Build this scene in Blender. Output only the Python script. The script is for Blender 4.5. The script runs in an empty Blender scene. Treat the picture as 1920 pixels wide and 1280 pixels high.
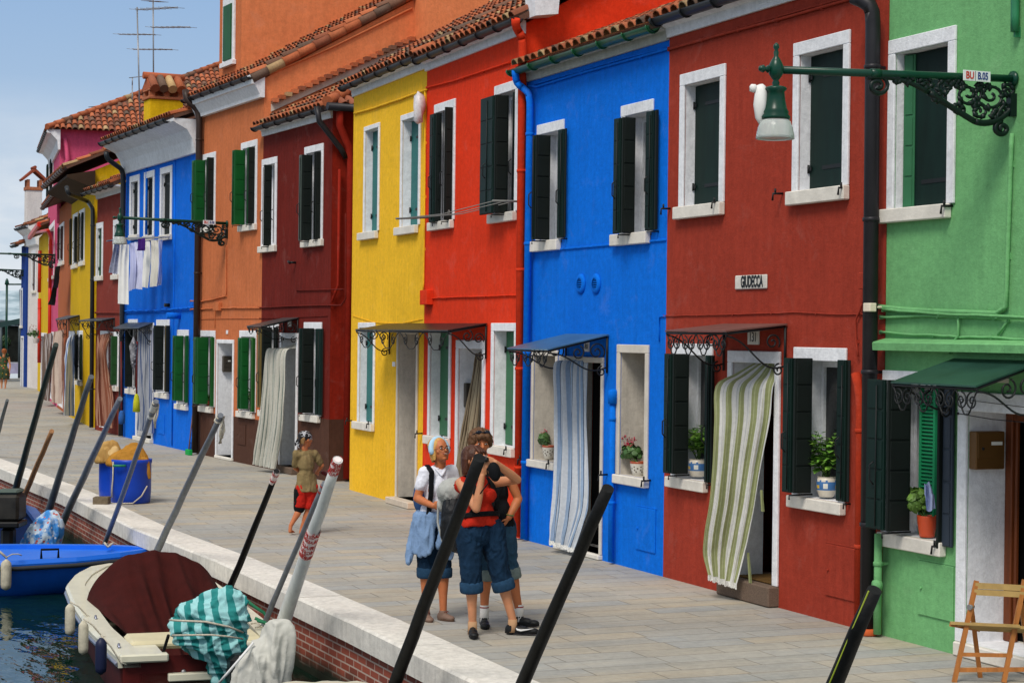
import bpy, bmesh, math, random
from mathutils import Vector, Matrix, noise
random.seed(7)
R = math.radians
sc = bpy.context.scene
col = sc.collection
# ---------------------------------------------------------------- camera
FPX, CX, CY, HC = 3500.0, 960.0, 640.0, 2.6
PSI = math.atan2(1520, 3500)
CR = Matrix.Rotation(math.pi/2-PSI, 3, 'Z') @ Matrix.Rotation(math.pi/2-15/3500, 3, 'X') @ Matrix.Rotation(0.012, 3, 'Z')
CAM = Vector((0, 0, HC))
cd = bpy.data.cameras.new('camera'); cam = bpy.data.objects.new('camera', cd); col.objects.link(cam)
cd.lens = FPX/1920*36; cd.sensor_width = 36; cd.clip_end = 2000; cd.clip_start = .1
cam.matrix_world = Matrix.Translation(CAM) @ CR.to_4x4()
sc.camera = cam
def ray(px, py): return CR @ Vector(((px-CX)/FPX, -(py-CY)/FPX, -1))
def onz(px, py, z=0.0):
    d = ray(px, py); return CAM + d*((z-HC)/d.z)
def ony(px, py, y):
    d = ray(px, py); return CAM + d*(y/d.y)
def onx(px, py, x):
    d = ray(px, py); return CAM + d*(x/d.x)
# ---------------------------------------------------------------- materials
def hexc(h):
    h = h.lstrip('#'); v = [int(h[i:i+2], 16)/255 for i in (0, 2, 4)]
    return tuple(c/12.92 if c <= .04045 else ((c+.055)/1.055)**2.4 for c in v) + (1,)
MATS = {}
def newmat(name):
    m = bpy.data.materials.new(name); m.use_nodes = True
    nt = m.node_tree; b = nt.nodes['Principled BSDF']; return m, nt, b
def nd(nt, t, **kw):
    n = nt.nodes.new(t)
    for k, v in kw.items():
        if k in n.inputs: n.inputs[k].default_value = v
        else: setattr(n, k, v)
    return n
def ramp(nt, stops, interp='LINEAR'):
    n = nt.nodes.new('ShaderNodeValToRGB'); cr = n.color_ramp; cr.interpolation = interp
    while len(cr.elements) < len(stops): cr.elements.new(.5)
    for e, (p, c) in zip(cr.elements, stops): e.position = p; e.color = c
    return n
def mix(nt, mode, fac, a, b):
    n = nt.nodes.new('ShaderNodeMix'); n.data_type = 'RGBA'; n.blend_type = mode
    for sock, v in ((n.inputs['Factor'], fac), (n.inputs['A'], a), (n.inputs['B'], b)):
        if hasattr(v, 'default_value') or hasattr(v, 'is_linked'): nt.links.new(v, sock)
        else: sock.default_value = v
    return n.outputs['Result']
def sc_col(c, k): return (min(c[0]*k, 1), min(c[1]*k, 1), min(c[2]*k, 1), 1)
def mat(name, hx, rough=.6, var=.15, scale=4, bump=0, bscale=60, metal=0, stretch=None, spec=None, attr=False, coat=0):
    if name in MATS: return MATS[name]
    m, nt, b = newmat(name); c = hexc(hx)
    tc = nd(nt, 'ShaderNodeTexCoord'); mp = nd(nt, 'ShaderNodeMapping')
    nt.links.new(tc.outputs['Object'], mp.inputs['Vector'])
    if stretch: mp.inputs['Scale'].default_value = stretch
    n = nd(nt, 'ShaderNodeTexNoise', Scale=scale, Detail=5, Roughness=.6)
    nt.links.new(mp.outputs[0], n.inputs['Vector'])
    rp = ramp(nt, [(.3, sc_col(c, 1-var)), (.7, sc_col(c, 1+var))]); nt.links.new(n.outputs['Fac'], rp.inputs[0])
    out = rp.outputs[0]
    if attr:
        at = nd(nt, 'ShaderNodeAttribute', attribute_name='tint')
        out = mix(nt, 'MULTIPLY', 1.0, out, at.outputs['Color'])
    nt.links.new(out, b.inputs['Base Color'])
    b.inputs['Roughness'].default_value = rough; b.inputs['Metallic'].default_value = metal
    b.inputs['Specular IOR Level'].default_value = spec if spec is not None else (.12 if rough > .7 else .3)
    if coat: b.inputs['Coat Weight'].default_value = coat
    if bump:
        n2 = nd(nt, 'ShaderNodeTexNoise', Scale=bscale, Detail=4); nt.links.new(tc.outputs['Object'], n2.inputs['Vector'])
        bp = nd(nt, 'ShaderNodeBump', Strength=bump, Distance=.01); nt.links.new(n2.outputs['Fac'], bp.inputs['Height'])
        nt.links.new(bp.outputs[0], b.inputs['Normal'])
    MATS[name] = m; return m
def stucco(name, hx, dirt=.25, seed=0.0, rough=.85, var=.07):
    """painted render: broad mottling, rain streaks, patched areas, fine grain"""
    if name in MATS: return MATS[name]
    m, nt, b = newmat(name); c = hexc(hx); L = nt.links
    tc = nd(nt, 'ShaderNodeTexCoord'); mp = nd(nt, 'ShaderNodeMapping'); mp.inputs['Location'].default_value = (seed, seed, seed)
    L.new(tc.outputs['Object'], mp.inputs['Vector'])
    n1 = nd(nt, 'ShaderNodeTexNoise', Scale=.9, Detail=6, Roughness=.65); L.new(mp.outputs[0], n1.inputs['Vector'])
    r1 = ramp(nt, [(.3, sc_col(c, 1-var)), (.7, sc_col(c, 1+var))]); L.new(n1.outputs['Fac'], r1.inputs[0])
    mp2 = nd(nt, 'ShaderNodeMapping'); mp2.inputs['Scale'].default_value = (5, 5, .5); mp2.inputs['Location'].default_value = (seed, 0, 0)
    L.new(tc.outputs['Object'], mp2.inputs['Vector'])
    n2 = nd(nt, 'ShaderNodeTexNoise', Scale=2.2, Detail=6, Roughness=.7); L.new(mp2.outputs[0], n2.inputs['Vector'])
    r2 = ramp(nt, [(.35, (1-dirt, 1-dirt, 1-dirt, 1)), (.6, (1, 1, 1, 1))]); L.new(n2.outputs['Fac'], r2.inputs[0])
    o = mix(nt, 'MULTIPLY', .75, r1.outputs[0], r2.outputs[0])
    n3 = nd(nt, 'ShaderNodeTexNoise', Scale=14, Detail=8, Roughness=.75); L.new(mp.outputs[0], n3.inputs['Vector'])
    r3 = ramp(nt, [(.32, (.78, .78, .78, 1)), (.6, (1.04, 1.04, 1.04, 1))]); L.new(n3.outputs['Fac'], r3.inputs[0])
    o = mix(nt, 'MULTIPLY', .8, o, r3.outputs[0])
    n6 = nd(nt, 'ShaderNodeTexNoise', Scale=2.6, Detail=9, Roughness=.7, Distortion=.6); L.new(mp.outputs[0], n6.inputs['Vector'])   # faded and re-touched patches
    r6 = ramp(nt, [(.56, (0, 0, 0, 1)), (.72, (1, 1, 1, 1))]); L.new(n6.outputs['Fac'], r6.inputs[0])
    m6 = nd(nt, 'ShaderNodeMath', operation='MULTIPLY'); m6.inputs[1].default_value = .28; L.new(r6.outputs[0], m6.inputs[0])
    pale = (c[0]*.8+.12, c[1]*.8+.11, c[2]*.8+.10, 1); o = mix(nt, 'MIX', m6.outputs[0], o, pale)
    L.new(o, b.inputs['Base Color']); b.inputs['Roughness'].default_value = rough; b.inputs['Specular IOR Level'].default_value = .1
    n4 = nd(nt, 'ShaderNodeTexNoise', Scale=38, Detail=8, Roughness=.7); L.new(tc.outputs['Object'], n4.inputs['Vector'])
    n5 = nd(nt, 'ShaderNodeTexNoise', Scale=2.5, Detail=3); L.new(tc.outputs['Object'], n5.inputs['Vector'])
    ad = nd(nt, 'ShaderNodeMath', operation='MULTIPLY_ADD'); ad.inputs[1].default_value = 3.0
    L.new(n5.outputs['Fac'], ad.inputs[0]); L.new(n4.outputs['Fac'], ad.inputs[2])
    bp = nd(nt, 'ShaderNodeBump', Strength=.55, Distance=.012); L.new(ad.outputs[0], bp.inputs['Height']); L.new(bp.outputs[0], b.inputs['Normal'])
    MATS[name] = m; return m
def attrmat(name, rough=.8, bump=.2, bscale=25, spec=.3, mult=1.0, noise=.35, sss=0):
    """colour from the face attribute 'tint' (pattern of the thing itself) times noise"""
    if name in MATS: return MATS[name]
    m, nt, b = newmat(name); L = nt.links
    at = nd(nt, 'ShaderNodeAttribute', attribute_name='tint'); tc = nd(nt, 'ShaderNodeTexCoord')
    n = nd(nt, 'ShaderNodeTexNoise', Scale=bscale, Detail=5, Roughness=.7); L.new(tc.outputs['Object'], n.inputs['Vector'])
    r = ramp(nt, [(.3, (1-noise,)*3+(1,)), (.7, (1, 1, 1, 1))]); L.new(n.outputs['Fac'], r.inputs[0])
    L.new(mix(nt, 'MULTIPLY', 1.0, at.outputs['Color'], r.outputs[0]), b.inputs['Base Color'])
    b.inputs['Roughness'].default_value = rough; b.inputs['Specular IOR Level'].default_value = spec
    if bump:
        bp = nd(nt, 'ShaderNodeBump', Strength=bump, Distance=.01); L.new(n.outputs['Fac'], bp.inputs['Height']); L.new(bp.outputs[0], b.inputs['Normal'])
    MATS[name] = m; return m
# ---------------------------------------------------------------- mesh builder
WM = {}
class MB:
    def __init__(s, M=None):
        s.v = []; s.f = []; s.mi = []; s.M = M or Matrix.Identity(4); s.sm = []; s.tint = []; s.uv = []; s.t = (1, 1, 1, 1)
    def pt(s, p): s.v.append(s.M @ Vector(p)); return len(s.v)-1
    def face(s, idx, mi=0, sm=False, uv=None):
        s.f.append(tuple(idx)); s.mi.append(mi); s.sm.append(sm); s.tint.append(s.t); s.uv.append(uv)
    def quad(s, a, b, c, d, mi=0, sm=False, uv=None): s.face([s.pt(a), s.pt(b), s.pt(c), s.pt(d)], mi, sm, uv)
    def box(s, x0, x1, y0, y1, z0, z1, mi=0):
        i = [s.pt((x, y, z)) for x in (x0, x1) for y in (y0, y1) for z in (z0, z1)]
        for q in ((0, 1, 3, 2), (4, 6, 7, 5), (0, 4, 5, 1), (2, 3, 7, 6), (0, 2, 6, 4), (1, 5, 7, 3)): s.face([i[k] for k in q], mi)
        return s
    def bevbox(s, x0, x1, y0, y1, z0, z1, b=.006, mi=0):
        xs, ys, zs = (x0, x1), (y0, y1), (z0, z1)
        vi = {}
        for i in (0, 1):
            for j in (0, 1):
                for k in (0, 1):
                    sx, sy, sz = (1 if i == 0 else -1), (1 if j == 0 else -1), (1 if k == 0 else -1)
                    vi[i, j, k, 0] = s.pt((xs[i], ys[j]+sy*b, zs[k]+sz*b)); vi[i, j, k, 1] = s.pt((xs[i]+sx*b, ys[j], zs[k]+sz*b)); vi[i, j, k, 2] = s.pt((xs[i]+sx*b, ys[j]+sy*b, zs[k]))
        loop = ((0, 0), (1, 0), (1, 1), (0, 1))
        for e in (0, 1):
            s.face([vi[e, j, k, 0] for j, k in loop], mi); s.face([vi[i, e, k, 1] for i, k in loop], mi); s.face([vi[i, j, e, 2] for i, j in loop], mi)
        for e in (0, 1):
            for g in (0, 1):
                s.face([vi[e, g, 0, 0], vi[e, g, 1, 0], vi[e, g, 1, 1], vi[e, g, 0, 1]], mi)
                s.face([vi[e, 0, g, 0], vi[e, 1, g, 0], vi[e, 1, g, 2], vi[e, 0, g, 2]], mi)
                s.face([vi[0, e, g, 1], vi[1, e, g, 1], vi[1, e, g, 2], vi[0, e, g, 2]], mi)
                for h in (0, 1): s.face([vi[e, g, h, 0], vi[e, g, h, 1], vi[e, g, h, 2]], mi)
        return s
    def prism(s, prof, a, b, mi=0, ax='x', caps=True):
        """closed profile [(p,q)] extruded along axis from a to b"""
        def P(t, p, q): return {'x': (t, p, q), 'y': (p, t, q), 'z': (p, q, t)}[ax]
        A = [s.pt(P(a, *c)) for c in prof]; B = [s.pt(P(b, *c)) for c in prof]; n = len(prof)
        for i in range(n): s.face([A[i], A[(i+1) % n], B[(i+1) % n], B[i]], mi)
        if caps: s.face(A[::-1], mi); s.face(B, mi)
        return s
    def tube(s, pts, r, n=8, mi=0, caps=True, flat=None):
        pts = [Vector(p) for p in pts]; m = len(pts); rs = r if isinstance(r, (list, tuple)) else [r]*m
        rings = []; up = None
        for i, p in enumerate(pts):
            t = (pts[min(i+1, m-1)]-pts[max(i-1, 0)])
            if t.length < 1e-9: t = Vector((0, 0, 1))
            t.normalize()
            if up is None:
                up = Vector((0, 0, 1)) if abs(t.z) < .9 else Vector((1, 0, 0))
            x = up - t*up.dot(t)
            if x.length < 1e-6: x = t.orthogonal()
            x.normalize(); y = t.cross(x); up = x
            rings.append([s.pt(p + (x*math.cos(2*math.pi*k/n) + y*math.sin(2*math.pi*k/n))*rs[i]) for k in range(n)])
        for i in range(m-1):
            for k in range(n): s.face([rings[i][k], rings[i][(k+1) % n], rings[i+1][(k+1) % n], rings[i+1][k]], mi, True)
        if caps: s.face(rings[0][::-1], mi); s.face(rings[-1], mi)
        return s
    def lathe(s, prof, c=(0, 0, 0), n=20, mi=0, axis=None, cap=True):
        """prof [(r,h)] about z through c"""
        c = Vector(c); A = Matrix.Identity(3)
        if axis is not None: A = Vector((0, 0, 1)).rotation_difference(Vector(axis)).to_matrix()
        rings = [[s.pt(c + A @ Vector((r*math.cos(2*math.pi*k/n), r*math.sin(2*math.pi*k/n), h))) for k in range(n)] for r, h in prof]
        for i in range(len(rings)-1):
            for k in range(n): s.face([rings[i][k], rings[i][(k+1) % n], rings[i+1][(k+1) % n], rings[i+1][k]], mi, True)
        if cap: s.face(rings[0][::-1], mi); s.face(rings[-1], mi)
        return s
    def grid(s, fn, nu, nv, mi=0, sm=True, uvf=None, tintf=None):
        g = [[s.pt(fn(i/nu, j/nv)) for j in range(nv+1)] for i in range(nu+1)]
        for i in range(nu):
            for j in range(nv):
                uv = [(a/nu, b/nv) for a, b in ((i, j), (i+1, j), (i+1, j+1), (i, j+1))]
                if tintf: s.t = tintf((i+.5)/nu, (j+.5)/nv)
                s.face([g[i][j], g[i+1][j], g[i+1][j+1], g[i][j+1]], mi, sm, uv)
        s.t = (1, 1, 1, 1); return s
    def mesh(s, name, mats, inv=None):
        me = bpy.data.meshes.new(name)
        me.from_pydata([tuple((inv @ v) if inv else v) for v in s.v], [], s.f)
        for m in (mats if isinstance(mats, (list, tuple)) else [mats]): me.materials.append(m)
        me.polygons.foreach_set('material_index', s.mi); me.polygons.foreach_set('use_smooth', s.sm)
        if any(t != (1, 1, 1, 1) for t in s.tint):
            a = me.color_attributes.new('tint', 'FLOAT_COLOR', 'CORNER'); k = 0; d = []
            for f, t in zip(s.f, s.tint): d += list(t)*len(f)
            a.data.foreach_set('color', d)
        if any(u for u in s.uv):
            ul = me.uv_layers.new(name='uv'); d = []
            for f, u in zip(s.f, s.uv):
                for q in (u or [(0, 0)]*len(f)): d += q
            ul.data.foreach_set('uv', d)
        me.update(); return me
    def build(s, name, mats, parent=None, fixn=True):
        inv = WM[parent.name].inverted() if parent else None
        me = s.mesh(name, mats, inv)
        if fixn:
            bm = bmesh.new(); bm.from_mesh(me); bmesh.ops.recalc_face_normals(bm, faces=bm.faces); bm.to_mesh(me); bm.free()
        return link(name, me, parent)
def link(name, me, parent=None):
    o = bpy.data.objects.new(name, me); col.objects.link(o)
    if parent: o.parent = parent; WM[o.name] = WM[parent.name]
    else: WM[o.name] = Matrix.Identity(4)
    return o
def recenter(o):
    """put a top-level mesh's origin at its base"""
    me = o.data; xs = [v.co for v in me.vertices]
    c = Vector((sum(v.x for v in xs)/len(xs), sum(v.y for v in xs)/len(xs), min(v.z for v in xs)))
    me.transform(Matrix.Translation(-c)); o.location = c; return o
def thing(name, label, cat, M=None, loc=None, group=None):
    o = bpy.data.objects.new(name, None); col.objects.link(o); o.empty_display_size = .3
    M = M if M is not None else Matrix.Translation(loc)
    o.matrix_world = M; WM[o.name] = M.copy(); o['label'] = label; o['category'] = cat
    if group: o['group'] = group
    return o
def tag(o, label, cat, group=None):
    o['label'] = label; o['category'] = cat
    if group: o['group'] = group
    return recenter(o)
def structure(o): o['kind'] = 'structure'; return o
def lerp(a, b, t): return a+(b-a)*t
def spiral(c, r0, r1, a0, turns, n=22):
    return [(c[0]+lerp(r0, r1, i/n)*math.cos(a0+turns*2*math.pi*i/n), c[1]+lerp(r0, r1, i/n)*math.sin(a0+turns*2*math.pi*i/n)) for i in range(n+1)]
def bez(p0, p1, p2, p3, n=12):
    o = []
    for i in range(n+1):
        t = i/n; a, b, c, d = (1-t)**3, 3*t*(1-t)**2, 3*t*t*(1-t), t**3
        o.append(tuple(a*w+b*x+c*y+d*z for w, x, y, z in zip(p0, p1, p2, p3)))
    return o
def text_mesh(mb, s, size, place, depth=.003, stretch=1.0, mi=0, bold=0.0):
    """default font laid flat; place(x, y, d) gives the 3D point; text centred"""
    cu = bpy.data.curves.new('t', 'FONT'); cu.body = s; cu.size = size; cu.align_x = 'CENTER'; cu.align_y = 'CENTER'; cu.extrude = depth; cu.offset = bold
    o = bpy.data.objects.new('t', cu); col.objects.link(o); bpy.context.view_layer.update()
    me = bpy.data.meshes.new_from_object(o.evaluated_get(bpy.context.evaluated_depsgraph_get()))
    base = [mb.pt(place(v.co.x*stretch, v.co.y, v.co.z)) for v in me.vertices]
    for p in me.polygons: mb.face([base[i] for i in p.vertices], mi)
    bpy.data.objects.remove(o); bpy.data.curves.remove(cu); bpy.data.meshes.remove(me)
# ---------------------------------------------------------------- shared materials
WHITE = stucco('white_paint', '#E9EBEF', .10, 1, .7)
STONE = mat('istrian_stone', '#D9D4CA', .75, .12, 6, .3, 40)
BEIGE = stucco('beige_render', '#C9C2B6', .2, 2, .8)
IRON = mat('wrought_iron', '#15181A', .5, .2, 10)
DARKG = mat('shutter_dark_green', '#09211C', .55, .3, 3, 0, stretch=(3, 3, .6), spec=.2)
BLACKG = mat('shutter_shade_green', '#06120F', .7, .25, 3)  # darker copy of the shutter green, shade on turned leaves put into it
GREEN = mat('shutter_green', '#07501C', .5, .2, 3)
TEAL = mat('shutter_teal', '#1D6A68', .5, .12, 3)
MIDG = mat('shutter_mid_green', '#2F6845', .5, .12, 3)
BROWNSH = mat('shutter_brown', '#3A1A14', .5, .2, 3)
GLASS = mat('window_glass', '#0A0D10', .06, 0, 3, spec=.8)
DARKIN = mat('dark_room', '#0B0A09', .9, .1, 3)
LEAD = mat('grey_pipe', '#2A292D', .45, .15, 5, metal=.3)
TILE = attrmat('roof_tile', .85, .5, 30)
WOOD = mat('door_wood', '#6A3517', .5, .3, 4, stretch=(8, 8, .5))
TINPLATE = mat('tin_sheet', '#4A4A4C', .4, .15, 5, metal=.4)
def tilecol():
    c = random.choice([hexc('#B5643F')]*4+[hexc('#C4714A')]*3+[hexc('#9A5A40')]*2+[hexc('#7D5A48'), hexc('#6A5548'), hexc('#B99A70')])
    k = random.uniform(.8, 1.15); return (c[0]*k, c[1]*k, c[2]*k, 1)
# ---------------------------------------------------------------- houses
class House:
    def __init__(s, label, pL, pR, H, paint, depth=8.0, slope=22, dado=None, dadoz=1.0, cat='house', name='house', gable=True, sidetone=None, roof=True):
        A = onz(*pL); B = onz(*pR); d = B-A; s.W = d.length
        s.M = Matrix.Translation(A) @ Matrix.Rotation(math.atan2(d.y, d.x), 4, 'Z'); s.I = s.M.inverted()
        s.o = s.I @ CAM; s.H = H; s.depth = depth; s.slope = math.tan(R(slope)); s.paint = paint
        s.root = thing(name, label, cat, s.M); s.ops = []; s.dado = dado; s.dadoz = dadoz; s.gable = gable; s.side = sidetone or paint
        s.rev = []
    def rd(s, px, py): return s.I.to_3x3() @ ray(px, py)
    def P(s, px, py, d=0.0):
        r = s.rd(px, py); t = (-d-s.o.y)/r.y; p = s.o+r*t; return p
    def U(s, px, py, u):
        r = s.rd(px, py); t = (u-s.o.x)/r.x; return s.o+r*t
    def mb(s): return MB(s.M)
    def wall(s, reveal=WHITE, z0=0.0, top=None):
        """front wall with real openings, reveals, sides, back and gables"""
        W, H, D = s.W, s.H, s.depth; m = s.mb()
        us = sorted({0, W} | {v for o in s.ops for v in o[:2]}); zs = sorted({z0, H} | {v for o in s.ops for v in o[2:4]} | ({s.dadoz} if s.dado else set()))
        for a, b in zip(us, us[1:]):
            for c, e in zip(zs, zs[1:]):
                um, zm = (a+b)/2, (c+e)/2
                if any(o[0] < um < o[1] and o[2] < zm < o[3] for o in s.ops): continue
                m.quad((a, 0, c), (b, 0, c), (b, 0, e), (a, 0, e), 3 if s.dado and zm < s.dadoz else 0)
        for (a, b, c, e, dp, mi) in s.ops:
            m.quad((a, 0, c), (a, dp, c), (a, dp, e), (a, 0, e), mi); m.quad((b, 0, c), (b, 0, e), (b, dp, e), (b, dp, c), mi)
            m.quad((a, 0, e), (a, dp, e), (b, dp, e), (b, 0, e), mi); m.quad((a, 0, c), (b, 0, c), (b, dp, c), (a, dp, c), mi)
        e = .004; rz = H + s.slope*(D/2); g = s.gable
        ht = 0 if g else getattr(s, 'hipup', .15)
        for u in (e, W-e):
            if ht: m.quad((u, 0, H), (u, D, H), (u, D, H+ht), (u, 0, H+ht), 2)
            if s.dado:
                m.quad((u, 0, z0), (u, D, z0), (u, D, s.dadoz), (u, 0, s.dadoz), 3); m.quad((u, 0, s.dadoz), (u, D, s.dadoz), (u, D, H), (u, 0, H), 2)
            else: m.quad((u, 0, z0), (u, D, z0), (u, D, H), (u, 0, H), 2)
            if g: m.face([m.pt((u, 0, H)), m.pt((u, D, H)), m.pt((u, D/2, rz))], 2)
        m.quad((0, D, z0), (W, D, z0), (W, D, H), (0, D, H), 2)
        if not g: m.quad((0, 0, H), (W, 0, H), (W, D, H), (0, D, H), 2)
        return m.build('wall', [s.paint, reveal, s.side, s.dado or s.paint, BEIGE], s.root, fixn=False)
    def roof(s, ov=.28, over0=0.0, over1=0.0, hip=False, drop=0.0, length=None):
        W, D = s.W, s.depth; sl = s.slope; c = 1/math.sqrt(1+sl*sl); y0 = -ov; z0 = s.H - drop + .06
        L = length or (D/2+ov)*math.sqrt(1+sl*sl); m = s.mb(); U0, U1 = -over0, W+over1
        def S(u, l, h=0): return (u, y0+l*c-h*sl*c, z0+l*c*sl+h*c)
        m.t = hexc('#6B4A3C')
        Lb = min(L, (W+over0+over1)/c) if hip else L
        if hip: m.face([m.pt(S(U0, 0)), m.pt(S(U1, 0)), m.pt(S(U1-L*c, L)), m.pt(S(U0, L))])
        else: m.quad(S(U0, 0), S(U1, 0), S(U1, L), S(U0, L))
        m.quad(S(U0, .0, -.07), S(U1, 0, -.07), S(U1, 0), S(U0, 0)); m.quad(S(U0, 0, -.07), S(U0, L, -.07), S(U0, L), S(U0, 0)); m.quad(S(U1, 0, -.07), S(U1, L if not hip else 0.01, -.07), S(U1, L if not hip else .01), S(U1, 0))
        m.quad(S(U0, 0, -.07), S(U1, 0, -.07), S(U1, L if not hip else .3, -.07), S(U0, L, -.07))
        y1 = D+ov; zr = z0+L*c*sl; m.quad((U0, y0+L*c, zr), (U1-(L*c if hip else 0), y0+L*c, zr), (U1, y1, z0), (U0, y1, z0))
        def column(fn, length, k0):
            nt = max(1, int(length/.37))
            for k in range(nt):
                m.t = tilecol(); a, b = k*.37-(.05 if k == 0 else .03), min((k+1)*.37+.02, length); jit = random.uniform(-.012, .012)
                ra, rb = .088, .07; n = 5; A = []; B = []; A2 = []
                for i in range(n+1):
                    th = math.pi*i/n
                    A.append(m.pt(fn(jit-math.cos(th)*ra, a, .034+math.sin(th)*ra*.85))); B.append(m.pt(fn(jit-math.cos(th)*rb, b, .004+math.sin(th)*rb*.85)))
                    A2.append(m.pt(fn(jit-math.cos(th)*(ra-.016), a, .034+math.sin(th)*(ra-.016)*.85)))
                for i in range(n): m.face([A[i], A[i+1], B[i+1], B[i]], 0, True); m.face([A[i], A[i+1], A2[i+1], A2[i]])
        n = int((U1-U0)/.195); du = (U1-U0)/n
        for i in range(n):
            uc = U0+(i+.5)*du; l = L if not hip else min(L, (U1-uc)/c)
            if l > .2: column(lambda q, l_, h, uc=uc: S(uc+q, l_, h), l, i)
        if hip:
            def T(v, l, h=0): return (U1-l*c+h*sl*c, y0+v, z0+l*c*sl+h*c)
            m.t = hexc('#6B4A3C'); yy = L*c
            m.face([m.pt(T(0, 0)), m.pt(T(2*yy, 0)), m.pt(T(yy, L))]); n = int(2*yy/.195)
            for i in range(n):
                v = (i+.5)*.195; l = min(v, 2*yy-v)/c
                if l > .2: column(lambda q, l_, h, v=v: T(v+q, l_, h), l, i)
            for k in range(int(L*1.2/.36)):
                m.t = tilecol(); a = k*.36/1.2; pts = [S(U1-a*c-.0, a, .07), S(U1-(a+.33)*c, a+.33, .05)]; m.tube(pts, [.1, .085], 8)
        # ridge
        for k in range(int((U1-U0-(L*c if hip else 0))/.36)):
            m.t = tilecol(); m.tube([(U0+k*.36, y0+L*c, zr+.03), (U0+k*.36+.37, y0+L*c, zr+.02)], [.1, .085], 8)
        m.t = (1, 1, 1, 1)
        s.eavez = z0; s.eavey = y0
        return m.build('roof', TILE, s.root, fixn=False)
    def gutter(s, m=LEAD, ext0=0, ext1=0, r=.07, drop=.03, name='gutter', soffit=.13, sofmat=None):
        g = s.mb(); z = s.eavez-drop; y = s.eavey-.035; n = 9; U0, U1 = -ext0, s.W+ext1
        for rr in (r, r-.012):
            A = []; B = []
            for i in range(n+1):
                t = math.pi*(1+i/n)+(.12 if i == 0 else -.12 if i == n else 0); A.append(g.pt((U0, y+rr*math.cos(t), z+rr*math.sin(t)))); B.append(g.pt((U1, y+rr*math.cos(t), z+rr*math.sin(t))))
            for i in range(n): g.face([A[i], B[i], B[i+1], A[i+1]], 0, True)
            g.face(A, 0)
        for k in range(int((U1-U0)/.65)+1):
            u = min(U0+.06+k*.65, U1-.05); g.tube([(u, y+(r+.008)*math.cos(t), z+(r+.008)*math.sin(t)) for t in [math.pi*(1+i/8) for i in range(9)]], .009, 5)
        o = g.build(name, m, s.root, fixn=False)
        if soffit:
            b = s.mb(); b.prism([(-.002, s.H-soffit), (-.035, s.H-soffit), (-.05, s.H-.03), (s.eavey+.03, s.H+.0), (s.eavey+.03, s.H+.035), (-.002, s.H+.035)], .0, s.W)
            b.build('eaves_board', sofmat or WHITE, s.root)
        return o
    # -- windows
    def opening(s, TL, TR, BL, ins, depth, mi=1, bot=0.0):
        a, b, c = s.P(*TL), s.P(*TR), s.P(*BL)
        u0, u1, z1, z0 = a.x, b.x, (a.z+b.z)/2, c.z
        s.ops.append((u0+ins, u1-ins, z0+bot, z1-ins*1.25, depth, mi)); return u0, u1, z0, z1
    def window(s, TL, TR, SL, SR, fw=.1, sh=.12, depth=.2, closed=None, closed_from=0.0, opens=(), frame=WHITE, silm=None, pane=True, revmi=1, green=None, name='window', louver=False, ajar=None):
        """TL/TR: outer top corners of the surround, SL/SR: top corners of the sill, all on the facade"""
        u0, u1, z0, z1 = s.opening(TL, TR, SL, fw, depth, revmi)
        zs2 = s.P(*SR); z0 = (s.P(*SL).z+zs2.z)/2; o = s.ops[-1]; s.ops[-1] = (o[0], o[1], z0, o[3], o[4], o[5])
        m = s.mb(); a, b = -.028, -.001; ft = fw*1.25
        m.bevbox(u0, u0+fw, a, b, z0+.001, z1-ft); m.bevbox(u1-fw, u1, a, b, z0+.001, z1-ft); m.bevbox(u0, u1, a, b, z1-ft+.0005, z1)
        w = m.build(name, frame, s.root, fixn=True)
        su0, su1 = s.P(*SL).x, s.P(*SR).x
        q = s.mb(); q.bevbox(su0, su1, -.075, -.002, z0-sh, z0-.0, .008); q.build('sill', silm or STONE, w)
        iu0, iu1, iz1 = u0+fw, u1-fw, z1-ft
        if pane and not closed:
            q = s.mb(); q.box(iu0+.002, iu1-.002, depth-.03, depth-.01, z0+.002, iz1-.002); q.build('glass_pane', GLASS, w)
            q = s.mb(); um = (iu0+iu1)/2
            for x0, x1 in ((iu0+.003, iu0+.05), (um-.03, um+.03), (iu1-.05, iu1-.003)): q.box(x0, x1, depth-.06, depth-.031, z0+.003, iz1-.003)
            q.box(iu0+.05, iu1-.05, depth-.058, depth-.032, iz1-.06, iz1-.004); q.box(iu0+.05, iu1-.05, depth-.058, depth-.032, z0+.004, z0+.07)
            q.build('window_frame', frame, w)
        if closed:
            d = depth-.02; cu = lerp(iu0, iu1, closed_from)
            s.leaf(w, (iu0+.004, d-.04), (iu1-.004, d-.04), z0+.01, iz1-.005, closed, hinge=True, rails=0)
        for (xa, xb, xc, yt, yb, m1, m2) in opens: s.lshutter(w, xa, xb, xc, yt, yb, m1, m2)
        return w, (iu0, iu1, z0, iz1)
    def leaf(s, parent, A, B, z0, z1, m, th=.035, boards=0, hinge=False, rails=5):
        """one shutter leaf between plan points A and B"""
        ax = Vector((A[0], A[1], 0)); d = Vector((B[0]-A[0], B[1]-A[1], 0)); L = d.length
        if L < .01: return
        q = MB(s.M @ Matrix.Translation(ax) @ Matrix.Rotation(math.atan2(d.y, d.x), 4, 'Z'))
        q.bevbox(0, L, 0, th, z0, z1, .004)
        n = rails; hh = (z1-z0)/max(n, 1)
        for k in range(n):
            a, b = z0+k*hh+.008, z0+(k+1)*hh-.008
            if L > .08: q.bevbox(.02, L-.02, -.008, -.0005, a, b, .004); q.bevbox(.02, L-.02, th+.0005, th+.008, a, b, .004)
        o = q.build('shutter', m, parent)
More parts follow.
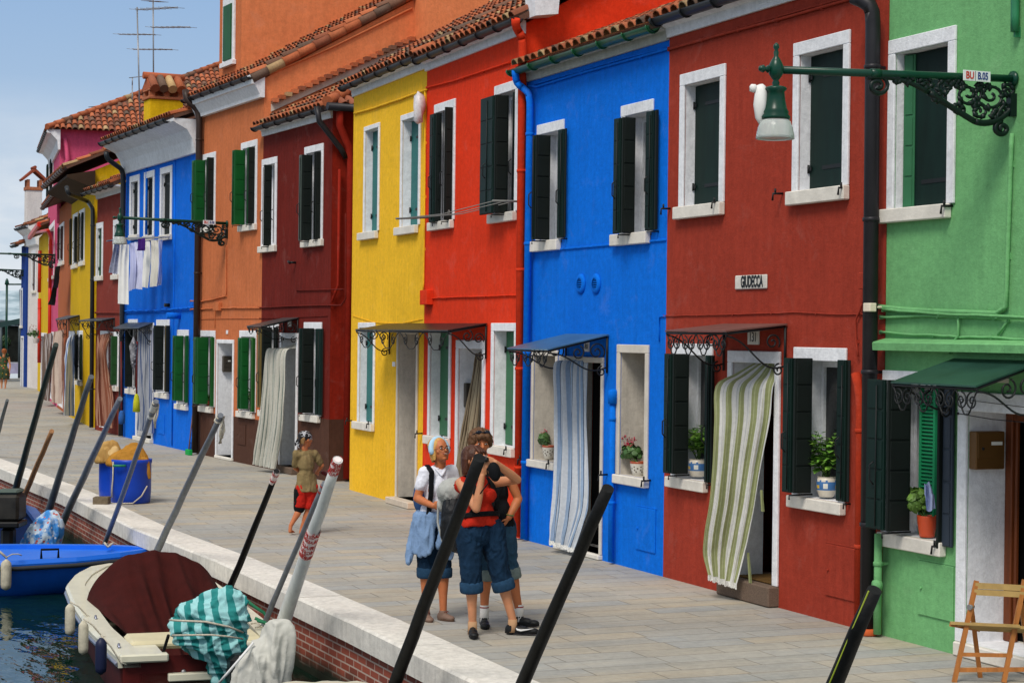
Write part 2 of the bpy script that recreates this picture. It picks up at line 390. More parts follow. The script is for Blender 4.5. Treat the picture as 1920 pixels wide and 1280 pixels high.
        if hinge and L > .1:
            for z in (z0+.16*(z1-z0), z0+.84*(z1-z0)):
                h = MB(q.M); h.box(L*.3, L-.02, -.006, -.0005, z-.018, z+.018); h.box(.0, .05, -.016, -.0085, z-.018, z+.018); h.tube([(.0, -.014, z-.04), (.0, -.014, z+.04)], .012, 6)
                h.build('hinge_strap', IRON, parent)
        return o
    def lshutter(s, parent, xa, xb, xc, yt, yb, m1, m2):
        """bifold shutter: leaf standing out from the wall at xc to xb, second leaf folded back from xb to xa"""
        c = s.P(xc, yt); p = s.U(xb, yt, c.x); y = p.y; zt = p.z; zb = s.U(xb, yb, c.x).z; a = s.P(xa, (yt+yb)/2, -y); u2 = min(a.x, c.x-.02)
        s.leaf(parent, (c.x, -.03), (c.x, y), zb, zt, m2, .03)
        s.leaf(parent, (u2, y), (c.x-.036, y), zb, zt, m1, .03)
        h = s.mb(); zc = zb+(zt-zb)*.33; uc = (u2+c.x)/2   # espagnolette and hook
        pts = [(uc, y-.022, zc+.16), (uc-.02, y-.05, zc+.13), (uc-.02, y-.05, zc+.0), (uc, y-.022, zc-.04)]; h.tube(pts, .008, 5); h.tube([(uc+.015, y-.014, zb+.03), (uc+.015, y-.014, zt-.05)], .006, 5)
        h.build('shutter_bolt', IRON, parent)
        h = s.mb(); h.tube([(c.x, -.0, zb-.015), (c.x, y-.03, zb-.02), (c.x, y-.03, zb-.06)], .009, 5); h.build('shutter_hook', IRON, parent)
    def hooks(s, *pts):
        for px, py in pts:
            m = s.mb(); p = s.P(px, py); m.tube([(p.x, 0, p.z), (p.x, -.11, p.z-.005), (p.x-.01, -.11, p.z-.07)], .011, 6); m.tube([(p.x, -.085, p.z), (p.x, -.085, p.z+.045)], .01, 6)
            m.build('shutter_stay', IRON, s.root)
    def door(s, TL, TR, ground_x=None, fw=.09, depth=.35, frame=WHITE, revmi=1, panel=None, stepz=.0, interior=True, bot=None):
        a, b = s.P(*TL), s.P(*TR); u0, u1, z1 = a.x, b.x, (a.z+b.z)/2; ft = fw*1.3
        s.ops.append((u0+fw, u1-fw, stepz, z1-ft, depth, revmi)); m = s.mb()
        m.bevbox(u0, u0+fw, -.03, -.001, stepz+.001, z1-ft); m.bevbox(u1-fw, u1, -.03, -.001, stepz+.001, z1-ft); m.bevbox(u0, u1, -.03, -.001, z1-ft+.0005, z1)
        o = m.build('door_frame', frame, s.root)
        if panel:
            q = s.mb(); x0, x1, y = u0+fw+.003, u1-fw-.003, depth-.06; q.bevbox(x0, x1, y, y+.04, stepz+.01, z1-ft-.003, .004)
            hh = z1-ft-stepz
            for k, (c, e) in enumerate(((.08, .38), (.43, .92))): q.bevbox(x0+.1, x1-.1, y-.015, y-.0005, stepz+hh*c, stepz+hh*e, .008)
            d = q.build('door', panel, s.root); q = s.mb(); q.tube([(x0+.08, y-.05, stepz+1.0), (x0+.08, y-.0, stepz+1.0)], .014, 6); q.lathe([(.001, 0), (.028, .005), (.028, .03), (.001, .04)], (x0+.08, y-.06, stepz+1.0), 10, axis=(0, -1, 0)); q.build('door_handle', mat('brass', '#A9853F', .3, .1, 5, metal=1), d)
        return u0+fw, u1-fw, stepz, z1-ft
    def cable(s, pts, r=.012, m=None, d=.02, name='cable', wob=0):
        """pts: photo points on the facade"""
        q = s.mb(); P = [s.P(*p, d) for p in pts]; out = []
        for i in range(len(P)-1):
            n = max(2, int((P[i+1]-P[i]).length/.12))
            for k in range(n): t = k/n; v = P[i].lerp(P[i+1], t); out.append(v+Vector((0, 0, random.uniform(-wob, wob))))
        out.append(P[-1]); q.tube(out, r, 6)
        for i in range(0, len(out), 6):
            v = out[i]; q.box(v.x-.01, v.x+.01, -d-.005, -.001, v.z-r-.006, v.z+r+.006)
        return q.build(name, m or s.paint, s.root)
    def pipe(s, pts, r, m, name='drainpipe', rings=True, d=None):
        """downpipe along photo points; each (x, y[, stand-off])"""
        q = s.mb(); P = [s.P(p[0], p[1], p[2] if len(p) > 2 else (d or r+.03)) for p in pts]; P[-1] = Vector((P[-2].x*.5+P[-1].x*.5, P[-1].y, max(P[-1].z, .02)))
        out = []
        for i in range(len(P)):   # rounded bends
            if 0 < i < len(P)-1:
                a = P[i]+(P[i-1]-P[i])*min(.5, .1/max((P[i-1]-P[i]).length, .01)); b = P[i]+(P[i+1]-P[i])*min(.5, .1/max((P[i+1]-P[i]).length, .01))
                out += [a, P[i]*.5+a*.25+b*.25, b]
            else: out.append(P[i])
        q.tube(out, r, 12)
        if rings:
            L = (P[-1]-P[-2]).length; n = int(L/1.5)
            for k in range(n+1):
                v = P[-2].lerp(P[-1], (k+.3)/(n+1)); q.lathe([(r+.001, -.02), (r+.008, -.015), (r+.008, .015), (r+.001, .02)], v, 12); q.box(v.x-.012, v.x+.012, v.y, -.0, v.z-.012, v.z+.012)
        return q.build(name, m, s.root)
    def hatch(s, a, b, c, d, m_=None):
        P = [s.P(*p) for p in (a, b, c, d)]; u0, u1 = (P[0].x+P[3].x)/2, (P[1].x+P[2].x)/2; z1, z0 = (P[0].z+P[1].z)/2, (P[2].z+P[3].z)/2
        m = s.mb(); m.bevbox(u0, u1, -.014, -.001, z0, z1, .004); m.tube([(u0+.05, -.03, (z0+z1)/2), (u0+.05, -.01, (z0+z1)/2)], .012, 6)
        m.bevbox(u0-.02, u1+.02, -.006, -.0008, z1+.003, z1+.018, .002)
        return m.build('meter_hatch', m_ or s.paint, s.root)
    def awning(s, BL, FL, BR, FR, m, scroll=.3, name='awning', th=.014, frieze=True, n=4, brh=.42, s2on=True):
        a = s.P(*BL); u0 = a.x; fl = s.U(*FL, u0); b = s.P(*BR); u1 = b.x; fr = s.U(*FR, u1)
        yb = -.01; yf = (fl.y+fr.y)/2; zb = (a.z+b.z)/2; zf = (fl.z+fr.z)/2
        q = s.mb(); v = [(u0, yb, zb), (u1, yb, zb), (u1, yf, zf), (u0, yf, zf)]
        t = [q.pt(p) for p in v]; w = [q.pt((p[0], p[1], p[2]-th)) for p in v]
        q.face(t); q.face(w[::-1])
        for i in range(4): q.face([t[i], t[(i+1) % 4], w[(i+1) % 4], w[i]])
        o = q.build(name, m, s.root)
        dz = (zf-zb)/(yf-yb)
        def top(y): return zb+(y-yb)*dz-th-.014
        for u in (u0+.02, u1-.02):
            k = s.mb(); D = -yf; r = .009
            k.tube([(u, yb-.01, top(yb)), (u, yf+.01, top(yf))], .013, 6); k.tube([(u, -.02, top(0)), (u, -.02, top(0)-brh)], .013, 6)
            c = bez((-.03, top(0)-brh*.85), (-D*.45, top(-D*.4)-brh*1.0), (-D*.55, top(-D*.5)-.1), (-D*.97, top(-D)-.02)); k.tube([(u, y, z) for y, z in c], r, 6)
            s1 = spiral((-.03-D*.16, top(-.1)-brh*.36), D*.14, .015, -.6, 1.6); k.tube([(u, y, z) for y, z in s1], r, 5) if s2on else k.tube([(u, y, z) for y, z in spiral((-.16, top(-.1)-.14), .085, .012, -.6, 1.5)], r, 5)
            s2 = spiral((-D*.5, top(-D*.5)-.1), .085, .012, 1.2, -1.5); k.tube([(u, y, z) for y, z in s2], r, 5) if s2on else None
            s3 = spiral((-.09, top(-.1)-brh*.9), .06, .01, 1.5, 1.4); k.tube([(u, y, z) for y, z in s3], r, 5)
            k.build('scroll_bracket', IRON, o)
        if frieze:
            k = s.mb(); y = yf+.02; zt = top(yf); k.tube([(u0, y, zt), (u1, y, zt)], .012, 6); w_ = (u1-u0)/n; hh = scroll*.5
            for i in range(n):
                c = u0+(i+.5)*w_
                for sg in (-1, 1):
                    k.tube([(c+sg*x, y, zt+z) for x, z in spiral((w_*.24, -hh*.55), hh*.42, .01, math.pi*.5, 1.6)], .007, 5)
                    k.tube([(c+sg*x, y, zt+z) for x, z in bez((0, -hh*1.15), (w_*.2, -hh*1.3), (w_*.3, -hh*.2), (w_*.5, -.01))], .007, 5)
            k.build('iron_frieze', IRON, o)
        return o
    def jambbox(s, u, px0, px1, pyt, pyb, m_, th=.1, plane=None):
        a, b = s.U(px0, pyt, u+th), s.U(px1, pyb, u+th); q = s.mb(); q.bevbox(u+.002, u+th, a.y, b.y, b.z, a.z, .008); q.bevbox(u+th+.0005, u+th+.008, a.y+.012, b.y-.012, lerp(b.z, a.z, .3), a.z-.012, .003)
        o = q.build('mailbox', m_, s.root); q = s.mb(); zc = lerp(b.z, a.z, .68); yc = (a.y+b.y)/2; q.box(u+th+.0085, u+th+.0105, yc+.0, b.y-.035, zc-.012, zc+.016); q.build('name_slot', mat('paper_white', '#E5E5DC', .6, 0), o)
        q = s.mb(); q.lathe([(.001, 0), (.012, 0), (.012, .008), (.001, .01)], (u+th+.007, a.y+.06, lerp(b.z, a.z, .55)), 10, axis=(1, 0, 0)); q.build('keyhole', IRON, o); return o
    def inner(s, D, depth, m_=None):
        q = s.mb(); q.bevbox(D[0]+.003, D[1]-.003, depth-.03, depth+.02, D[2]+.004, D[3]-.003, .004); return q.build('inner_panel', m_ or DARKIN, s.root)  # added panel; the default near-black stands in for the unlit room behind
    def plaque(s, tl, br, txt=None, m=None, tm=None, name='house_number', size=.8, th=.015):
        a, b = s.P(*tl), s.P(*br); q = s.mb(); q.bevbox(a.x, b.x, -th, -.001, b.z, a.z, .003); o = q.build(name, m or WHITE, s.root)
        if txt:
            q = s.mb(); cx, cz = (a.x+b.x)/2, (a.z+b.z)/2; W_ = b.x-a.x; Hh = a.z-b.z
            text_mesh(q, txt, Hh*size, lambda x, y, d: (cx+x, -th-.002-max(d, 0), cz+y-Hh*.0), .002, min(1.0, W_*.85/(Hh*size*.62*len(txt))))
            q.build('lettering', tm or IRON, o)
        return o
    def curtain(s, rows, stripes, label, cat='door curtain', folds=6, amp=.03, name='door_curtain', group='striped curtains hanging in the doorways', nu=48, nv=40, lace=None):
        """rows: (xl, yl, dl, xr, yr, dr) photo points with stand-off; cloth lofted through them"""
        Rw = [(s.P(a, b, c), s.P(d, e, f)) for a, b, c, d, e, f in rows]; k = len(Rw)-1
        def fn(t, v):
            x = v*k; i = min(int(x), k-1); f = x-i
            def cm(j):
                p = [Rw[max(min(i+q, k), 0)][j] for q in (-1, 0, 1, 2)]
                return .5*((2*p[1])+(p[2]-p[0])*f+(2*p[0]-5*p[1]+4*p[2]-p[3])*f*f+(3*p[1]-p[0]-3*p[2]+p[3])*f**3)
            L, Rr = cm(0), cm(1); d = Rr-L; nrm = Vector((-d.y, d.x, 0)); nrm = -nrm.normalized() if nrm.length > 0 else Vector((0, -1, 0))
            a = amp*(.5+.5*min(1, v*4)); w = math.sin(t*folds*2*math.pi+v*1.3+1.5*noise.noise(Vector((t*3, v*1.5, folds))))+.45*math.sin(t*folds*4.7+v*4+1)+1.1*noise.noise(Vector((t*folds*2.2, v*3.2, 5)))+.5*noise.noise(Vector((t*folds*5, v*9, 2)))
            return L+d*(t+.012*math.sin(t*folds*2*math.pi+1.5)*(v > 0))+nrm*a*w*.7
        q = s.mb(); q.grid(fn, nu, nv)
        if lace:
            def fl(u, v): p = fn(u, 1); return p+Vector((0, .0, -(.05+.012*abs(math.sin(u*60)))*v+.004))
            q.grid(fl, nu*2, 2, 1)
        o = q.build(name, [stripes, lace] if lace else stripes, None, fixn=False)
        return tag(o, label, cat, group)
def stripes(name, cols, reps, rough=.85, weave=.12, trans=.25, ax=0):
    """woven stripes across the cloth; cols [(position, hex)] of one repeat"""
    m, nt, b = newmat(name); L = nt.links
    uv = nd(nt, 'ShaderNodeUVMap', uv_map='uv'); sp = nd(nt, 'ShaderNodeSeparateXYZ'); L.new(uv.outputs[0], sp.inputs[0])
    mu = nd(nt, 'ShaderNodeMath', operation='MULTIPLY'); mu.inputs[1].default_value = reps; L.new(sp.outputs[ax], mu.inputs[0])
    fr = nd(nt, 'ShaderNodeMath', operation='FRACT'); L.new(mu.outputs[0], fr.inputs[0])
    rp = ramp(nt, [(p, hexc(c)) for p, c in cols], 'CONSTANT'); L.new(fr.outputs[0], rp.inputs[0])
    n = nd(nt, 'ShaderNodeTexNoise', Scale=30, Detail=4); tc = nd(nt, 'ShaderNodeTexCoord'); L.new(tc.outputs['Object'], n.inputs['Vector'])
    r2 = ramp(nt, [(.3, (1-weave,)*3+(1,)), (.7, (1, 1, 1, 1))]); L.new(n.outputs['Fac'], r2.inputs[0])
    c = mix(nt, 'MULTIPLY', 1, rp.outputs[0], r2.outputs[0]); L.new(c, b.inputs['Base Color'])
    b.inputs['Roughness'].default_value = rough; b.inputs['Specular IOR Level'].default_value = .2
    n2 = nd(nt, 'ShaderNodeTexNoise', Scale=9, Detail=4); L.new(tc.outputs['Object'], n2.inputs['Vector'])
    bp = nd(nt, 'ShaderNodeBump', Strength=.5, Distance=.02); L.new(n2.outputs['Fac'], bp.inputs['Height']); L.new(bp.outputs[0], b.inputs['Normal'])
    if trans:
        tr = nd(nt, 'ShaderNodeBsdfTranslucent'); L.new(c, tr.inputs[0]); mx = nd(nt, 'ShaderNodeMixShader'); mx.inputs[0].default_value = trans
        L.new(b.outputs[0], mx.inputs[1]); L.new(tr.outputs[0], mx.inputs[2]); L.new(mx.outputs[0], nt.nodes['Material Output'].inputs[0])
    return m
def eave(pL, pR, a, b=None):
    """height of the wall top read at facade points"""
    A = onz(*pL); B = onz(*pR); d = (B-A).normalized(); n = Vector((-d.y, d.x, 0)); zs = []
    for q in ([a, b] if b else [a]):
        r = ray(*q); t = (A-CAM).dot(n)/r.dot(n); zs.append((CAM+r*t).z)
    return sum(zs)/len(zs)
# ===== green house (nearest)
gp = stucco('paint_green', '#74B276', .12, 3)
pl, pr = (1653, 1190), (2130, 1316)
h = House('light green house at the right edge, with a green awning over its door', pl, pr, 6.9, gp, slope=22); H1 = h
w, io = h.window((1670, 73), (1796, 52), (1655, 393), (1785, 383), fw=.1, depth=.17, closed=DARKG)
h.leaf(w, (io[0]+.02, .06), (io[0]+.13, .10), io[2]+.01, io[3]-.01, MIDG, .02)
h.hooks((1786, 386))
w2, io2 = h.window((1659, 690), (1777, 702), (1656, 995), (1775, 1017), fw=.1, depth=.3, opens=[(1624, 1663, 1711, 712, 995, DARKG, BLACKG)], pane=True)
# louvred leaf standing in the opening and the dark leaf outside it
q = h.mb(); a = h.P(1722, 900, -.12); b = h.P(1752, 900, -.12); z1 = h.P(1735, 716, -.12).z; z0 = io2[2]+.01
q.box(a.x, a.x+.03, .12, .15, z0, z1); q.box(b.x-.03, b.x, .12, .15, z0, z1); q.box(a.x+.03, b.x-.03, .12, .15, z0, z0+.05); q.box(a.x+.03, b.x-.03, .12, .15, z1-.05, z1)
k = int((z1-z0-.1)/.032)
for i in range(k):
    z = z0+.055+i*.032; q.quad((a.x+.03, .122, z), (b.x-.03, .122, z), (b.x-.03, .146, z+.026), (a.x+.03, .146, z+.026)); q.quad((a.x+.03, .121, z), (b.x-.03, .121, z), (b.x-.03, .121, z+.007), (a.x+.03, .121, z+.007))
q.build('louvred_shutter', mat('louvre_green', '#1F8A5A', .4, .1), w2, fixn=False)
c = h.P(1772, 800); p = h.U(1757, 800, c.x)
h.leaf(w2, (c.x, -.02), (c.x, p.y), h.U(1757, 1027, c.x).z, h.U(1757, 716, c.x).z, BLACKG, .03)
h.leaf(w2, (c.x+.03, -.045), (c.x+.16, -.045), io2[2]-.03, z1, mat('shutter_back_grey', '#2A3440', .5), .025)
h.hooks((1768, 1022))
h.hatch((1724, 1052), (1789, 1059), (1789, 1165), (1723, 1151))
# ledge with uneven front edge
q = h.mb(); A = h.P(1636, 640, .14); z = A.z
for i in range(30):
    u0, u1 = A.x+i*.12, A.x+(i+1)*.12; j = [random.Random(i+k).uniform(-.006, .006) for k in (0, 1)]
    for (a0, a1, jj) in ((u0, u1, j),):
        P_ = [[(u, -.001, z-.07), (u, -.15+g, z-.075), (u, -.155+g, z-.012), (u, -.14+g, z+.0), (u, -.001, z+.03)] for u, g in ((a0, jj[0]), (a1, jj[1]))]
        I = [[q.pt(p) for p in r] for r in P_]
        for k in range(4): q.face([I[0][k], I[0][k+1], I[1][k+1], I[1][k]])
        if i == 0: q.face(I[0])
        if i == 29: q.face(I[1])
q.build('ledge', gp, h.root)
h.cable([(1632, 573), (1700, 580), (1780, 584), (1868, 587), (1886, 575), (1889, 480), (1897, 250)], .02, gp, .03)
h.cable([(1655, 580), (1760, 588), (1868, 592), (1920, 595), (1990, 598)], .012, gp, .05, wob=.004)
h.cable([(1650, 595), (1740, 592), (1920, 597), (1990, 600)], .012, gp, .03, wob=.004)
h.cable([(1650, 622), (1700, 627), (1800, 631), (1920, 636), (1990, 640)], .011, gp, .02, wob=.006)
h.cable([(1797, 590), (1797, 630), (1778, 650), (1779, 660)], .012, gp, .03); h.cable([(1890, 600), (1871, 628)], .01, gp, .02)
h.cable([(1903, 60), (1904, -30)], .035, mat('pipe_green', '#2F7B55', .4), .05, name='drainpipe')
h.pipe([(1647, 1000, .1), (1645, 1188, .1)], .035, gp)
q = h.mb(); v = h.P(1650, 1096, .16); q.lathe([(.001, 0), (.045, 0), (.045, .06), (.001, .07)], v, 12, axis=(0, -1, 0)); q.build('pipe_cap', gp, h.root)
D1 = h.door((1801, 729), (2010, 749), fw=.12, depth=.42, stepz=.12)
q = h.mb(); q.bevbox(D1[0]-.12, D1[1]+.12, -.05, .5, .004, .119, .01); q.build('door_step', STONE, h.root)
q = h.mb(); q.bevbox(D1[0]+.002, D1[0]+.09, .36, .42, .12, D1[3]-.002, .01); q.bevbox(D1[0]+.1, D1[0]+.13, .38, .42, .12, D1[3]-.002, .01); q.bevbox(D1[0]+.09, D1[1]-.002, .37, .42, D1[3]-.08, D1[3]-.002, .01); q.build('inner_door_frame', WOOD, h.root); h.inner(D1, .5)
h.jambbox(D1[0], 1831, 1884, 809, 879, mat('mailbox_brown', '#6A4A24', .45, .1, metal=.3), .1)
h.awning((1790, 666), (1668, 712), (1955, 682), (1832, 726), mat('awning_green', '#24443A', .35, .25, 3), scroll=.34, n=4)
h.plaque((1868, 708), (1893, 718), None, mat('stone_plaque', '#C9C8B8', .7))
q = h.mb(); a = h.P(1797, 775, .03); b = h.P(1925, 792, .03); q.tube([a, a.lerp(b, .5)-Vector((0, 0, .01)), b], .004, 5); q.tube([a+Vector((.05, -.02, .12)), b+Vector((0, -.02, .12))], .003, 5); q.tube([(a.x, -.001, a.z), (a.x, -.04, a.z)], .012, 6); q.build('clothes_wire', LEAD, h.root)
h.wall(); h.roof(over1=.3); h.gutter(ext1=.3)
# ===== maroon-red house
mp_ = stucco('paint_rust_red', '#A03C2C', .2, 5)
pl, pr = (1243, 1080.5), (1652, 1190)
h = House('rust red house with a street name tile and a striped green curtain in its door', pl, pr, eave(pl, pr, (1253, 50)), mp_); H2 = h
w, io = h.window((1278.5, 139), (1363, 121), (1272, 388), (1360, 380), fw=.1, depth=.17, closed=DARKG, sh=.13)
w, io = h.window((1491.5, 82), (1597, 56), (1484, 359), (1594, 349), fw=.1, depth=.17, closed=DARKG, sh=.13)
h.hooks((1257, 391), (1353, 379), (1468, 363), (1592, 352))
h.cable([(1253, 93), (1360, 63), (1470, 34), (1600, -3)], .014, mp_, .025); h.cable([(1253, 91), (1360, 60), (1600, -8)], .01, mp_, .02)
h.cable([(1245, 592), (1340, 590), (1420, 588), (1500, 585), (1560, 589), (1622, 589)], .006, mp_, .01, wob=.003)
h.awning((1359, 606), (1245, 618), (1478, 607), (1362, 621), mat('awning_rust_tin', '#6B4A44', .5, .2, 3), scroll=.36, n=4, brh=.45, s2on=False)
h.plaque((1404, 619), (1425, 646), '131', mat('tile_white', '#D8D6CE', .4), size=.95)
a, b = (1368.4, 656), (1466, 660)
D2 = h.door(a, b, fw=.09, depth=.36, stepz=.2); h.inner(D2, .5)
q = h.mb(); q.bevbox(D2[0]-.10, D2[1]+.09, -.12, .5, .004, .2, .012); st = q.build('door_step', mat('granite_step', '#6A5A4E', .8, .35, 90, .2, 90), h.root)
q = h.mb(); q.bevbox(D2[0]+.15, D2[1]-.05, .0, .34, .2035, .22, .004); tag(q.build('doormat', mat('coir_mat', '#5B4424', .95, .3, 40, .5, 200)), 'brown doormat on the step behind the striped green curtain', 'doormat')
w, io = h.window((1264, 643), (1339, 645), (1257, 889), (1329, 906.5), fw=.1, depth=.28, opens=[(1244, 1261, 1295, 663, 888, DARKG, BLACKG), (1321, 1333, 1343, 666, 905, DARKG, BLACKG)], sh=.11); IO2L = io
w, io = h.window((1492, 650), (1590, 653), (1486, 925), (1587, 945.5), fw=.1, depth=.28, opens=[(1467, 1488, 1526, 671, 924, DARKG, BLACKG), (1568, 1590, 1598, 675, 941, DARKG, BLACKG)], sh=.11); IO2R = io
h.pipe([(1604, 700, .05), (1613, 742, .05), (1612, 1177, .05)], .04, stucco('paint_red_pipe', '#B03A22', .1))
h.cable([(1616, 568), (1613, 580), (1604, 600), (1605, 640), (1609, 668)], .01, mp_, .03)
h.pipe([(1600, -6, .25), (1634, 8, .15), (1637, 40, .13), (1628, 1183, .12)], .068, LEAD, d=.12)
q = h.mb(); a, b = h.P(1609, 511, .1), h.P(1622, 542, .1); q.bevbox(a.x, b.x, -.1, -.001, b.z, a.z, .006); q.build('junction_box', mp_, h.root)
q = h.mb(); a, b = h.P(1618, 568, .2), h.P(1631, 584, .2); q.bevbox(a.x, b.x, -.2, -.13, b.z, a.z, .006); q.tube([(a.x+.05, -.13, b.z+.04), (a.x+.05, -.001, b.z+.04)], .012, 6); q.build('cable_box', mat('box_cream', '#D8CDB8', .6), h.root)
q = h.mb(); z = h.P(1628, 1180, .12); q.lathe([(.075, 0), (.082, .01), (.08, .05), (.06, .06)], (z.x, -.12, .003), 14); q.build('pipe_foot', mat('terracotta', '#C05A30', .8, .15), h.root)
h.hatch((1550, 1018), (1603, 1028), (1603, 1127), (1550, 1115))
h.wall(); h.roof(ov=.15); h.gutter(mat('gutter_dark', '#22262A', .4, .1), ext0=.0, r=.08, drop=.0)
# street name tile
a, b = h.P(1381, 517), h.P(1440, 541); q = h.mb(); q.bevbox(a.x, b.x, -.02, -.001, b.z, a.z, .008); s_ = tag(q.build('street_sign', stucco('sign_plaster', '#DAD7CE', .15, 2)), 'white plastered street name sign reading GIUDECCA on the rust red wall', 'sign'); WM[s_.name] = s_.matrix_basis.copy(); WM[s_.name] = Matrix.Translation(s_.location)
q = h.mb(); cx_, cz_ = (a.x+b.x)/2+.03, (a.z+b.z)/2; text_mesh(q, 'GIUDECCA', (a.z-b.z)*1.12, lambda x, y, d: (cx_+x, -.022-max(d, 0), cz_+y-.0), .002, .58*(b.x-a.x)/.66, bold=.006); q.build('lettering', IRON, s_)
# ===== blue house
bp_ = stucco('paint_blue', '#0672E4', .16, 8, var=.06)
pl, pr = (975, 1009), (1243, 1080.5)
h = House('bright blue house with a green gutter and a tin awning over its door', pl, pr, eave(pl, pr, (990, 130), (1253, 60)), bp_); H3 = h
w, io = h.window((1010, 235), (1060, 224), (1000.5, 453.5), (1052.6, 448.5), depth=.25, opens=[(997, 1004, 1035, 253, 449, DARKG, BLACKG), (1045, 1059, 1066, 241, 445, DARKG, BLACKG)], sh=.13)
w, io = h.window((1167.6, 201), (1227.6, 184), (1153, 439), (1220.5, 435.5), depth=.25, opens=[(1149.6, 1166, 1194.5, 220, 437, DARKG, BLACKG), (1210, 1228, 1238, 206, 431, DARKG, BLACKG)], sh=.13)
h.cable([(985, 160), (1005, 163), (1080, 140), (1170, 115), (1252, 92)], .014, bp_, .025); h.cable([(1003, 158), (1080, 136), (1170, 110), (1250, 90)], .01, bp_, .02)
h.cable([(1247, 592), (1236, 594), (1236, 640)], .008, bp_, .01)
m = h.mb(); a = h.P(1000, 466).z; m.bevbox(0.02, h.W-.01, -.018, -.0008, h.P(1120, 461).z-.012, h.P(1120, 461).z+.012, .004); m.build('string_course', bp_, h.root)
for cx_ in (1090, 1118.5):
    c = h.P(cx_, 532); m = h.mb(); r = .12
    m.lathe([(r*.55, .0), (r, .0), (r, .012), (r*.8, .03), (r*.55, .03)], (c.x, -.001, c.z), 20, axis=(0, -1, 0), cap=False)
    v = m.build('wall_vent', bp_, h.root)
    m = h.mb(); m.lathe([(.001, 0), (r*.6, 0), (r*.6, .004), (.001, .004)], (c.x, -.002, c.z), 16, axis=(0, -1, 0)); m.build('vent_dark_disc', DARKIN, v)  # solid dark disc, the shade inside the vent put into its colour
    m = h.mb()
    for k in range(-2, 3): m.box(c.x-r*.55, c.x+r*.55, -.024, -.012, c.z+k*.026-.006, c.z+k*.026+.006)
    m.build('vent_slats', bp_, v)
h.pipe([(966, 132, .22), (967, 150, .2), (972, 160, .16), (991, 172, .08), (994, 190, .08), (979, 1008, .07)], .045, bp_)
h.pipe([(1149, 738, .06), (1146, 1052, .06)], .035, bp_, name='vent_pipe'); m = h.mb(); v = h.P(1149, 742, .06); m.lathe([(.03, -.09), (.055, -.09), (.055, .05), (.04, .075), (.001, .08)], v, 14); m.build('pipe_cap', bp_, h.root)
h.awning((1063, 625), (951, 652), (1143, 627), (1026, 654), mat('awning_blue_tin', '#456A86', .35, .25, 2, metal=.2), scroll=.3, n=3)
h.plaque((1097, 641), (1106, 659), '80', WHITE)
STB = mat('stone_beige_frame', '#CDC6BA', .8, .12, 5, .3)
D3 = h.door((1052, 666), (1134, 671), fw=.05, depth=.4, stepz=.06, frame=STB, revmi=4)
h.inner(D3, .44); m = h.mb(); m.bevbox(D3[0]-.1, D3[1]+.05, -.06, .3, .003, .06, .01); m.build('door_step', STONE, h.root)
w, io = h.window((999.5, 655.6), (1048, 657), (994, 858.6), (1046, 869), fw=.055, depth=.42, frame=STB, revmi=4, sh=.09); IO3L = io
w, io = h.window((1160, 645.6), (1219, 646.6), (1152.5, 886.6), (1218, 898), fw=.075, depth=.42, frame=STB, revmi=4, sh=.1); IO3R = io
h.hooks((986, 860), (1040, 868), (1139, 889), (1220, 900))
h.hatch((1194, 952), (1230, 952), (1230, 1036), (1194, 1030))
h.wall(); h.roof(ov=.15, over0=-.02); h.gutter(mat('gutter_green', '#1F5A38', .3, .2), ext0=.05, r=.075, drop=.04, sofmat=stucco('eaves_grey', '#B9BAB2', .2))
# ===== orange-red house
rp_ = stucco('paint_red', '#E43C1C', .12, 11, var=.06)
pl, pr = (791, 956.5), (975, 1009)
h = House('orange-red house, tallest beside the bright blue one, with green ground floor shutters', pl, pr, eave(pl, pr, (805, 113), (975, 52)), rp_, slope=30, depth=9); H4 = h
w, io = h.window((817, 197), (856, 185), (809, 417), (852, 413), depth=.22, opens=[(804.7, 817, 831, 212, 416, DARKG, BLACKG), (831, 834, 852, 201, 413, BLACKG, BLACKG)])
w, io = h.window((930, 162), (975, 149), (922, 402), (970, 397), depth=.22, opens=[(900, 927.6, 957, 178, 399.6, DARKG, BLACKG), (960, 965, 969, 172, 395, DARKG, BLACKG)])
h.cable([(799, 165), (850, 152), (905, 134), (956, 117)], .012, rp_, .02); h.cable([(801, 560), (830, 558), (890, 556), (975, 553)], .009, rp_, .015, wob=.004)
m = h.mb(); a, b = h.P(787, 544, .1), h.P(800, 571, .1); m.bevbox(a.x, b.x, -.1, -.001, b.z, a.z, .006); m.build('junction_box', rp_, h.root)
h.pipe([(967, 36, .22), (967, 52, .2), (978, 68, .1), (980, 80, .08), (973, 1006, .07)], .055, stucco('paint_red_pipe2', '#D23A1E', .1))
w, io = h.window((806, 609), (848, 607), (801, 815.5), (845, 822), fw=.07, depth=.2, closed=MIDG, closed_from=.3)
w, io = h.window((924, 606), (972, 605), (921, 832), (967, 841), fw=.085, depth=.22, closed=MIDG)
h.hooks((792, 812), (839, 822), (960, 842))
D4 = h.door((858, 639), (912, 636), fw=.09, depth=.45, stepz=.08)
m = h.mb(); m.bevbox(D4[0]-.1, D4[1]+.08, -.08, .3, .003, .08, .01); m.build('door_step', STONE, h.root)
h.jambbox(D4[0], 873, 888, 718, 763, mat('mailbox_dark', '#4A443C', .4, .1, metal=.4), .08); h.inner(D4, .48)
h.wall(); h.roof(ov=.15, over0=0, over1=.12); h.gutter(LEAD, ext0=0, ext1=.2)
m = h.mb(); W_ = h.W; p0, p1, p2, p3 = (h.U(x, y, W_+.03) for x, y in ((988, 36), (1030, 33), (1036, -4), (985, -2))); m.prism([(p0.y, p0.z), (p1.y, p1.z), (p2.y, p2.z+.25), (p3.y, p3.z+.1)], W_+.01, W_+.32); m.build('cornice_return', WHITE, h.root)
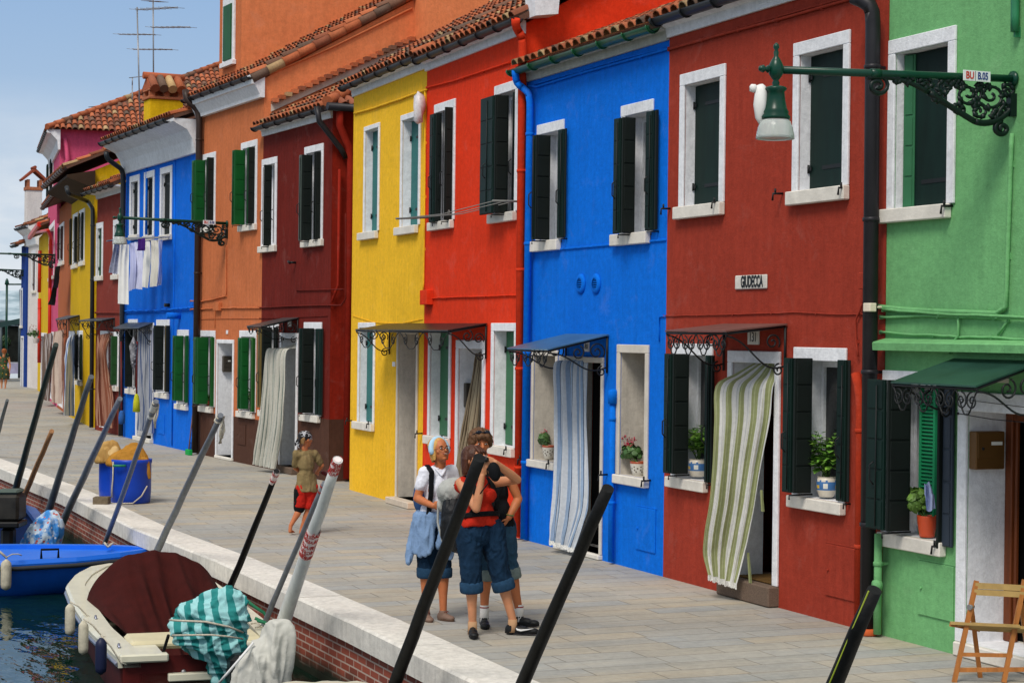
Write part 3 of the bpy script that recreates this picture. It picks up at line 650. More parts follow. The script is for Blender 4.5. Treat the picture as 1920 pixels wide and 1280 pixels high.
# ===== yellow house
yp = stucco('paint_yellow', '#F8C22E', .14, 14, var=.05)
pl, pr = (655, 917.5), (791, 956.5)
h = House('yellow house with half-closed teal shutters beside the alley', pl, pr, eave(pl, pr, (668, 163), (805, 113)), yp, slope=30, depth=9); H5 = h
w, io = h.window((685, 238), (714, 230), (677, 438), (710, 432), fw=.06, depth=.17, closed=TEAL, closed_from=.5)
w, io = h.window((754, 216.5), (791, 206), (746, 427), (785, 422), fw=.07, depth=.19, closed=TEAL)
w, io = h.window((674, 605), (705, 604), (667, 789), (703, 794.5), fw=.07, depth=.17, closed=TEAL)
h.hooks((660, 788), (700, 794))
m = h.mb()
D5 = h.door((747, 618), (786, 616), fw=.055, depth=.6, stepz=.1, frame=STB, revmi=4, panel=mat('door_beige', '#A89482', .7, .08))
m.bevbox(D5[0]-.12, D5[1]+.08, -.16, .55, .003, .1, .01); m.build('door_step', mat('step_stone_warm', '#C9BBAA', .8, .1, 5, .2), h.root)
h.cable([(664, 213), (700, 203), (750, 186), (800, 168)], .016, yp, .02, wob=.004); h.cable([(797, 172), (797, 300), (796, 420), (794, 545)], .014, yp, .02); h.cable([(662, 592), (700, 604), (750, 607), (792, 598)], .005, yp, .01)
h.plaque((737, 678), (742, 687))
m = h.mb(); rr = random.Random(3)
m.lathe([(.01, 0), (.07, -.06), (.09, -.2), (.08, -.35), (.06, -.42), (.02, -.46)], h.P(786, 173, .12), 9); m.v = [v+Vector([rr.uniform(-.02, .02) for _ in range(3)]) for v in m.v]
tag(m.build('plastic_bag', mat('plastic_bag', '#D5CFD0', .3, .2, 20)), 'crumpled whitish bag tied to the cable at the top of the yellow wall', 'bag')
h.wall(); h.roof(ov=.15, over0=.05); h.gutter(LEAD, ext0=.1)
# awning shared over the yellow door and the red window
h.awning((732, 610), (661, 622), (915, 601), (845, 613), mat('awning_dark_tin', '#181A19', .4, .2), scroll=.42, n=4, brh=.45)
# ===== dark red house with hipped roof
dp = stucco('paint_dark_red', '#70231C', .3, 17, var=.1); dado = stucco('dado_brown', '#54382D', .2, 4)
pl, pr = (487, 875), (616, 902.5)
h = House('dark red house with a hipped tile roof at the corner of the alley', pl, pr, eave(pl, pr, (487, 248), (618, 206)), dp, slope=27, depth=8, dado=dado, gable=False, sidetone=stucco('paint_dark_red_side', '#8A2416', .25, 2)); H6 = h
h.dadoz = h.P(563, 779).z
w, io = h.window((493, 300), (521, 293), (489, 462), (520, 460), depth=.22, opens=[(493, 495, 512, 309, 461, BLACKG, BLACKG), (513, 515, 518, 306, 459, BLACKG, BLACKG)])
w, io = h.window((573, 276), (608, 269), (569.6, 452.5), (608, 447.5), depth=.22, opens=[(560, 566, 588, 290, 451, mat('shutter_pale_edge', '#4E5A54', .5), BLACKG), (588, 592, 604, 284, 449, BLACKG, BLACKG)])
w, io = h.window((494, 606), (524, 604), (489, 768), (523, 772), depth=.25, opens=[(482, 491, 512, 613, 764, mat('shutter_olive', '#6B5A2A', .5), BLACKG), (512, 516, 524, 613, 768, BLACKG, BLACKG)])
w, io = h.window((572, 605), (605, 603), (567, 775), (601.5, 780.5), depth=.25, opens=[(559, 566, 591, 615, 774, DARKG, BLACKG), (591, 604, 609, 616, 779, DARKG, BLACKG)])
D6 = h.door((527, 625), (560.5, 623), fw=.08, depth=.45, stepz=.12)
m = h.mb(); m.bevbox(D6[0]-.04, D6[1]+.08, -.12, .5, .003, .12, .01); m.build('door_step', mat('granite_step', '#6A5A4E'), h.root)
h.inner(D6, .5)
h.awning((533, 594), (463, 610), (561, 596), (488, 611.5), TINPLATE, scroll=.2, n=2, brh=.4)
h.cable([(484, 577), (540, 574), (600, 572), (640, 572), (648, 560), (648, 400)], .013, dp, .02); h.cable([(556, 544), (600, 543), (645, 542)], .01, dp, .02); h.cable([(487, 597), (550, 595), (614, 592)], .006, dp, .01)
h.plaque((541, 600), (547, 612)); m = h.mb(); a = h.P(545, 492, .1); m.tube([(a.x, 0, a.z), (a.x, -.12, a.z)], .02, 8); m.tube([(a.x-.06, -.12, a.z+.02), (a.x+.02, -.12, a.z-.01)], .025, 8); m.build('wall_lamp_stub', IRON, h.root)
h.wall(); h.roof(ov=.15, hip=True, over1=.2); h.gutter(LEAD, ext0=.05, ext1=.1)
m = h.mb()   # side gutter of the hip and the two joined downpipes on the alley wall
W_ = h.W; z = h.eavez-.03; m.tube([(W_+.26, -.2, z), (W_+.26, 4.5, z)], .07, 10); m.build('side_gutter', LEAD, h.root)
m = h.mb(); m.tube([(W_+.12, -.34, z), (W_+.14, -.3, z-.25), (W_+.1, .12, z-.7), (W_+.09, .22, z-.85)], .05, 10); m.build('drainpipe', LEAD, h.root)
m = h.mb(); m.tube([(W_+.2, .05, z), (W_+.2, .05, z-.3), (W_+.1, .26, z-.65), (W_+.1, .3, z-.95), (W_+.1, .3, .05)], .065, 12); m.tube([(W_+.09, .1, z-1.05), (W_+.09, .1, 3.4), (W_+.05, .0, 3.1)], .025, 8); m.build('drainpipe', stucco('paint_red_pipe3', '#93271A', .15), h.root)
# ===== orange tall house
op = stucco('paint_orange', '#CC7549', .2, 20, var=.08); ops = stucco('orange_side_lit', '#E08455', .12, 21, var=.07)  # side orange is a lighter copy, the light falling there put into its colour
pl, pr = (368, 850), (487, 875)
h = House('tall terracotta orange house with bright green shutters and an attic storey', pl, pr, eave(pl, pr, (372, 192), (487, 150)), op, slope=30, depth=11, dado=dado, sidetone=ops); H7 = h
h.dadoz = h.P(400, 775).z
hf = .62
w, io = h.window((380, 292), (406, 283), (377, 428), (403, 424), depth=.2, opens=[(359, 366, 387, 300, 414, GREEN, GREEN), (387, 389, 403, 295, 414, GREEN, BLACKG)])
w, io = h.window((454, 269), (484, 261), (451.5, 423), (483, 420), depth=.2, opens=[(434.5, 440, 462, 281, 421, GREEN, GREEN), (462, 466, 480, 276, 420, GREEN, BLACKG)])
w, io = h.window((376, 620), (405, 619), (374, 759), (401, 764), depth=.25, opens=[(362, 370, 393, 632, 757.6, GREEN, GREEN), (393, 396, 404, 632, 762, mat('shutter_light_edge', '#3F6A35', .5), GREEN)]); IO7L = io
w, io = h.window((451, 620), (482, 619), (448, 769), (479, 774), depth=.25, opens=[(445, 452, 469, 633, 767, GREEN, GREEN), (469, 473, 481, 633, 772, mat('shutter_light_edge', '#3F6A35', .5), GREEN)]); IO7R = io
D7 = h.door((408, 636), (440, 637), fw=.06, depth=.5, stepz=.06)
m = h.mb(); m.bevbox(D7[0]-.06, D7[1]+.06, -.05, .45, .003, .06, .01); m.build('door_step', STONE, h.root)
h.inner(D7, .52, mat('door_grey_beige', '#8A857E', .7)); h.jambbox(D7[0], 419, 435, 667, 697, mat('mailbox_dark', '#4A443C'), .1)
h.cable([(357, 564), (375, 565), (400, 561), (424, 555), (424, 520), (424, 460)], .014, op, .02, wob=.004); h.cable([(357, 580), (400, 578), (440, 577), (487, 577)], .014, op, .02, wob=.004); h.cable([(372, 598), (430, 597), (486, 597)], .006, op, .01); h.cable([(403, 580), (403, 615)], .008, op, .01)
m = h.mb(); a, b = h.P(399, 567, .08), h.P(409, 582, .08); m.bevbox(a.x, b.x, -.08, -.001, b.z, a.z, .005); m.build('junction_box', op, h.root)
h.plaque((425, 619), (428, 626)); h.hatch((446, 795), (461, 797), (461, 835), (446, 832), dado)
h.wall(); h.roof(ov=.24, over0=.05, over1=.08)
m = h.mb(); z = h.H; m.prism([(-.001, z-.36), (-.09, z-.36), (-.1, z-.3), (-.2, z-.12), (-.24, z-.11), (-.26, z-.0), (-.3, z+.02), (-.3, z+.05), (-.001, z+.05)], -.02, h.W+.05); m.build('cornice', WHITE, h.root)
h.gutter(LEAD, ext0=.3, ext1=-.02, drop=.02, soffit=0)
h.pipe([(348, 170, .34), (350, 188, .34), (371, 205, .12), (374, 225, .1), (364, 848, .1)], .07, mat('pipe_brown', '#33241E', .5, .2))
# attic storey (dormer), chimney breast and the brick drip course along the neighbour's roof
m = h.mb(); a, b = h.P(411, 130, -.35), h.P(452, 118, -.35); zb = h.H+.0; X0, X1 = a.x, b.x; zt = zb+3.4
m.quad((X0, .35, zb), (X1, .35, zb), (X1, .35, zt), (X0, .35, zt)); m.quad((X1, .35, zb), (X1, 7, zb), (X1, 7, zt), (X1, .35, zt), 1); m.quad((X0, .35, zb), (X0, .35, zt), (X0, 7, zt), (X0, 7, zb), 1); m.quad((X0, 7, zb), (X1, 7, zb), (X1, 7, zt), (X0, 7, zt), 1); m.quad((X0, .35, zt), (X1, .35, zt), (X1, 7, zt), (X0, 7, zt))
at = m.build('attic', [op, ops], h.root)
q = h.mb(); p0, p1 = h.P(418, 120, -.32), h.P(440, 5, -.32); q.bevbox(p0.x, p1.x, .30, .349, p0.z, p1.z+.15); q.bevbox(p0.x-.06, p1.x+.06, .26, .348, p0.z-.1, p0.z-.002); aw = q.build('attic_window', WHITE, at)
q = h.mb(); q.bevbox(p0.x+.12, p1.x-.1, .27, .299, p0.z+.03, p1.z); q.build('attic_shutter', GREEN, at)
q = h.mb(); q.bevbox(X0-.12, X1+.15, .15, 7.1, zt, zt+.15); q.build('attic_eaves', WHITE, at)
m = h.mb(); u = h.W; yc = h.U(775, 200, u).y; m.box(u+.0045, u+.6, yc, 9.5, 4, h.U(775, -60, u).z+.6); m.build('chimney_breast', ops, h.root)
m = h.mb(); P0 = h.U(508, 190, u); P1 = h.U(775, 70, u); nb = 22
for i in range(nb):
    t = i/nb; v = P0.lerp(P1, t); v2 = P0.lerp(P1, (i+.8)/nb); m.t = tilecol(); m.prism([(v.y, v.z-.03), (v2.y, v.z-.03), (v2.y, v.z+.05), (v.y, v.z+.05)], u+.005, u+.14+random.uniform(0, .03))
m.t = hexc('#8A6A58'); m.prism([(P0.y, P0.z-.05), (P1.y, P1.z-.05), (P1.y, P1.z+.0), (P0.y, P0.z+.0)], u+.005, u+.1)
m.build('brick_drip_course', TILE, h.root)
m = h.mb(); m.prism([(P0.y, P0.z-.2), (P1.y, P1.z-.2), (P1.y, P1.z-.055), (P0.y, P0.z-.055)], u+.005, u+.03); m.build('flashing', mat('flashing', '#C8BDB0', .7), h.root)
m = h.mb(); pts = [h.U(x, y, u) for x, y in ((480, 150), (620, 90), (772, 16))]; m.tube([(u+.02, p.y, p.z) for p in pts], .02, 6); m.build('cable', ops, h.root)
# rake tiles along the orange gable
m = h.mb(); sl = h.slope; c = 1/math.sqrt(1+sl*sl)
for k in range(16):
    l = -.3+k*.36; m.t = tilecol(); m.tube([(u+.02, l*c, h.H+.13+l*c*sl), (u+.02, (l+.38)*c, h.H+.12+(l+.38)*c*sl)], [.1, .09], 8)
m.build('verge_tiles', TILE, h.root, fixn=False)
# ===== far blue pair with the white coved cornice
b2 = stucco('paint_blue_far', '#0C6CDD', .15, 30, var=.08)
pl, pr = (231, 818.5), (366, 849)
h = House('blue double house with a white coved cornice, laundry hanging under its three tall windows', pl, pr, eave(pl, pr, (235, 318), (368, 284)), b2, slope=20, depth=8, gable=True); H8 = h
for (a, b, c, d) in (((245, 330), (263, 328), (246, 441), (262, 440)), ((272, 322), (291, 320), (272, 443), (290, 441)), ((302, 315), (324, 310), (303, 442), (323, 439))):
    h.window(a, b, c, d, fw=.12, depth=.12, closed=BLACKG, sh=.12)
w, io = h.window((242, 600), (259, 597), (239, 727), (257, 731), fw=.12, depth=.25, opens=[(234, 236, 251, 616, 725, BLACKG, BLACKG), (252, 253.5, 259, 612, 726, mat('shutter_rust', '#5B2E22', .5), BROWNSH)])
w, io = h.window((295, 600), (319, 598), (295, 733), (318, 740), fw=.12, depth=.25, opens=[(287, 290, 309, 610, 731, DARKG, BLACKG), (309, 311, 321, 610, 735, mat('shutter_olive', '#6B5A2A'), BLACKG)])
w, io = h.window((334, 619), (355, 617), (332, 754), (354, 761), fw=.12, depth=.25, opens=[(323, 328, 346, 629, 751, GREEN, GREEN), (346, 348, 356, 629, 755, mat('shutter_light_edge', '#3F6A35'), GREEN)])
D8 = h.door((258, 606), (290, 604), fw=.1, depth=.4, stepz=.1); m = h.mb(); m.bevbox(D8[0]-.1, D8[1]+.1, -.1, .35, .003, .1, .01); m.build('door_step', STONE, h.root)
m = h.mb(); z = h.H; m.prism([(-.001, z-.08), (-.08, z-.08), (-.1, z+.02), (-.14, z+.2), (-.26, z+.4), (-.46, z+.5), (-.5, z+.52), (-.56, z+.56), (-.56, z+.62), (-.001, z+.62)], -.03, h.W+.03); m.build('cornice', WHITE, h.root)
h.awning((240, 606), (210, 616.5), (289, 602), (262, 612), mat('awning_slate', '#3C4650', .4, .2), scroll=.3, n=2, brh=.45)
m = h.mb(); u = h.P(325, 700).x; m.tube([(u, -.01, .05), (u, -.01, h.H-.1)], .02, 6); m.tube([(h.P(272, 700).x, -.01, h.P(272, 440).z), (h.P(272, 700).x, -.01, h.H)], .03, 6); m.build('wall_seam', b2, h.root)
h.cable([(231, 583), (290, 582), (366, 576)], .02, b2, .04, wob=.01); h.cable([(231, 587), (300, 585), (366, 580)], .012, b2, .02)
m = h.mb(); p = h.P(338, 592); m.tube([(p.x, 0, p.z), (p.x, -.3, p.z)], .07, 12); m.build('flue_outlet', b2, h.root)
m = h.mb(); p = h.P(318, 572); m.tube([(p.x, 0, p.z), (p.x, -.12, p.z)], .04, 8); m.build('wall_lamp_stub', IRON, h.root)
h.hatch((297, 776), (309, 778), (309, 815), (297, 812))
h.pipe([(358, 820, .08), (356, 850, .08)], .04, b2)
h.H += .62; h.roof(ov=.56, over0=.05, over1=.05); h.gutter(mat('gutter_dark', '#22262A'), ext0=.05, ext1=-.25, r=.09, soffit=0); h.H -= .62
h.wall(); h.pipe([(199, 285, .62), (201, 298, .6), (229, 318, .14), (231, 335, .12), (229, 600, .1), (226, 817, .1)], .06, mat('gutter_dark', '#22262A'))
# chimney on the roof
m = h.mb(); q = h.P(306, 236, -1.2); cz = q.z; X, Y = q.x, 1.2; WX, WY = .3, .42; m.bevbox(X-WX, X+WX, Y-WY, Y+WY, cz-1.6, cz+.62, .01); ch = m.build('chimney', stucco('chimney_yellow', '#E3B81A', .15), h.root)
br = mat('chimney_brick', '#A8684A', .8, .25, 12, .4); m = h.mb(); zc = cz+.62; m.bevbox(X-WX-.04, X+WX+.04, Y-WY-.04, Y+WY+.04, zc+.001, zc+.07, .01)
for i in (0, .5, 1):
    y = lerp(Y-WY+.06, Y+WY-.06, i)
    for x in (X-WX+.05, X+WX-.05): m.box(x-.05, x+.05, y-.07, y+.07, zc+.072, zc+.2)
m.bevbox(X-WX-.03, X+WX+.03, Y-WY-.03, Y+WY+.03, zc+.201, zc+.25, .01); m.build('chimney_hood', br, ch)
m = h.mb(); n = 4
for sgn in (-1, 1):
    for i in range(n):
        m.t = tilecol() if i != 2 else hexc('#C9A878'); y = lerp(Y-WY-.02, Y+WY+.02, (i+.5)/n)
        m.tube([(X+sgn*.46, y, zc+.24), (X+sgn*.05, y, zc+.56)], [.115, .095], 10)
m.t = hexc('#B8623E'); m.tube([(X, Y-WY-.1, zc+.6), (X, Y+WY+.1, zc+.6)], .09, 8); m.prism([(X-.42, zc+.255), (X+.42, zc+.255), (X+.03, zc+.54), (X-.03, zc+.54)], Y-WY-.02, Y+WY+.02, ax='y')
m.build('chimney_roof', TILE, ch, fixn=False)
# antennas
def antenna(label, mast, booms, y, base):
    P_ = [h.P(a, b, -y) for a, b in mast]; t = thing('tv_antenna', label, 'antenna', Matrix.Translation(h.M @ P_[-1]), group='television antennas above the roofs')
    m = h.mb(); m.tube([P_[0], P_[-1]], .022, 6); m.build('mast', mat('aluminium', '#8C8C8E', .4, .2, 6, metal=.6), t)
    for (a, b, c, d) in booms:
        m = h.mb(); A, B = h.P(a, b, -y), h.P(c, d, -y); m.tube([A, B], .016, 6)
        for k in range(7):
            v = A.lerp(B, (k+.5)/7); m.tube([v+Vector((0, -.28, 0)), v+Vector((0, .28, 0))], .006, 4)
        m.build('boom', mat('aluminium', '#8C8C8E'), t)
antenna('taller antenna mast with three crossbars rising behind the yellow chimney', [(287, -12), (288, 190)], [(224, 65, 290, 65), (285, 52, 356, 51), (250, 93, 322, 93), (280, 3, 300, 3)], 3.0, 0)
antenna('bare antenna mast with one crossbar at its top, left of the yellow chimney', [(257, 14), (263, 245)], [(255, 19, 333, 14)], 2.4, 0)
# ===== small dull red house
m2 = stucco('paint_dull_red', '#8A3B31', .25, 31); pl, pr = (178, 805), (230, 818)
h = House('narrow dull red house between the black drainpipes, a brown striped curtain in its door', pl, pr, eave(pl, pr, (182, 364), (228, 352)), m2, slope=26, depth=7); H9 = h
h.window((182, 418), (194.5, 417), (181, 518), (194, 517), fw=.12, depth=.1, closed=mat('shutter_far_green', '#1E4A22', .5))
h.window((214, 412), (225.5, 411), (212, 516), (225, 514), fw=.12, depth=.1, closed=mat('shutter_far_green', '#1E4A22', .5))
h.window((209, 622), (224, 622), (209, 722), (223, 725), fw=.12, depth=.25, opens=[(207, 209, 222, 630, 721, mat('shutter_far_green', '#1E4A22'), mat('shutter_far_green', '#1E4A22'))])
D9 = h.door((190, 620), (206, 620), fw=.12, depth=.4, stepz=.1)
h.awning((172, 600), (147, 602), (216, 591), (192, 598), mat('awning_slate', '#3C4650'), scroll=.35, n=2, brh=.5)
h.cable([(178, 586), (230, 586)], .015, m2, .03)
h.wall(); h.roof(ov=.3); h.gutter(mat('gutter_dark', '#22262A'), ext0=.2)
# ===== ochre-yellow house
y2 = stucco('paint_ochre', '#D9AF16', .2, 33); pl, pr = (130, 780.5), (172, 801.5)
h = House('ochre yellow house with deep eaves and two shuttered windows side by side upstairs', pl, pr, eave(pl, pr, (163, 330)), y2, slope=24, depth=9); H10 = h
h.window((138, 402), (147, 398), (137, 497), (146, 495), fw=.15, depth=.2, opens=[(130, 131.5, 137, 410, 496, mat('shutter_olive', '#6B5A2A'), BLACKG), (139, 140, 147, 406, 492, BLACKG, BLACKG)])
h.window((150, 394), (160, 391), (151, 491), (160, 490), fw=.15, depth=.2, opens=[(147, 148, 152, 400, 490, BLACKG, BLACKG), (152, 153, 159, 398, 486, BLACKG, BLACKG)])
h.window((146, 620), (156, 619), (146, 712), (155, 716), fw=.15, depth=.2, opens=[(140, 141, 149, 628, 711, mat('shutter_olive', '#6B5A2A'), BLACKG), (149, 150, 156.5, 627, 712, DARKG, DARKG)])
D10 = h.door((131, 621), (142, 620), fw=.12, depth=.4, stepz=.1)
h.awning((126, 592), (104, 598), (150, 590), (126, 596), mat('awning_slate', '#3C4650'), scroll=.5, n=2, brh=.6)
m = h.mb(); W_ = h.W; z = h.P(150, 342).z
h.wall(); h.roof(ov=.75, over0=.2, over1=.2); h.gutter(mat('gutter_brown', '#4A2C26', .4), ext0=.2, ext1=.2, r=.09, soffit=0)
m = h.mb(); m.prism([(0, h.H-.5), (-.72, h.H-.22), (-.72, h.H-.16), (0, h.H-.02)], .0, h.W+.2); m.build('eaves_board', mat('eaves_shadow_wood', '#3A2C22', .8), h.root)  # dark timber wedge, the shade under the deep eaves put into its colour
h.pipe([(125, 350, .85), (128, 363, .82), (165, 378, .15), (174, 392, .12), (173, 802, .12)], .055, mat('gutter_dark', '#22262A'))
# ===== pink house rising behind, terracotta house, yellow house with red pipes, white house, dark blue house
pk = stucco('paint_pink', '#D2577C', .12, 35)
ob = stucco('paint_tan_orange', '#B5663F', .25, 36); pl, pr = (107, 763.5), (130, 780.5)
h = House('low tan orange house with dark brown shutters and clothes on a rack', pl, pr, eave(pl, pr, (118, 385)), ob, slope=22, depth=7); H11 = h
h.window((112, 420), (121, 418), (112, 492), (121, 491), fw=.12, depth=.2, opens=[(108, 109, 113.5, 426, 486, BROWNSH, BROWNSH), (114, 115, 120, 424, 486, BROWNSH, BROWNSH)])
D11 = h.door((111, 622), (120, 622), fw=.1, depth=.3, stepz=.1)
h.wall(); h.roof(ov=.5); h.gutter(mat('gutter_brown', '#4A2C26'), soffit=0)
pl, pr = (90, 748), (107, 763.5)
h = House('tall pink house with a hipped tile roof rising above its neighbours', pl, pr, eave(pl, pr, (105, 264)), pk, slope=27, depth=14, gable=False); H12 = h
h.window((91, 292), (101, 285), (91, 372), (100, 370), fw=.15, depth=.2, opens=[(87, 88, 93, 308, 370, DARKG, DARKG), (93, 94.5, 100, 298, 370, DARKG, BLACKG)])
h.window((93, 420), (103, 418), (93, 520), (103, 518), fw=.15, depth=.2, closed=BROWNSH)
D12 = h.door((92, 622), (102, 622), fw=.1, depth=.3, stepz=.1)
m = h.mb(); z = h.H; m.prism([(-.001, z-.6), (-.06, z-.6), (-.1, z-.3), (-.3, z-.08), (-.42, z-.06), (-.42, z+.05), (-.001, z+.05)], -.05, h.W+.3); m.build('cornice', WHITE, h.root)
h.hipup = .24; h.wall(); h.roof(hip=True, over1=.35, ov=.4); h.gutter(mat('gutter_dark', '#22262A'), soffit=0)
m = h.mb(); W_ = h.W; m.tube([(W_+.06, .15, h.H-.2), (W_+.1, .25, h.H-.9), (W_+.1, -.0, h.H-1.6), (W_+.1, -.0, h.H-3)], .08, 8); m.build('drainpipe', pk, h.root)
for px, py, l in ((172, 215, 'small bent antenna on the near end of the pink house roof'), (248, 160, 'small antenna behind the crossbar mast, on the far roof')):
    p = h.U(px, py, h.W-2.2); t = thing('tv_antenna', l, 'antenna', Matrix.Translation(h.M @ p), group='television antennas above the roofs')
    m = h.mb(); m.tube([p, p+Vector((0, 0, .25))], .02, 5); m.tube([p+Vector((0, 0, -.9)), p], .02, 5); m.build('mast', mat('aluminium', '#8C8C8E'), t)
    m = h.mb(); m.tube([p+Vector((-.1, -.1, .26)), p+Vector((.5, .5, .28))], .015, 5); m.build('boom', mat('aluminium', '#8C8C8E'), t)
y3 = stucco('paint_lemon', '#DDB51E', .15, 38); pl, pr = (70, 731), (90, 748)
h = House('narrow yellow house with bright red drainpipes', pl, pr, eave(pl, pr, (86, 432)), y3, slope=22, depth=8); H13 = h
RP = mat('pipe_red', '#C22A18', .4, .1)
h.pipe([(66, 436, .3), (90, 432, .3), (95, 445, .15), (92, 540, .12)], .06, RP); h.pipe([(75, 470, .1), (73, 548, .1)], .07, RP); h.pipe([(74, 560, .1), (74, 680, .1)], .07, RP); h.pipe([(94, 470, .1), (93, 700, .1)], .06, RP)
D13 = h.door((78, 624), (88, 624), fw=.1, depth=.3, stepz=.1)
h.wall(); h.roof(ov=.35); m = h.mb(); m.bevbox(-.2, h.W, -.45, -.3, h.H-.05, h.H+.12, .02); m.build('gutter', RP, h.root)
wp = stucco('paint_offwhite', '#DDD6D2', .15, 39); pl, pr = (48, 725), (70, 729)
h = House('whitewashed house at the far end of the row with a white hooded chimney', pl, pr, eave(pl, pr, (60, 428)), wp, slope=24, depth=8); H14 = h
m = h.mb(); z = h.H; m.prism([(-.001, z-.8), (-.1, z-.75), (-.2, z-.3), (-.45, z-.1), (-.45, z+.05), (-.001, z+.05)], 0, h.W); m.build('cornice', WHITE, h.root)
h.window((60, 470), (68, 468), (60, 545), (68, 544), fw=.12, depth=.1, closed=BROWNSH)
h.wall(); h.roof(ov=.45, over0=.1); h.gutter(mat('gutter_dark', '#22262A'), soffit=0, r=.1)
m = h.mb(); a, b = h.P(62, 410, -1.0), h.P(62, 358, -1.0); X, zt_ = a.x, b.z; m.bevbox(X-.3, X+.3, .65, 1.35, a.z-1.6, zt_, .01); ch = m.build('chimney', wp, h.root)
m = h.mb(); m.bevbox(X-.34, X+.34, .61, 1.39, zt_+.001, zt_+.16, .01)
for x in (X-.24, X+.24):
    for y in (.72, 1.28): m.box(x-.06, x+.06, y-.07, y+.07, zt_+.162, zt_+.5)
m.build('chimney_collar', br, ch); m = h.mb(); m.prism([(.45, zt_+.42), (1.0, zt_+.88), (1.55, zt_+.42), (1.6, zt_+.5), (1.0, zt_+1.04), (.4, zt_+.5)], X-.4, X+.4); m.tube([(X-.42, 1.0, zt_+1.06), (X+.42, 1.0, zt_+1.06)], .08, 8); m.build('chimney_roof', mat('tile_red_plain', '#8A4632', .8, .2), ch)
nb = stucco('paint_navy', '#1E3F8A', .2, 40); pl, pr = (38, 724), (47.5, 725.5)
h = House('dark blue house end showing left of the white house', pl, pr, eave(pl, pr, (42, 462)), nb, slope=22, depth=8); H15 = h
h.window((39, 540), (43, 540), (39, 610), (43, 610), fw=.08, depth=.1, closed=BLACKG); D15 = h.door((40, 630), (45, 630), fw=.06, depth=.2, panel=BLACKG)
h.wall(); h.roof(ov=.4, over0=.2); h.gutter(mat('gutter_dark', '#22262A'), soffit=0, r=.1)
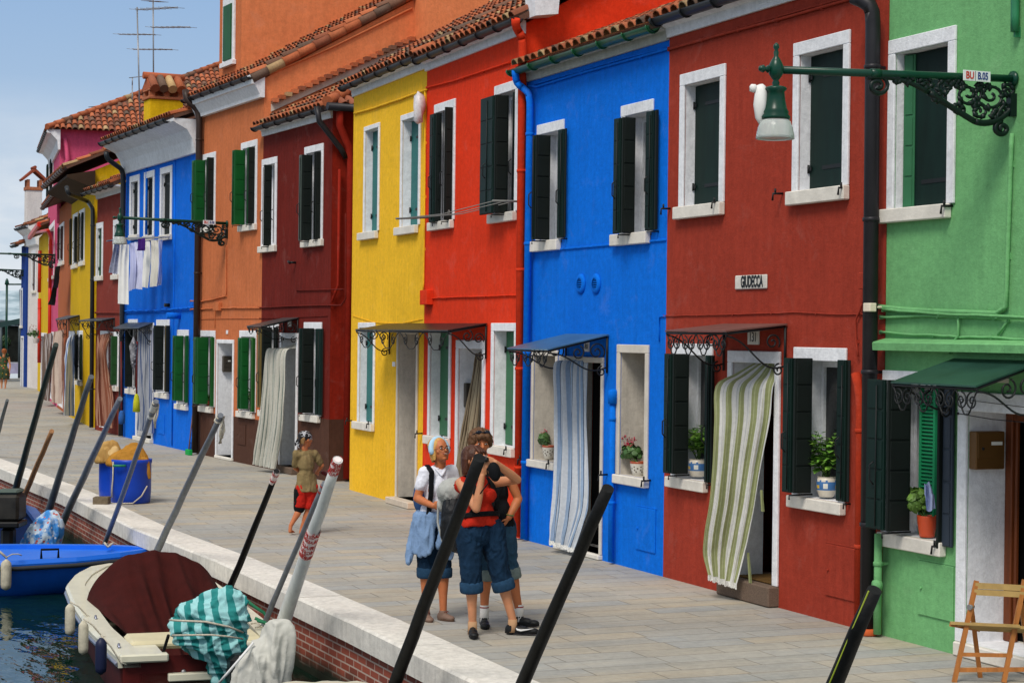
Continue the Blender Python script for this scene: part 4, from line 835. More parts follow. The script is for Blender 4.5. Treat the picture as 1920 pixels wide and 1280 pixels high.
# ---------------------------------------------------------------- wall lamps on scrolled brackets
LG = mat('lamp_green', '#0A3A2C', .3, .15, 6); LG2 = mat('bracket_green', '#0B1C19', .4, .2, 6)
def glassmat():
    m, nt, b = newmat('lamp_glass'); b.inputs['Base Color'].default_value = (.75, .8, .78, 1); b.inputs['Roughness'].default_value = .12; b.inputs['Transmission Weight'].default_value = .6; b.inputs['IOR'].default_value = 1.2; return m
LGL = glassmat()
def lamp(h, wpx, tpx, label, code=None, bell=True, k=1.0, detail=True, sgn=None):
    a = h.P(*wpx); t = h.U(*tpx, a.x); D = -t.y; dz = t.z-a.z; u = a.x
    root = thing('wall_lamp', label, 'street lamp', h.M @ Matrix.Translation(a), group='green lamps on scrolled wall brackets')
    def A(s, b): return (u, -s, a.z+dz*s/D+b)
    m = h.mb(); m.tube([A(-.02, 0), A(D, 0)], .03, 10); m.tube([A(D*.58, 0), A(D*.62, 0)], .036, 10); m.lathe([(.02, 0), (.06, .01), (.06, .03), (.02, .04)], A(-.0, 0), 10, axis=(0, -1, 0)); m.build('arm', LG, root)
    m = h.mb(); q = k
    def tb(pts, r=.016, n=6): m.tube([A(x*q*.86, y*q*.66) for x, y in pts], r, n)
    tb(bez((1.62, -.05), (1.35, -.02), (1.2, -.05), (.95, -.2)), .02); tb(bez((.95, -.2), (.75, -.33), (.62, -.42), (.45, -.52)), .026); tb(bez((.45, -.52), (.3, -.58), (.12, -.5), (.0, -.3)), .026)
    tb(spiral((1.5, -.14), .12, .02, 1.6, 1.6), .018); tb(spiral((.14, -.6), .09, .02, 1.5, -1.4), .022); tb(bez((.1, -.3), (.25, -.45), (.2, -.55), (.14, -.5)), .018)
    for c, r, a0, tr in (((.52, -.2), .15, 2.6, 1.5), ((.27, -.21), .17, .3, -1.7), ((.4, -.4), .1, 1.2, 1.4), ((.12, -.38), .09, 0, 1.5), ((.78, -.14), .1, 2.5, -1.4), ((.98, -.1), .08, .6, 1.4), ((1.18, -.07), .05, 2.6, -1.3), ((.62, -.36), .07, 4, 1.3), ((.38, -.1), .07, 3, 1.2), ((.86, -.26), .05, 2, -1.3), ((.7, -.05), .05, 5, 1.3), ((.45, -.3), .06, 2, 1.4), ((.22, -.45), .06, 4, -1.4), ((.08, -.15), .08, 1, 1.4), ((.6, -.1), .06, 1, -1.3), ((1.3, -.05), .04, 4, 1.2)):
        tb(spiral(c, r, r*.15, a0, tr, 26), .0135, 5)
        for e in range(5):   # leaf buds along the scroll
            th = a0+tr*6.283*e/5*.8; rr = r*(1-.7*e/5); x, y = c[0]+rr*math.cos(th), c[1]+rr*math.sin(th)
            if detail: m.lathe([(.006, -.035), (.026, 0), (.004, .035)], A(x*q*.86, y*q*.66), 5, axis=(0, math.cos(th), math.sin(th)))
    m.box(u-.03, u+.03, -.06, -.001, a.z-.3*q, a.z-.12*q); m.build('scroll_bracket', LG2, root)
    if bell:
        c = Vector(A(D, 0)); m = h.mb()
        m.lathe([(.004, .2), (.02, .185), (.024, .165), (.012, .145), (.02, .13), (.016, .1), (.036, .07), (.055, .03), (.055, -.03), (.036, -.06), (.02, -.08), (.03, -.1), (.02, -.12), (.028, -.15), (.02, -.13)], c, 16)
        m.lathe([(.002, 0), (.02, .01), (.03, .04), (.014, .06), (.03, .08)], c+Vector((0, -.15, 0)), 10, axis=(0, 1, 0)); m.build('finial', LG, root)
        m = h.mb(); m.lathe([(.02, -.185), (.075, -.2), (.085, -.215), (.065, -.235), (.072, -.3), (.085, -.36), (.1, -.385), (.095, -.4), (.112, -.42), (.108, -.44), (.02, -.44)], c+Vector((0, 0, .07)), 24); m.build('lamp_hood', LG, root)
        m = h.mb(); m.lathe([(.1, -.441), (.112, -.455), (.13, -.5), (.142, -.56), (.144, -.585), (.138, -.585), (.125, -.5), (.1, -.45)], c+Vector((0, 0, .07)), 28, cap=False); m.build('lamp_shade', LGL, root)
        m = h.mb(); m.lathe([(.001, -.56), (.03, -.54), (.035, -.5), (.02, -.45)], c+Vector((0, 0, .07)), 10); m.build('bulb', mat('bulb', '#B8A878', .3, 0), root)
    if code:
        p = A(D*.13, 0); w_, hh = .26, .082; m = h.mb(); m.bevbox(u+.034, u+.04, -D*.24-.0, -D*.24+w_, p[2]-hh/2, p[2]+hh/2, .002); pl_ = m.build('code_plate', mat('plate_white', '#DDE0E4', .4, .03), root)
        y0 = -D*.24
        m = h.mb(); text_mesh(m, 'BU', .078, lambda x, y, d: (u+.042+max(d, 0), y0+.062+x, p[2]+y), .001, .8, bold=.002); m.build('lettering', mat('letter_red', '#C03A2A', .5, 0), pl_)
        m = h.mb(); text_mesh(m, code, .078, lambda x, y, d: (u+.042+max(d, 0), y0+.185+x, p[2]+y), .001, .72, bold=.002); m.build('lettering', mat('letter_blue', '#203A80', .5, 0), pl_)
        m = h.mb(); m.box(u+.0405, u+.0415, y0+.112, y0+.116, p[2]-hh/2+.004, p[2]+hh/2-.004); m.build('divider', IRON, pl_)
    return A, D
A_, D_ = lamp(H1, (1903, 148), (1455, 131), 'large green wall lamp nearest the camera, plate BU B.05, over the light green house', 'B.05')
m = H1.mb(); c = Vector(A_(D_, -.21))+Vector((-.05, -.1, 0)); rr = random.Random(5)
m.lathe([(.01, .1), (.03, .09), (.05, .05), (.055, -.05), (.04, -.15), (.01, -.2)], c, 9); m.lathe([(.005, 0), (.03, .02), (.03, .05), (.005, .06)], c+Vector((-.0, -.03, .06)), 7, axis=(-.3, -.8, .3)); m.v = [v+Vector([rr.uniform(-.006, .006) for _ in range(3)]) for v in m.v]
tag(m.build('cloth_bow', mat('cloth_white', '#E2E2DE', .8, .05)), 'white cloth tied behind the hood of the nearest green wall lamp', 'cloth')
lamp(H7, (427, 419), (225, 408), 'green wall lamp with plate on the orange house, its shade in front of the laundry', 'B.06')
lamp(H12, (104, 478), (-40, 474), 'third green lamp bracket, its arm crossing the sky beside the pink house')
lamp(H15, (44, 507), (-45, 503), 'dark lamp bracket on the end of the navy house, left of the white house', k=.9)
# ---------------------------------------------------------------- curtains
S1 = stripes('cloth_green_stripe', [(0, '#A3AA78'), (.18, '#C0C69A'), (.24, '#A3AA78'), (.42, '#EDEDEA'), (.6, '#D0D2D2'), (.66, '#EDEDEA'), (.86, '#D6D9BE'), (.9, '#EDEDEA')], 4.6)
H2.curtain([(1420, 678, -.1, 1458, 681, -.1), (1376, 702, .14, 1456, 705, .0), (1342, 724, .38, 1450, 731, .06), (1340, 790, .42, 1444, 790, .08), (1336, 870, .42, 1428, 870, .1), (1330, 940, .42, 1416, 945, .12), (1321, 1000, .42, 1404, 1005, .14), (1319, 1040, .40, 1396, 1040, .15), (1328, 1077, .36, 1382, 1094, .2)], S1, 'green and white striped curtain blown out from the rust red house door', folds=5, amp=.035, lace=mat('lace_white', '#D8D8D4', .9, .3, 60))
H2.mb()
m = H2.mb(); 
for (x0, y0, x1, y1) in ((1425, 918, 1427, 958), (1400, 1035, 1404, 1092)):
    a, b = H2.P(x0, y0, .12), H2.P(x1, y1, .12); m.quad(a, a+Vector((.035, 0, 0)), b+Vector((.035, 0, 0)), b); m.quad(a+Vector((0, .01, 0)), b+Vector((0.01, .01, 0)), b+Vector((.045, .01, 0)), a+Vector((.035, .01, 0)))
tag(m.build('curtain_tie', mat('tie_green', '#8E9468', .9)), 'loose green ties hanging beside the green and white striped curtain', 'ribbon')
S2 = stripes('cloth_blue_stripe', [(0, '#DDE3EA'), (.25, '#9DB4D2'), (.45, '#2E4668'), (.5, '#DDE3EA'), (.72, '#A6BFDC'), (.9, '#2E4668'), (.94, '#DDE3EA')], 3.4)
H3.curtain([(1058, 676, .05, 1104, 672, -.02), (1040, 684, .16, 1103, 688, .02), (1041, 760, .18, 1102, 760, .04), (1040, 850, .2, 1104, 860, .05), (1036, 930, .22, 1103, 940, .08), (1032, 980, .24, 1092, 985, .12), (1030, 1012, .25, 1078, 1028, .15)], S2, 'pale blue and white curtain with navy lines in the bright blue house door', folds=4, amp=.03, lace=mat('lace_white', '#D8D8D4'))
S3 = stripes('cloth_beige_stripe', [(0, '#A09078'), (.3, '#5E503E'), (.42, '#B6A88E'), (.7, '#82735C'), (.8, '#C2B69C')], 5)
H4.curtain([(894, 662, -.15, 906, 662, -.15), (886, 715, -.12, 905, 710, -.12), (873, 775, .0, 902, 760, -.1), (864, 820, .05, 897, 810, -.05), (857, 870, .08, 888, 870, .02), (853, 925, .08, 880, 935, .04), (850, 960, .08, 876, 968, .05)], S3, 'brown and beige curtain pulled aside in the orange-red house door', folds=5, amp=.035)
S4 = stripes('cloth_white_grey', [(0, '#DAD9CE'), (.3, '#7E8E88'), (.36, '#DAD9CE'), (.62, '#A7B2AA'), (.68, '#DAD9CE')], 6)
H6.curtain([(536, 650, -.1, 559, 643, -.1), (515, 654, .25, 556, 652, .0), (499, 658, .4, 537, 660, .25), (493, 720, .42, 535, 720, .26), (486, 790, .44, 531, 790, .27), (478, 840, .46, 523, 845, .28), (474, 870, .46, 518, 880, .3)], S4, 'off-white curtain with thin grey-green lines in the dark red house door', folds=6, amp=.04)
S5 = stripes('cloth_grey_blue', [(0, '#A9AEB8'), (.35, '#5E6E92'), (.5, '#C2C4CA'), (.8, '#7C88A4')], 7)
H8.curtain([(262, 614, .08, 286, 612, .05), (261, 700, .1, 287, 700, .06), (260, 760, .12, 287, 765, .08), (258, 806, .16, 287, 812, .1)], S5, 'grey-blue striped curtain closing the door of the blue double house', folds=7, amp=.04)
S6 = stripes('cloth_rust', [(0, '#8A5440'), (.3, '#B08A74'), (.45, '#6E3A2C'), (.7, '#A87A66')], 5)
H9.curtain([(184, 628, .15, 211, 623, .05), (183, 660, .3, 200, 655, .15), (180, 710, .35, 205, 700, .1), (179, 760, .4, 212, 750, .1), (182, 797, .4, 212, 803, .15)], S6, 'rust brown striped curtain billowing from the narrow dull red house', folds=4, amp=.05)
S7 = stripes('cloth_light_blue', [(0, '#B9C6DA'), (.3, '#5A78AE'), (.42, '#C6CEDC'), (.7, '#8AA0C6')], 5)
H10.curtain([(131, 628, .3, 143, 625, .05), (125, 650, .5, 138, 640, .1), (122, 700, .6, 139, 700, .15), (119, 778, .65, 138, 780, .2)], S7, 'light blue and white striped curtain swinging from the ochre yellow house', folds=4, amp=.05)
S8 = stripes('cloth_cream', [(0, '#BDA79A'), (.4, '#8E7568'), (.55, '#C7B6A8')], 6)
H11.curtain([(102, 622, .3, 119, 618, .1), (99, 680, .35, 118, 680, .15), (97, 754, .4, 117, 757, .2)], S8, 'cream and taupe striped curtain at the tan orange house', folds=5, amp=.05)
S9 = stripes('cloth_dark_brown', [(0, '#6B5B52'), (.4, '#A7A2A0'), (.55, '#4E423C')], 5)
H12.curtain([(84, 626, .3, 97, 624, .1), (80, 690, .4, 96, 690, .15), (78, 748, .45, 94, 752, .2)], S9, 'dark brown striped curtain at the foot of the pink house', folds=5, amp=.05)
# ---------------------------------------------------------------- laundry
CW_ = mat('cloth_white', '#E2E2DE', .8, .05); LAV = mat('cloth_lavender', '#B4B9DA', .8, .06); PUR = mat('cloth_purple', '#3F1F6E', .8, .1); CRM = mat('cloth_cream_plain', '#CFCDC4', .8, .05); LACE = mat('cloth_lace', '#A5A8BC', .9, .35, 14)
m = H8.mb(); A = H8.P(324, 446, .0); zr = A.z+.05
r_ = H8.P(322, 443, .1); l_ = H8.P(204, 452, .9)
for d in (.0, .12, .24, .36): m.tube([H8.P(318-d*20, 444+d*6, .1+d), H8.P(216-d*20, 447+d*8, .4+d)], .012, 5)
m.tube([H8.P(318, 443, 0), H8.P(300, 446, .55)], .016, 5); m.tube([H8.P(232, 447, 0), H8.P(200, 452, .85)], .016, 5)
tag(m.build('drying_rack', mat('aluminium', '#8C8C8E')), 'metal drying rack under the tall windows of the blue double house', 'drying rack')
def cloth(h, rows, m_, label, name='hanging_cloth', cat='laundry', folds=2, amp=.025, nu=14, nv=16, group='laundry drying below the windows'):
    return h.curtain(rows, m_, label, cat, folds, amp, name, group, nu, nv)
cloth(H8, [(214, 458, .75, 224, 456, .6), (209, 485, .75, 223, 485, .6), (204, 511, .75, 221, 514, .6)], LACE, 'grey lace cloth at the left end of the drying rack')
cloth(H8, [(225, 459, .7, 242, 458, .5), (223, 500, .7, 242, 500, .5), (221, 569, .7, 242, 571, .5)], CW_, 'long plain white towel, the lowest hanging cloth on the drying rack', name='hanging_towel')
cloth(H8, [(243, 456, .6, 252, 455, .5), (244, 500, .6, 256, 500, .5), (242, 546, .6, 254, 540, .5)], LAV, 'lavender shirt hanging beside the long white towel', name='hanging_shirt')
cloth(H8, [(252, 454, .5, 266, 453, .4), (254, 500, .5, 269, 500, .4), (253, 541, .5, 268, 543, .4)], mat('cloth_pale_lilac', '#C6C9E2', .8), 'pale lilac shirt hanging behind the purple shorts', name='hanging_shirt')
cloth(H8, [(259, 448, .7, 272, 446, .6), (258, 465, .7, 273, 462, .6), (257, 470, .7, 273, 470, .6)], PUR, 'small purple shorts in the middle of the drying rack', name='hanging_shorts')
for q_ in ((259, 470, 264, 489), (267, 470, 273, 489)): cloth(H8, [(q_[0]-1.5, q_[1]-1, .7, q_[2]+.5, q_[1]-1, .64), (q_[0]+.5, q_[3], .7, q_[2]+.8, q_[3], .64)], PUR, 'leg of the small purple shorts on the drying rack', name='hanging_shorts', nu=4, nv=4) if 0 else None
cloth(H8, [(270, 453, .5, 281, 452, .4), (268, 500, .5, 283, 500, .4), (267, 538, .5, 278, 540, .4)], CW_, 'white shirt right of the purple shorts', name='hanging_shirt')
cloth(H8, [(283, 451, .45, 297, 449, .35), (283, 500, .45, 298, 500, .35), (281, 538, .45, 296, 536, .35)], CRM, 'cream trousers near the right end of the drying rack', name='hanging_trousers')
cloth(H8, [(297, 450, .4, 305, 449, .3), (298, 500, .4, 302, 500, .3), (293, 536, .4, 302, 534, .3)], mat('cloth_pale_lilac', '#C6C9E2'), 'thin pale cloth at the right end of the drying rack')
cloth(H11, [(103, 500, .5, 113, 498, .3), (101, 520, .5, 110, 520, .3), (98, 538, .5, 107, 540, .3)], mat('denim', '#27406B', .9, .2, 20), 'blue denim shorts hung out on the tan orange house', name='hanging_shorts')
cloth(H11, [(98, 538, .45, 107, 538, .3), (94, 560, .45, 105, 560, .3), (90, 571, .45, 104, 573, .3)], mat('cloth_black', '#15181A', .9), 'black trousers hanging below the blue denim shorts', name='hanging_trousers')
# clothes line arms on the red wall
m = H4.mb()
for (a, b, d0_, d1_) in ((986, 923, 0, .42), (803, 742, .0, .42)):
    p = H4.P(a, 378 if a > 900 else 408, 0); q = H4.U(b, 376.6 if a > 900 else 410, p.x); m.tube([p, q], .014, 6)
    (E0 if a > 900 else E1) if 0 else None
    if a > 900: R0, R1 = p, q
    else: Q0, Q1 = p, q
for t in (.35, .6, .95):
    a, b = R0.lerp(R1, t), Q0.lerp(Q1, t); m.tube([a, a.lerp(b, .5)-Vector((0, 0, .05)), b], .006, 5)
m.tube([R0.lerp(R1, .9).lerp(Q0.lerp(Q1, .9), .45)+Vector((0, 0, -.04))+Vector((.03*math.cos(t*.7), 0, .03*math.sin(t*.7))) for t in range(10)], .006, 5)
tag(m.build('clothes_line', mat('rope_grey', '#7C7C78', .7)), 'empty wire clothes line on two arms across the orange-red house', 'clothes line')
# ---------------------------------------------------------------- potted plants on the sills
LEAF = attrmat('leaf', .5, .1, 30, .4, noise=.15)
def plant(h, px0, px1, ytop, ybot, d, label, pot, pcols, kind='leafy', plant_px=None, leaves=220, seed=1, flowers=None, group=None):
    """pot spanning px0..px1, ytop..ybot in the photo at stand-off d; plant box plant_px=(x0,x1,ytop,ybot)"""
    rr = random.Random(seed); a, b = h.P(px0, ytop, d), h.P(px1, ybot, d); cu, Rm = (a.x+b.x)/2, None
    Z = (h.M @ h.P((px0+px1)/2, ybot, d) - CAM).dot(CR @ Vector((0, 0, -1))); Rm = (px1-px0)/2*Z/FPX; Hh = (ybot-ytop)*Z/FPX; c = h.P((px0+px1)/2, ybot, d)
    root = thing('potted_plant', label, 'plant', h.M @ Matrix.Translation(c), group=group)
    m = h.mb()
    if pot == 'jar': prof = [(.6, 0), (.72, .05), (.95, .35), (1.0, .6), (.93, .85), (.84, .96), (.9, 1.0), (.8, 1.0), (.78, .85)]
    elif pot == 'bowl': prof = [(.55, 0), (.6, .04), (.78, .25), (.93, .6), (1.0, .86), (1.0, 1.0), (.9, 1.0), (.88, .85)]
    else: prof = [(.7, 0), (.76, .06), (.92, .6), (1.0, .95), (1.0, 1.0), (.92, 1.0), (.9, .85)]
    sub = []
    for (r0, z0), (r1, z1) in zip(prof, prof[1:]):
        for k in range(3): sub.append((lerp(r0, r1, k/3), lerp(z0, z1, k/3)))
    sub.append(prof[-1]); n = 28
    rings = [[m.pt((c.x+Rm*r*math.cos(2*math.pi*k/n), c.y+Rm*r*math.sin(2*math.pi*k/n), c.z+Hh*z)) for k in range(n)] for r, z in sub]
    for i in range(len(rings)-1):
        for k in range(n):
            m.t = pcols(sub[i][1]+(sub[i+1][1]-sub[i][1])/2, k, n); m.face([rings[i][k], rings[i][(k+1) % n], rings[i+1][(k+1) % n], rings[i+1][k]], 0, True)
    m.t = hexc('#33261C'); m.face(rings[-1]); m.face(rings[0][::-1]); m.build('pot', attrmat('pot_glaze', .35, .05, 20, .5, noise=.12), root)
    X0, X1, Y0, Y1 = plant_px; s_ = Z/FPX; m = h.mb(); st = h.mb()
    ctr = Vector((c.x, c.y, c.z+Hh*.95)); top = h.P((X0+X1)/2, Y0, d)
    if kind == 'leafy':
        ns = max(5, int((X1-X0)/7)); per = max(8, leaves//ns)
        for s in range(ns):
            fx = (s+.5+rr.uniform(-.3, .3))/ns; tx = lerp(X0, X1, fx); hh = rr.uniform(.35, 1.0)**.8 if 0 < s < ns-1 else rr.uniform(.3, .8); tip = h.P(tx, lerp(Y1, Y0, hh), d); tip.y += rr.uniform(-.12, .1)
            pts = bez(tuple(ctr+Vector((rr.uniform(-.03, .03), rr.uniform(-.03, .03), -.03))), tuple(ctr.lerp(tip, .3)+Vector((0, 0, .1))), tuple(ctr.lerp(tip, .7)+Vector((0, 0, .05))), tuple(tip), 8); st.tube(pts, [.006-.0005*i for i in range(9)], 5)
            for j in range(per):
                t = rr.uniform(.25, 1.0); v = Vector(pts[min(8, int(t*8))]); ang = rr.uniform(0, 6.283); L_ = rr.uniform(.06, .11)*(1.15 if t < .8 else .75); dv = Vector((math.cos(ang), math.sin(ang), rr.uniform(-.5, .35))).normalized(); sd_ = dv.cross(Vector((0, 0, 1))).normalized()*L_*.33
                base = v+dv*.02; mid = base+dv*L_*.45+Vector((0, 0, .008)); k_ = rr.uniform(.6, 1.4); m.t = (.13*k_, .30*k_, .04*k_, 1) if rr.random() > .25 else (.2*k_, .38*k_, .05*k_, 1)
                A = [m.pt(p) for p in (base, mid+sd_, base+dv*L_, mid-sd_)]; m.face([A[0], A[1], A[2]]); m.face([A[0], A[2], A[3]])
    else:
        W2, H2_ = (X1-X0)/2*s_, (Y1-Y0)*s_
        cc = Vector((h.P((X0+X1)/2, 0, d).x, c.y, ctr.z+H2_*.42))
        for j in range(leaves):
            th, ph = rr.uniform(0, 6.283), math.acos(rr.uniform(-.35, 1)); r = rr.uniform(.3, 1.25)**.6; v = cc+Vector((W2*1.0*r*math.sin(ph)*math.cos(th), W2*.9*r*math.sin(ph)*math.sin(th), H2_*.55*r*math.cos(ph))); L_ = rr.uniform(.02, .04)
            nn = (v-cc).normalized()+Vector([rr.uniform(-.5, .5) for _ in range(3)]); nn.normalize(); t1 = nn.orthogonal().normalized(); t2 = nn.cross(t1); k_ = rr.uniform(.6, 1.5); m.t = (.12*k_, .24*k_, .035*k_, 1) if kind == 'succulent' else (.05*k_, .12*k_, .03*k_, 1)
            A = [m.pt(v+t1*L_*math.cos(q)+t2*L_*math.sin(q)+nn*(.008 if e % 2 else 0)) for e, q in enumerate((0, 1.05, 2.1, 3.14, 4.2, 5.2))]; m.face(A)
        for k in range(7): st.tube([ctr+Vector((0, 0, -.04)), cc+Vector((rr.uniform(-W2, W2)*.6, rr.uniform(-W2, W2)*.6, 0))], .006, 5)
    m.t = (1, 1, 1, 1); m.build('foliage', LEAF, root, fixn=False); st.build('stems', mat('stem_green', '#3E5A24', .7), root)
    if flowers:
        m = h.mb()
        for j in range(flowers[0]):
            v = cc+Vector((rr.uniform(-1, .9)*W2*.7, rr.uniform(-.8, .4)*W2, H2_*rr.uniform(.35, 1.0))); 
            for e in range(7):
                c_ = hexc(flowers[1]); k_ = rr.uniform(.6, 1.3); m.t = (c_[0]*k_, c_[1]*k_, c_[2]*k_, 1); w_ = v+Vector([rr.uniform(-.022, .022) for _ in range(3)]); m.lathe([(.001, -.007), (.009, 0), (.001, .007)], w_, 5)
        m.t = (1, 1, 1, 1); m.build('flowers', attrmat('petal', .6, 0, 20, .3, noise=.1), root)
    return root
def pc_blue(z, k, n):
    if .32 < z < .78 - .04*math.sin(k*2.2): 
        if .45 < z < .62 and (k % 9) in (2, 3): return hexc('#D9B23A')
        if .42 < z < .66 and (k % 9) in (6, 7): return hexc('#DDDCD2')
        return hexc('#3F6FA6')
    return hexc('#D8CFBE')
def pc_meander(z, k, n):
    if z > .84: return hexc('#A64E30')
    if .3 < z < .72: return hexc('#D9D6CC') if (k+int(z*14)) % 4 else hexc('#6A6258')
    return hexc('#D3CFC4')
def pc_terra(z, k, n): return hexc('#D2512A')
plant(H2, 1289, 1327, 860, 893, -.1, 'low leafy plant in a blue and cream jar, left sill of rust red house', 'jar', pc_blue, plant_px=(1266, 1345, 786, 866), leaves=260, seed=2)
plant(H2, 1530, 1569, 893, 931, -.08, 'taller leafy plant in a blue and cream jar, right sill of the rust red house', 'jar', pc_blue, plant_px=(1494, 1580, 800, 905), leaves=380, seed=3)
plant(H3, 1016, 1040, 834.5, 860, -.14, 'pink geranium in a white patterned bowl left of the blue and white curtain', 'bowl', pc_meander, 'geranium', (1016, 1041, 813, 836), 110, 4, (9, '#C03A5A'))
plant(H3, 1181, 1212, 864.7, 892, -.1, 'red-pink geranium in a white patterned bowl on the right sill of the bright blue house', 'bowl', pc_meander, 'geranium', (1175, 1213, 834, 866), 140, 5, (12, '#B8304A'))
plant(H1, 1719, 1757, 966, 1006, -.05, 'light green succulent in an orange pot on the green house sill', 'pot', pc_terra, 'succulent', (1700, 1756, 924, 972), 320, 6)
plant(H7, 386, 395, 751, 762, -.1, 'small spiky plant in a clay pot on the left sill of the orange house', 'pot', pc_terra, 'leafy', (384, 396, 738, 753), 40, 7)
plant(H7, 462, 470, 757, 768, -.1, 'green trailing plant in a pale pot on the right sill of the orange house', 'pot', lambda z, k, n: hexc('#B0A69A'), 'leafy', (456, 470, 730, 758), 60, 8)
rt = plant(H13, 61, 74, 634, 643, .6, 'hanging flower basket on a bracket in front of the white house', 'pot', lambda z, k, n: hexc('#C9C4BE'), 'geranium', (57, 84, 620, 638), 120, 9, (10, '#A05A4A'))
h = H1; m = h.mb(); a = h.P(1742, 905, .05); rr = random.Random(8)
def fn(u, v): return h.P(lerp(1733, 1750, u*(.55+.45*math.sin(min(1, v*1.6)*1.57)))-3*v*(v < .5)+4*v, lerp(905, 956, v)+3*math.sin(u*5), .04+.03*math.sin(u*9+v*3))
m.grid(fn, 12, 14); tag(m.build('hanging_cloth', mat('cloth_pale_blue', '#A9B6DA', .8, .15, 30), None, fixn=False), 'pale blue and white cloth hanging over the orange pot', 'cloth')
# ---------------------------------------------------------------- ground, quay, water
cin = [onz(*p) for p in ((0, 860), (169, 922), (312, 989), (480, 1050), (741, 1160), (975, 1266))]
d0 = (cin[0]-cin[2]).normalized(); d1 = (cin[-1]-cin[-3]).normalized()
cin = [cin[0]+d0*60] + cin + [cin[-1]+d1*30]
CW = .43
def offs(pts, o):
    r = []
    for i, p in enumerate(pts):
        t = (pts[min(i+1, len(pts)-1)]-pts[max(i-1, 0)]).normalized(); r.append(p+Vector((t.y, -t.x, 0))*o)
    return r
cout = offs(cin, CW)
def yq(x):
    """y of the quay's outer edge at x"""
    for a, b in zip(cout, cout[1:]):
        if a.x <= x <= b.x: return lerp(a.y, b.y, (x-a.x)/(b.x-a.x))
    return cout[-1].y
m, nt, b = newmat('stone_paving'); L = nt.links
tc = nd(nt, 'ShaderNodeTexCoord'); mp = nd(nt, 'ShaderNodeMapping'); mp.inputs['Rotation'].default_value = (0, 0, R(90)+.02); L.new(tc.outputs['Object'], mp.inputs['Vector'])
wn = nd(nt, 'ShaderNodeTexNoise', Scale=1.3, Detail=3); L.new(tc.outputs['Object'], wn.inputs['Vector']); vm = nd(nt, 'ShaderNodeVectorMath', operation='MULTIPLY_ADD'); vm.inputs[1].default_value = (.04, .04, 0); L.new(wn.outputs['Color'], vm.inputs[0]); L.new(mp.outputs[0], vm.inputs[2])
bk = nd(nt, 'ShaderNodeTexBrick', Scale=1.0); bk.offset = .37; bk.offset_frequency = 2; bk.squash = 1.35; bk.squash_frequency = 3
for k, v in (('Color1', hexc('#A4A5A3')), ('Color2', hexc('#AFA798')), ('Mortar', hexc('#8A857C')), ('Mortar Size', .006), ('Mortar Smooth', .3), ('Bias', -.1), ('Brick Width', .72), ('Row Height', .30)): bk.inputs[k].default_value = v
L.new(vm.outputs[0], bk.inputs['Vector'])
bk2 = nd(nt, 'ShaderNodeTexBrick', Scale=1.0); bk2.offset = .37; bk2.offset_frequency = 2; bk2.squash = 1.35; bk2.squash_frequency = 3
for k, v in (('Color1', (.93, .95, .97, 1)), ('Color2', (1.06, 1.04, 1.0, 1)), ('Mortar', (.85, .85, .85, 1)), ('Mortar Size', .006), ('Bias', .1), ('Brick Width', .72), ('Row Height', .30)): bk2.inputs[k].default_value = v
mp2 = nd(nt, 'ShaderNodeVectorMath', operation='ADD'); mp2.inputs[1].default_value = (.72*22, .30*36, 0); L.new(vm.outputs[0], mp2.inputs[0]); L.new(mp2.outputs[0], bk2.inputs['Vector'])
n1 = nd(nt, 'ShaderNodeTexNoise', Scale=.5, Detail=6, Roughness=.65); L.new(tc.outputs['Object'], n1.inputs['Vector']); r1 = ramp(nt, [(.35, (.78, .78, .78, 1)), (.65, (1.05, 1.04, 1.02, 1))]); L.new(n1.outputs['Fac'], r1.inputs[0])
n2 = nd(nt, 'ShaderNodeTexNoise', Scale=14, Detail=8, Roughness=.75); L.new(mp.outputs[0], n2.inputs['Vector']); r2 = ramp(nt, [(.35, (.82, .82, .82, 1)), (.6, (1.03, 1.03, 1.03, 1))]); L.new(n2.outputs['Fac'], r2.inputs[0])
mp3 = nd(nt, 'ShaderNodeMapping'); mp3.inputs['Scale'].default_value = (3.2, .35, 1); L.new(tc.outputs['Object'], mp3.inputs['Vector']); n3 = nd(nt, 'ShaderNodeTexNoise', Scale=1.0, Detail=6, Roughness=.65); L.new(mp3.outputs[0], n3.inputs['Vector']); r3 = ramp(nt, [(.35, (.86, .88, .90, 1)), (.5, (1, 1, 1, 1)), (.66, (1.06, 1.0, .92, 1))]); L.new(n3.outputs['Fac'], r3.inputs[0])
o = mix(nt, 'MULTIPLY', .8, bk.outputs['Color'], bk2.outputs['Color']); o = mix(nt, 'MULTIPLY', 1, o, r1.outputs[0]); o = mix(nt, 'MULTIPLY', 1, o, r3.outputs[0]); o = mix(nt, 'MULTIPLY', .8, o, r2.outputs[0])
L.new(o, b.inputs['Base Color']); b.inputs['Roughness'].default_value = .8; b.inputs['Specular IOR Level'].default_value = .3
iv = nd(nt, 'ShaderNodeMath', operation='MULTIPLY_ADD'); iv.inputs[1].default_value = -1.0; L.new(bk.outputs['Fac'], iv.inputs[0]); mm = nd(nt, 'ShaderNodeMath', operation='MULTIPLY'); mm.inputs[1].default_value = .4; L.new(n2.outputs['Fac'], mm.inputs[0]); L.new(mm.outputs[0], iv.inputs[2])
bp = nd(nt, 'ShaderNodeBump', Strength=.6, Distance=.012); L.new(iv.outputs[0], bp.inputs['Height']); L.new(bp.outputs[0], b.inputs['Normal'])
q = MB(); fr = [(p.x, p.y, 0) for p in cin]
for a, c in zip(fr, fr[1:]): q.quad(a, c, (c[0], 120, 0), (a[0], 120, 0))
structure(q.build('pavement', m))
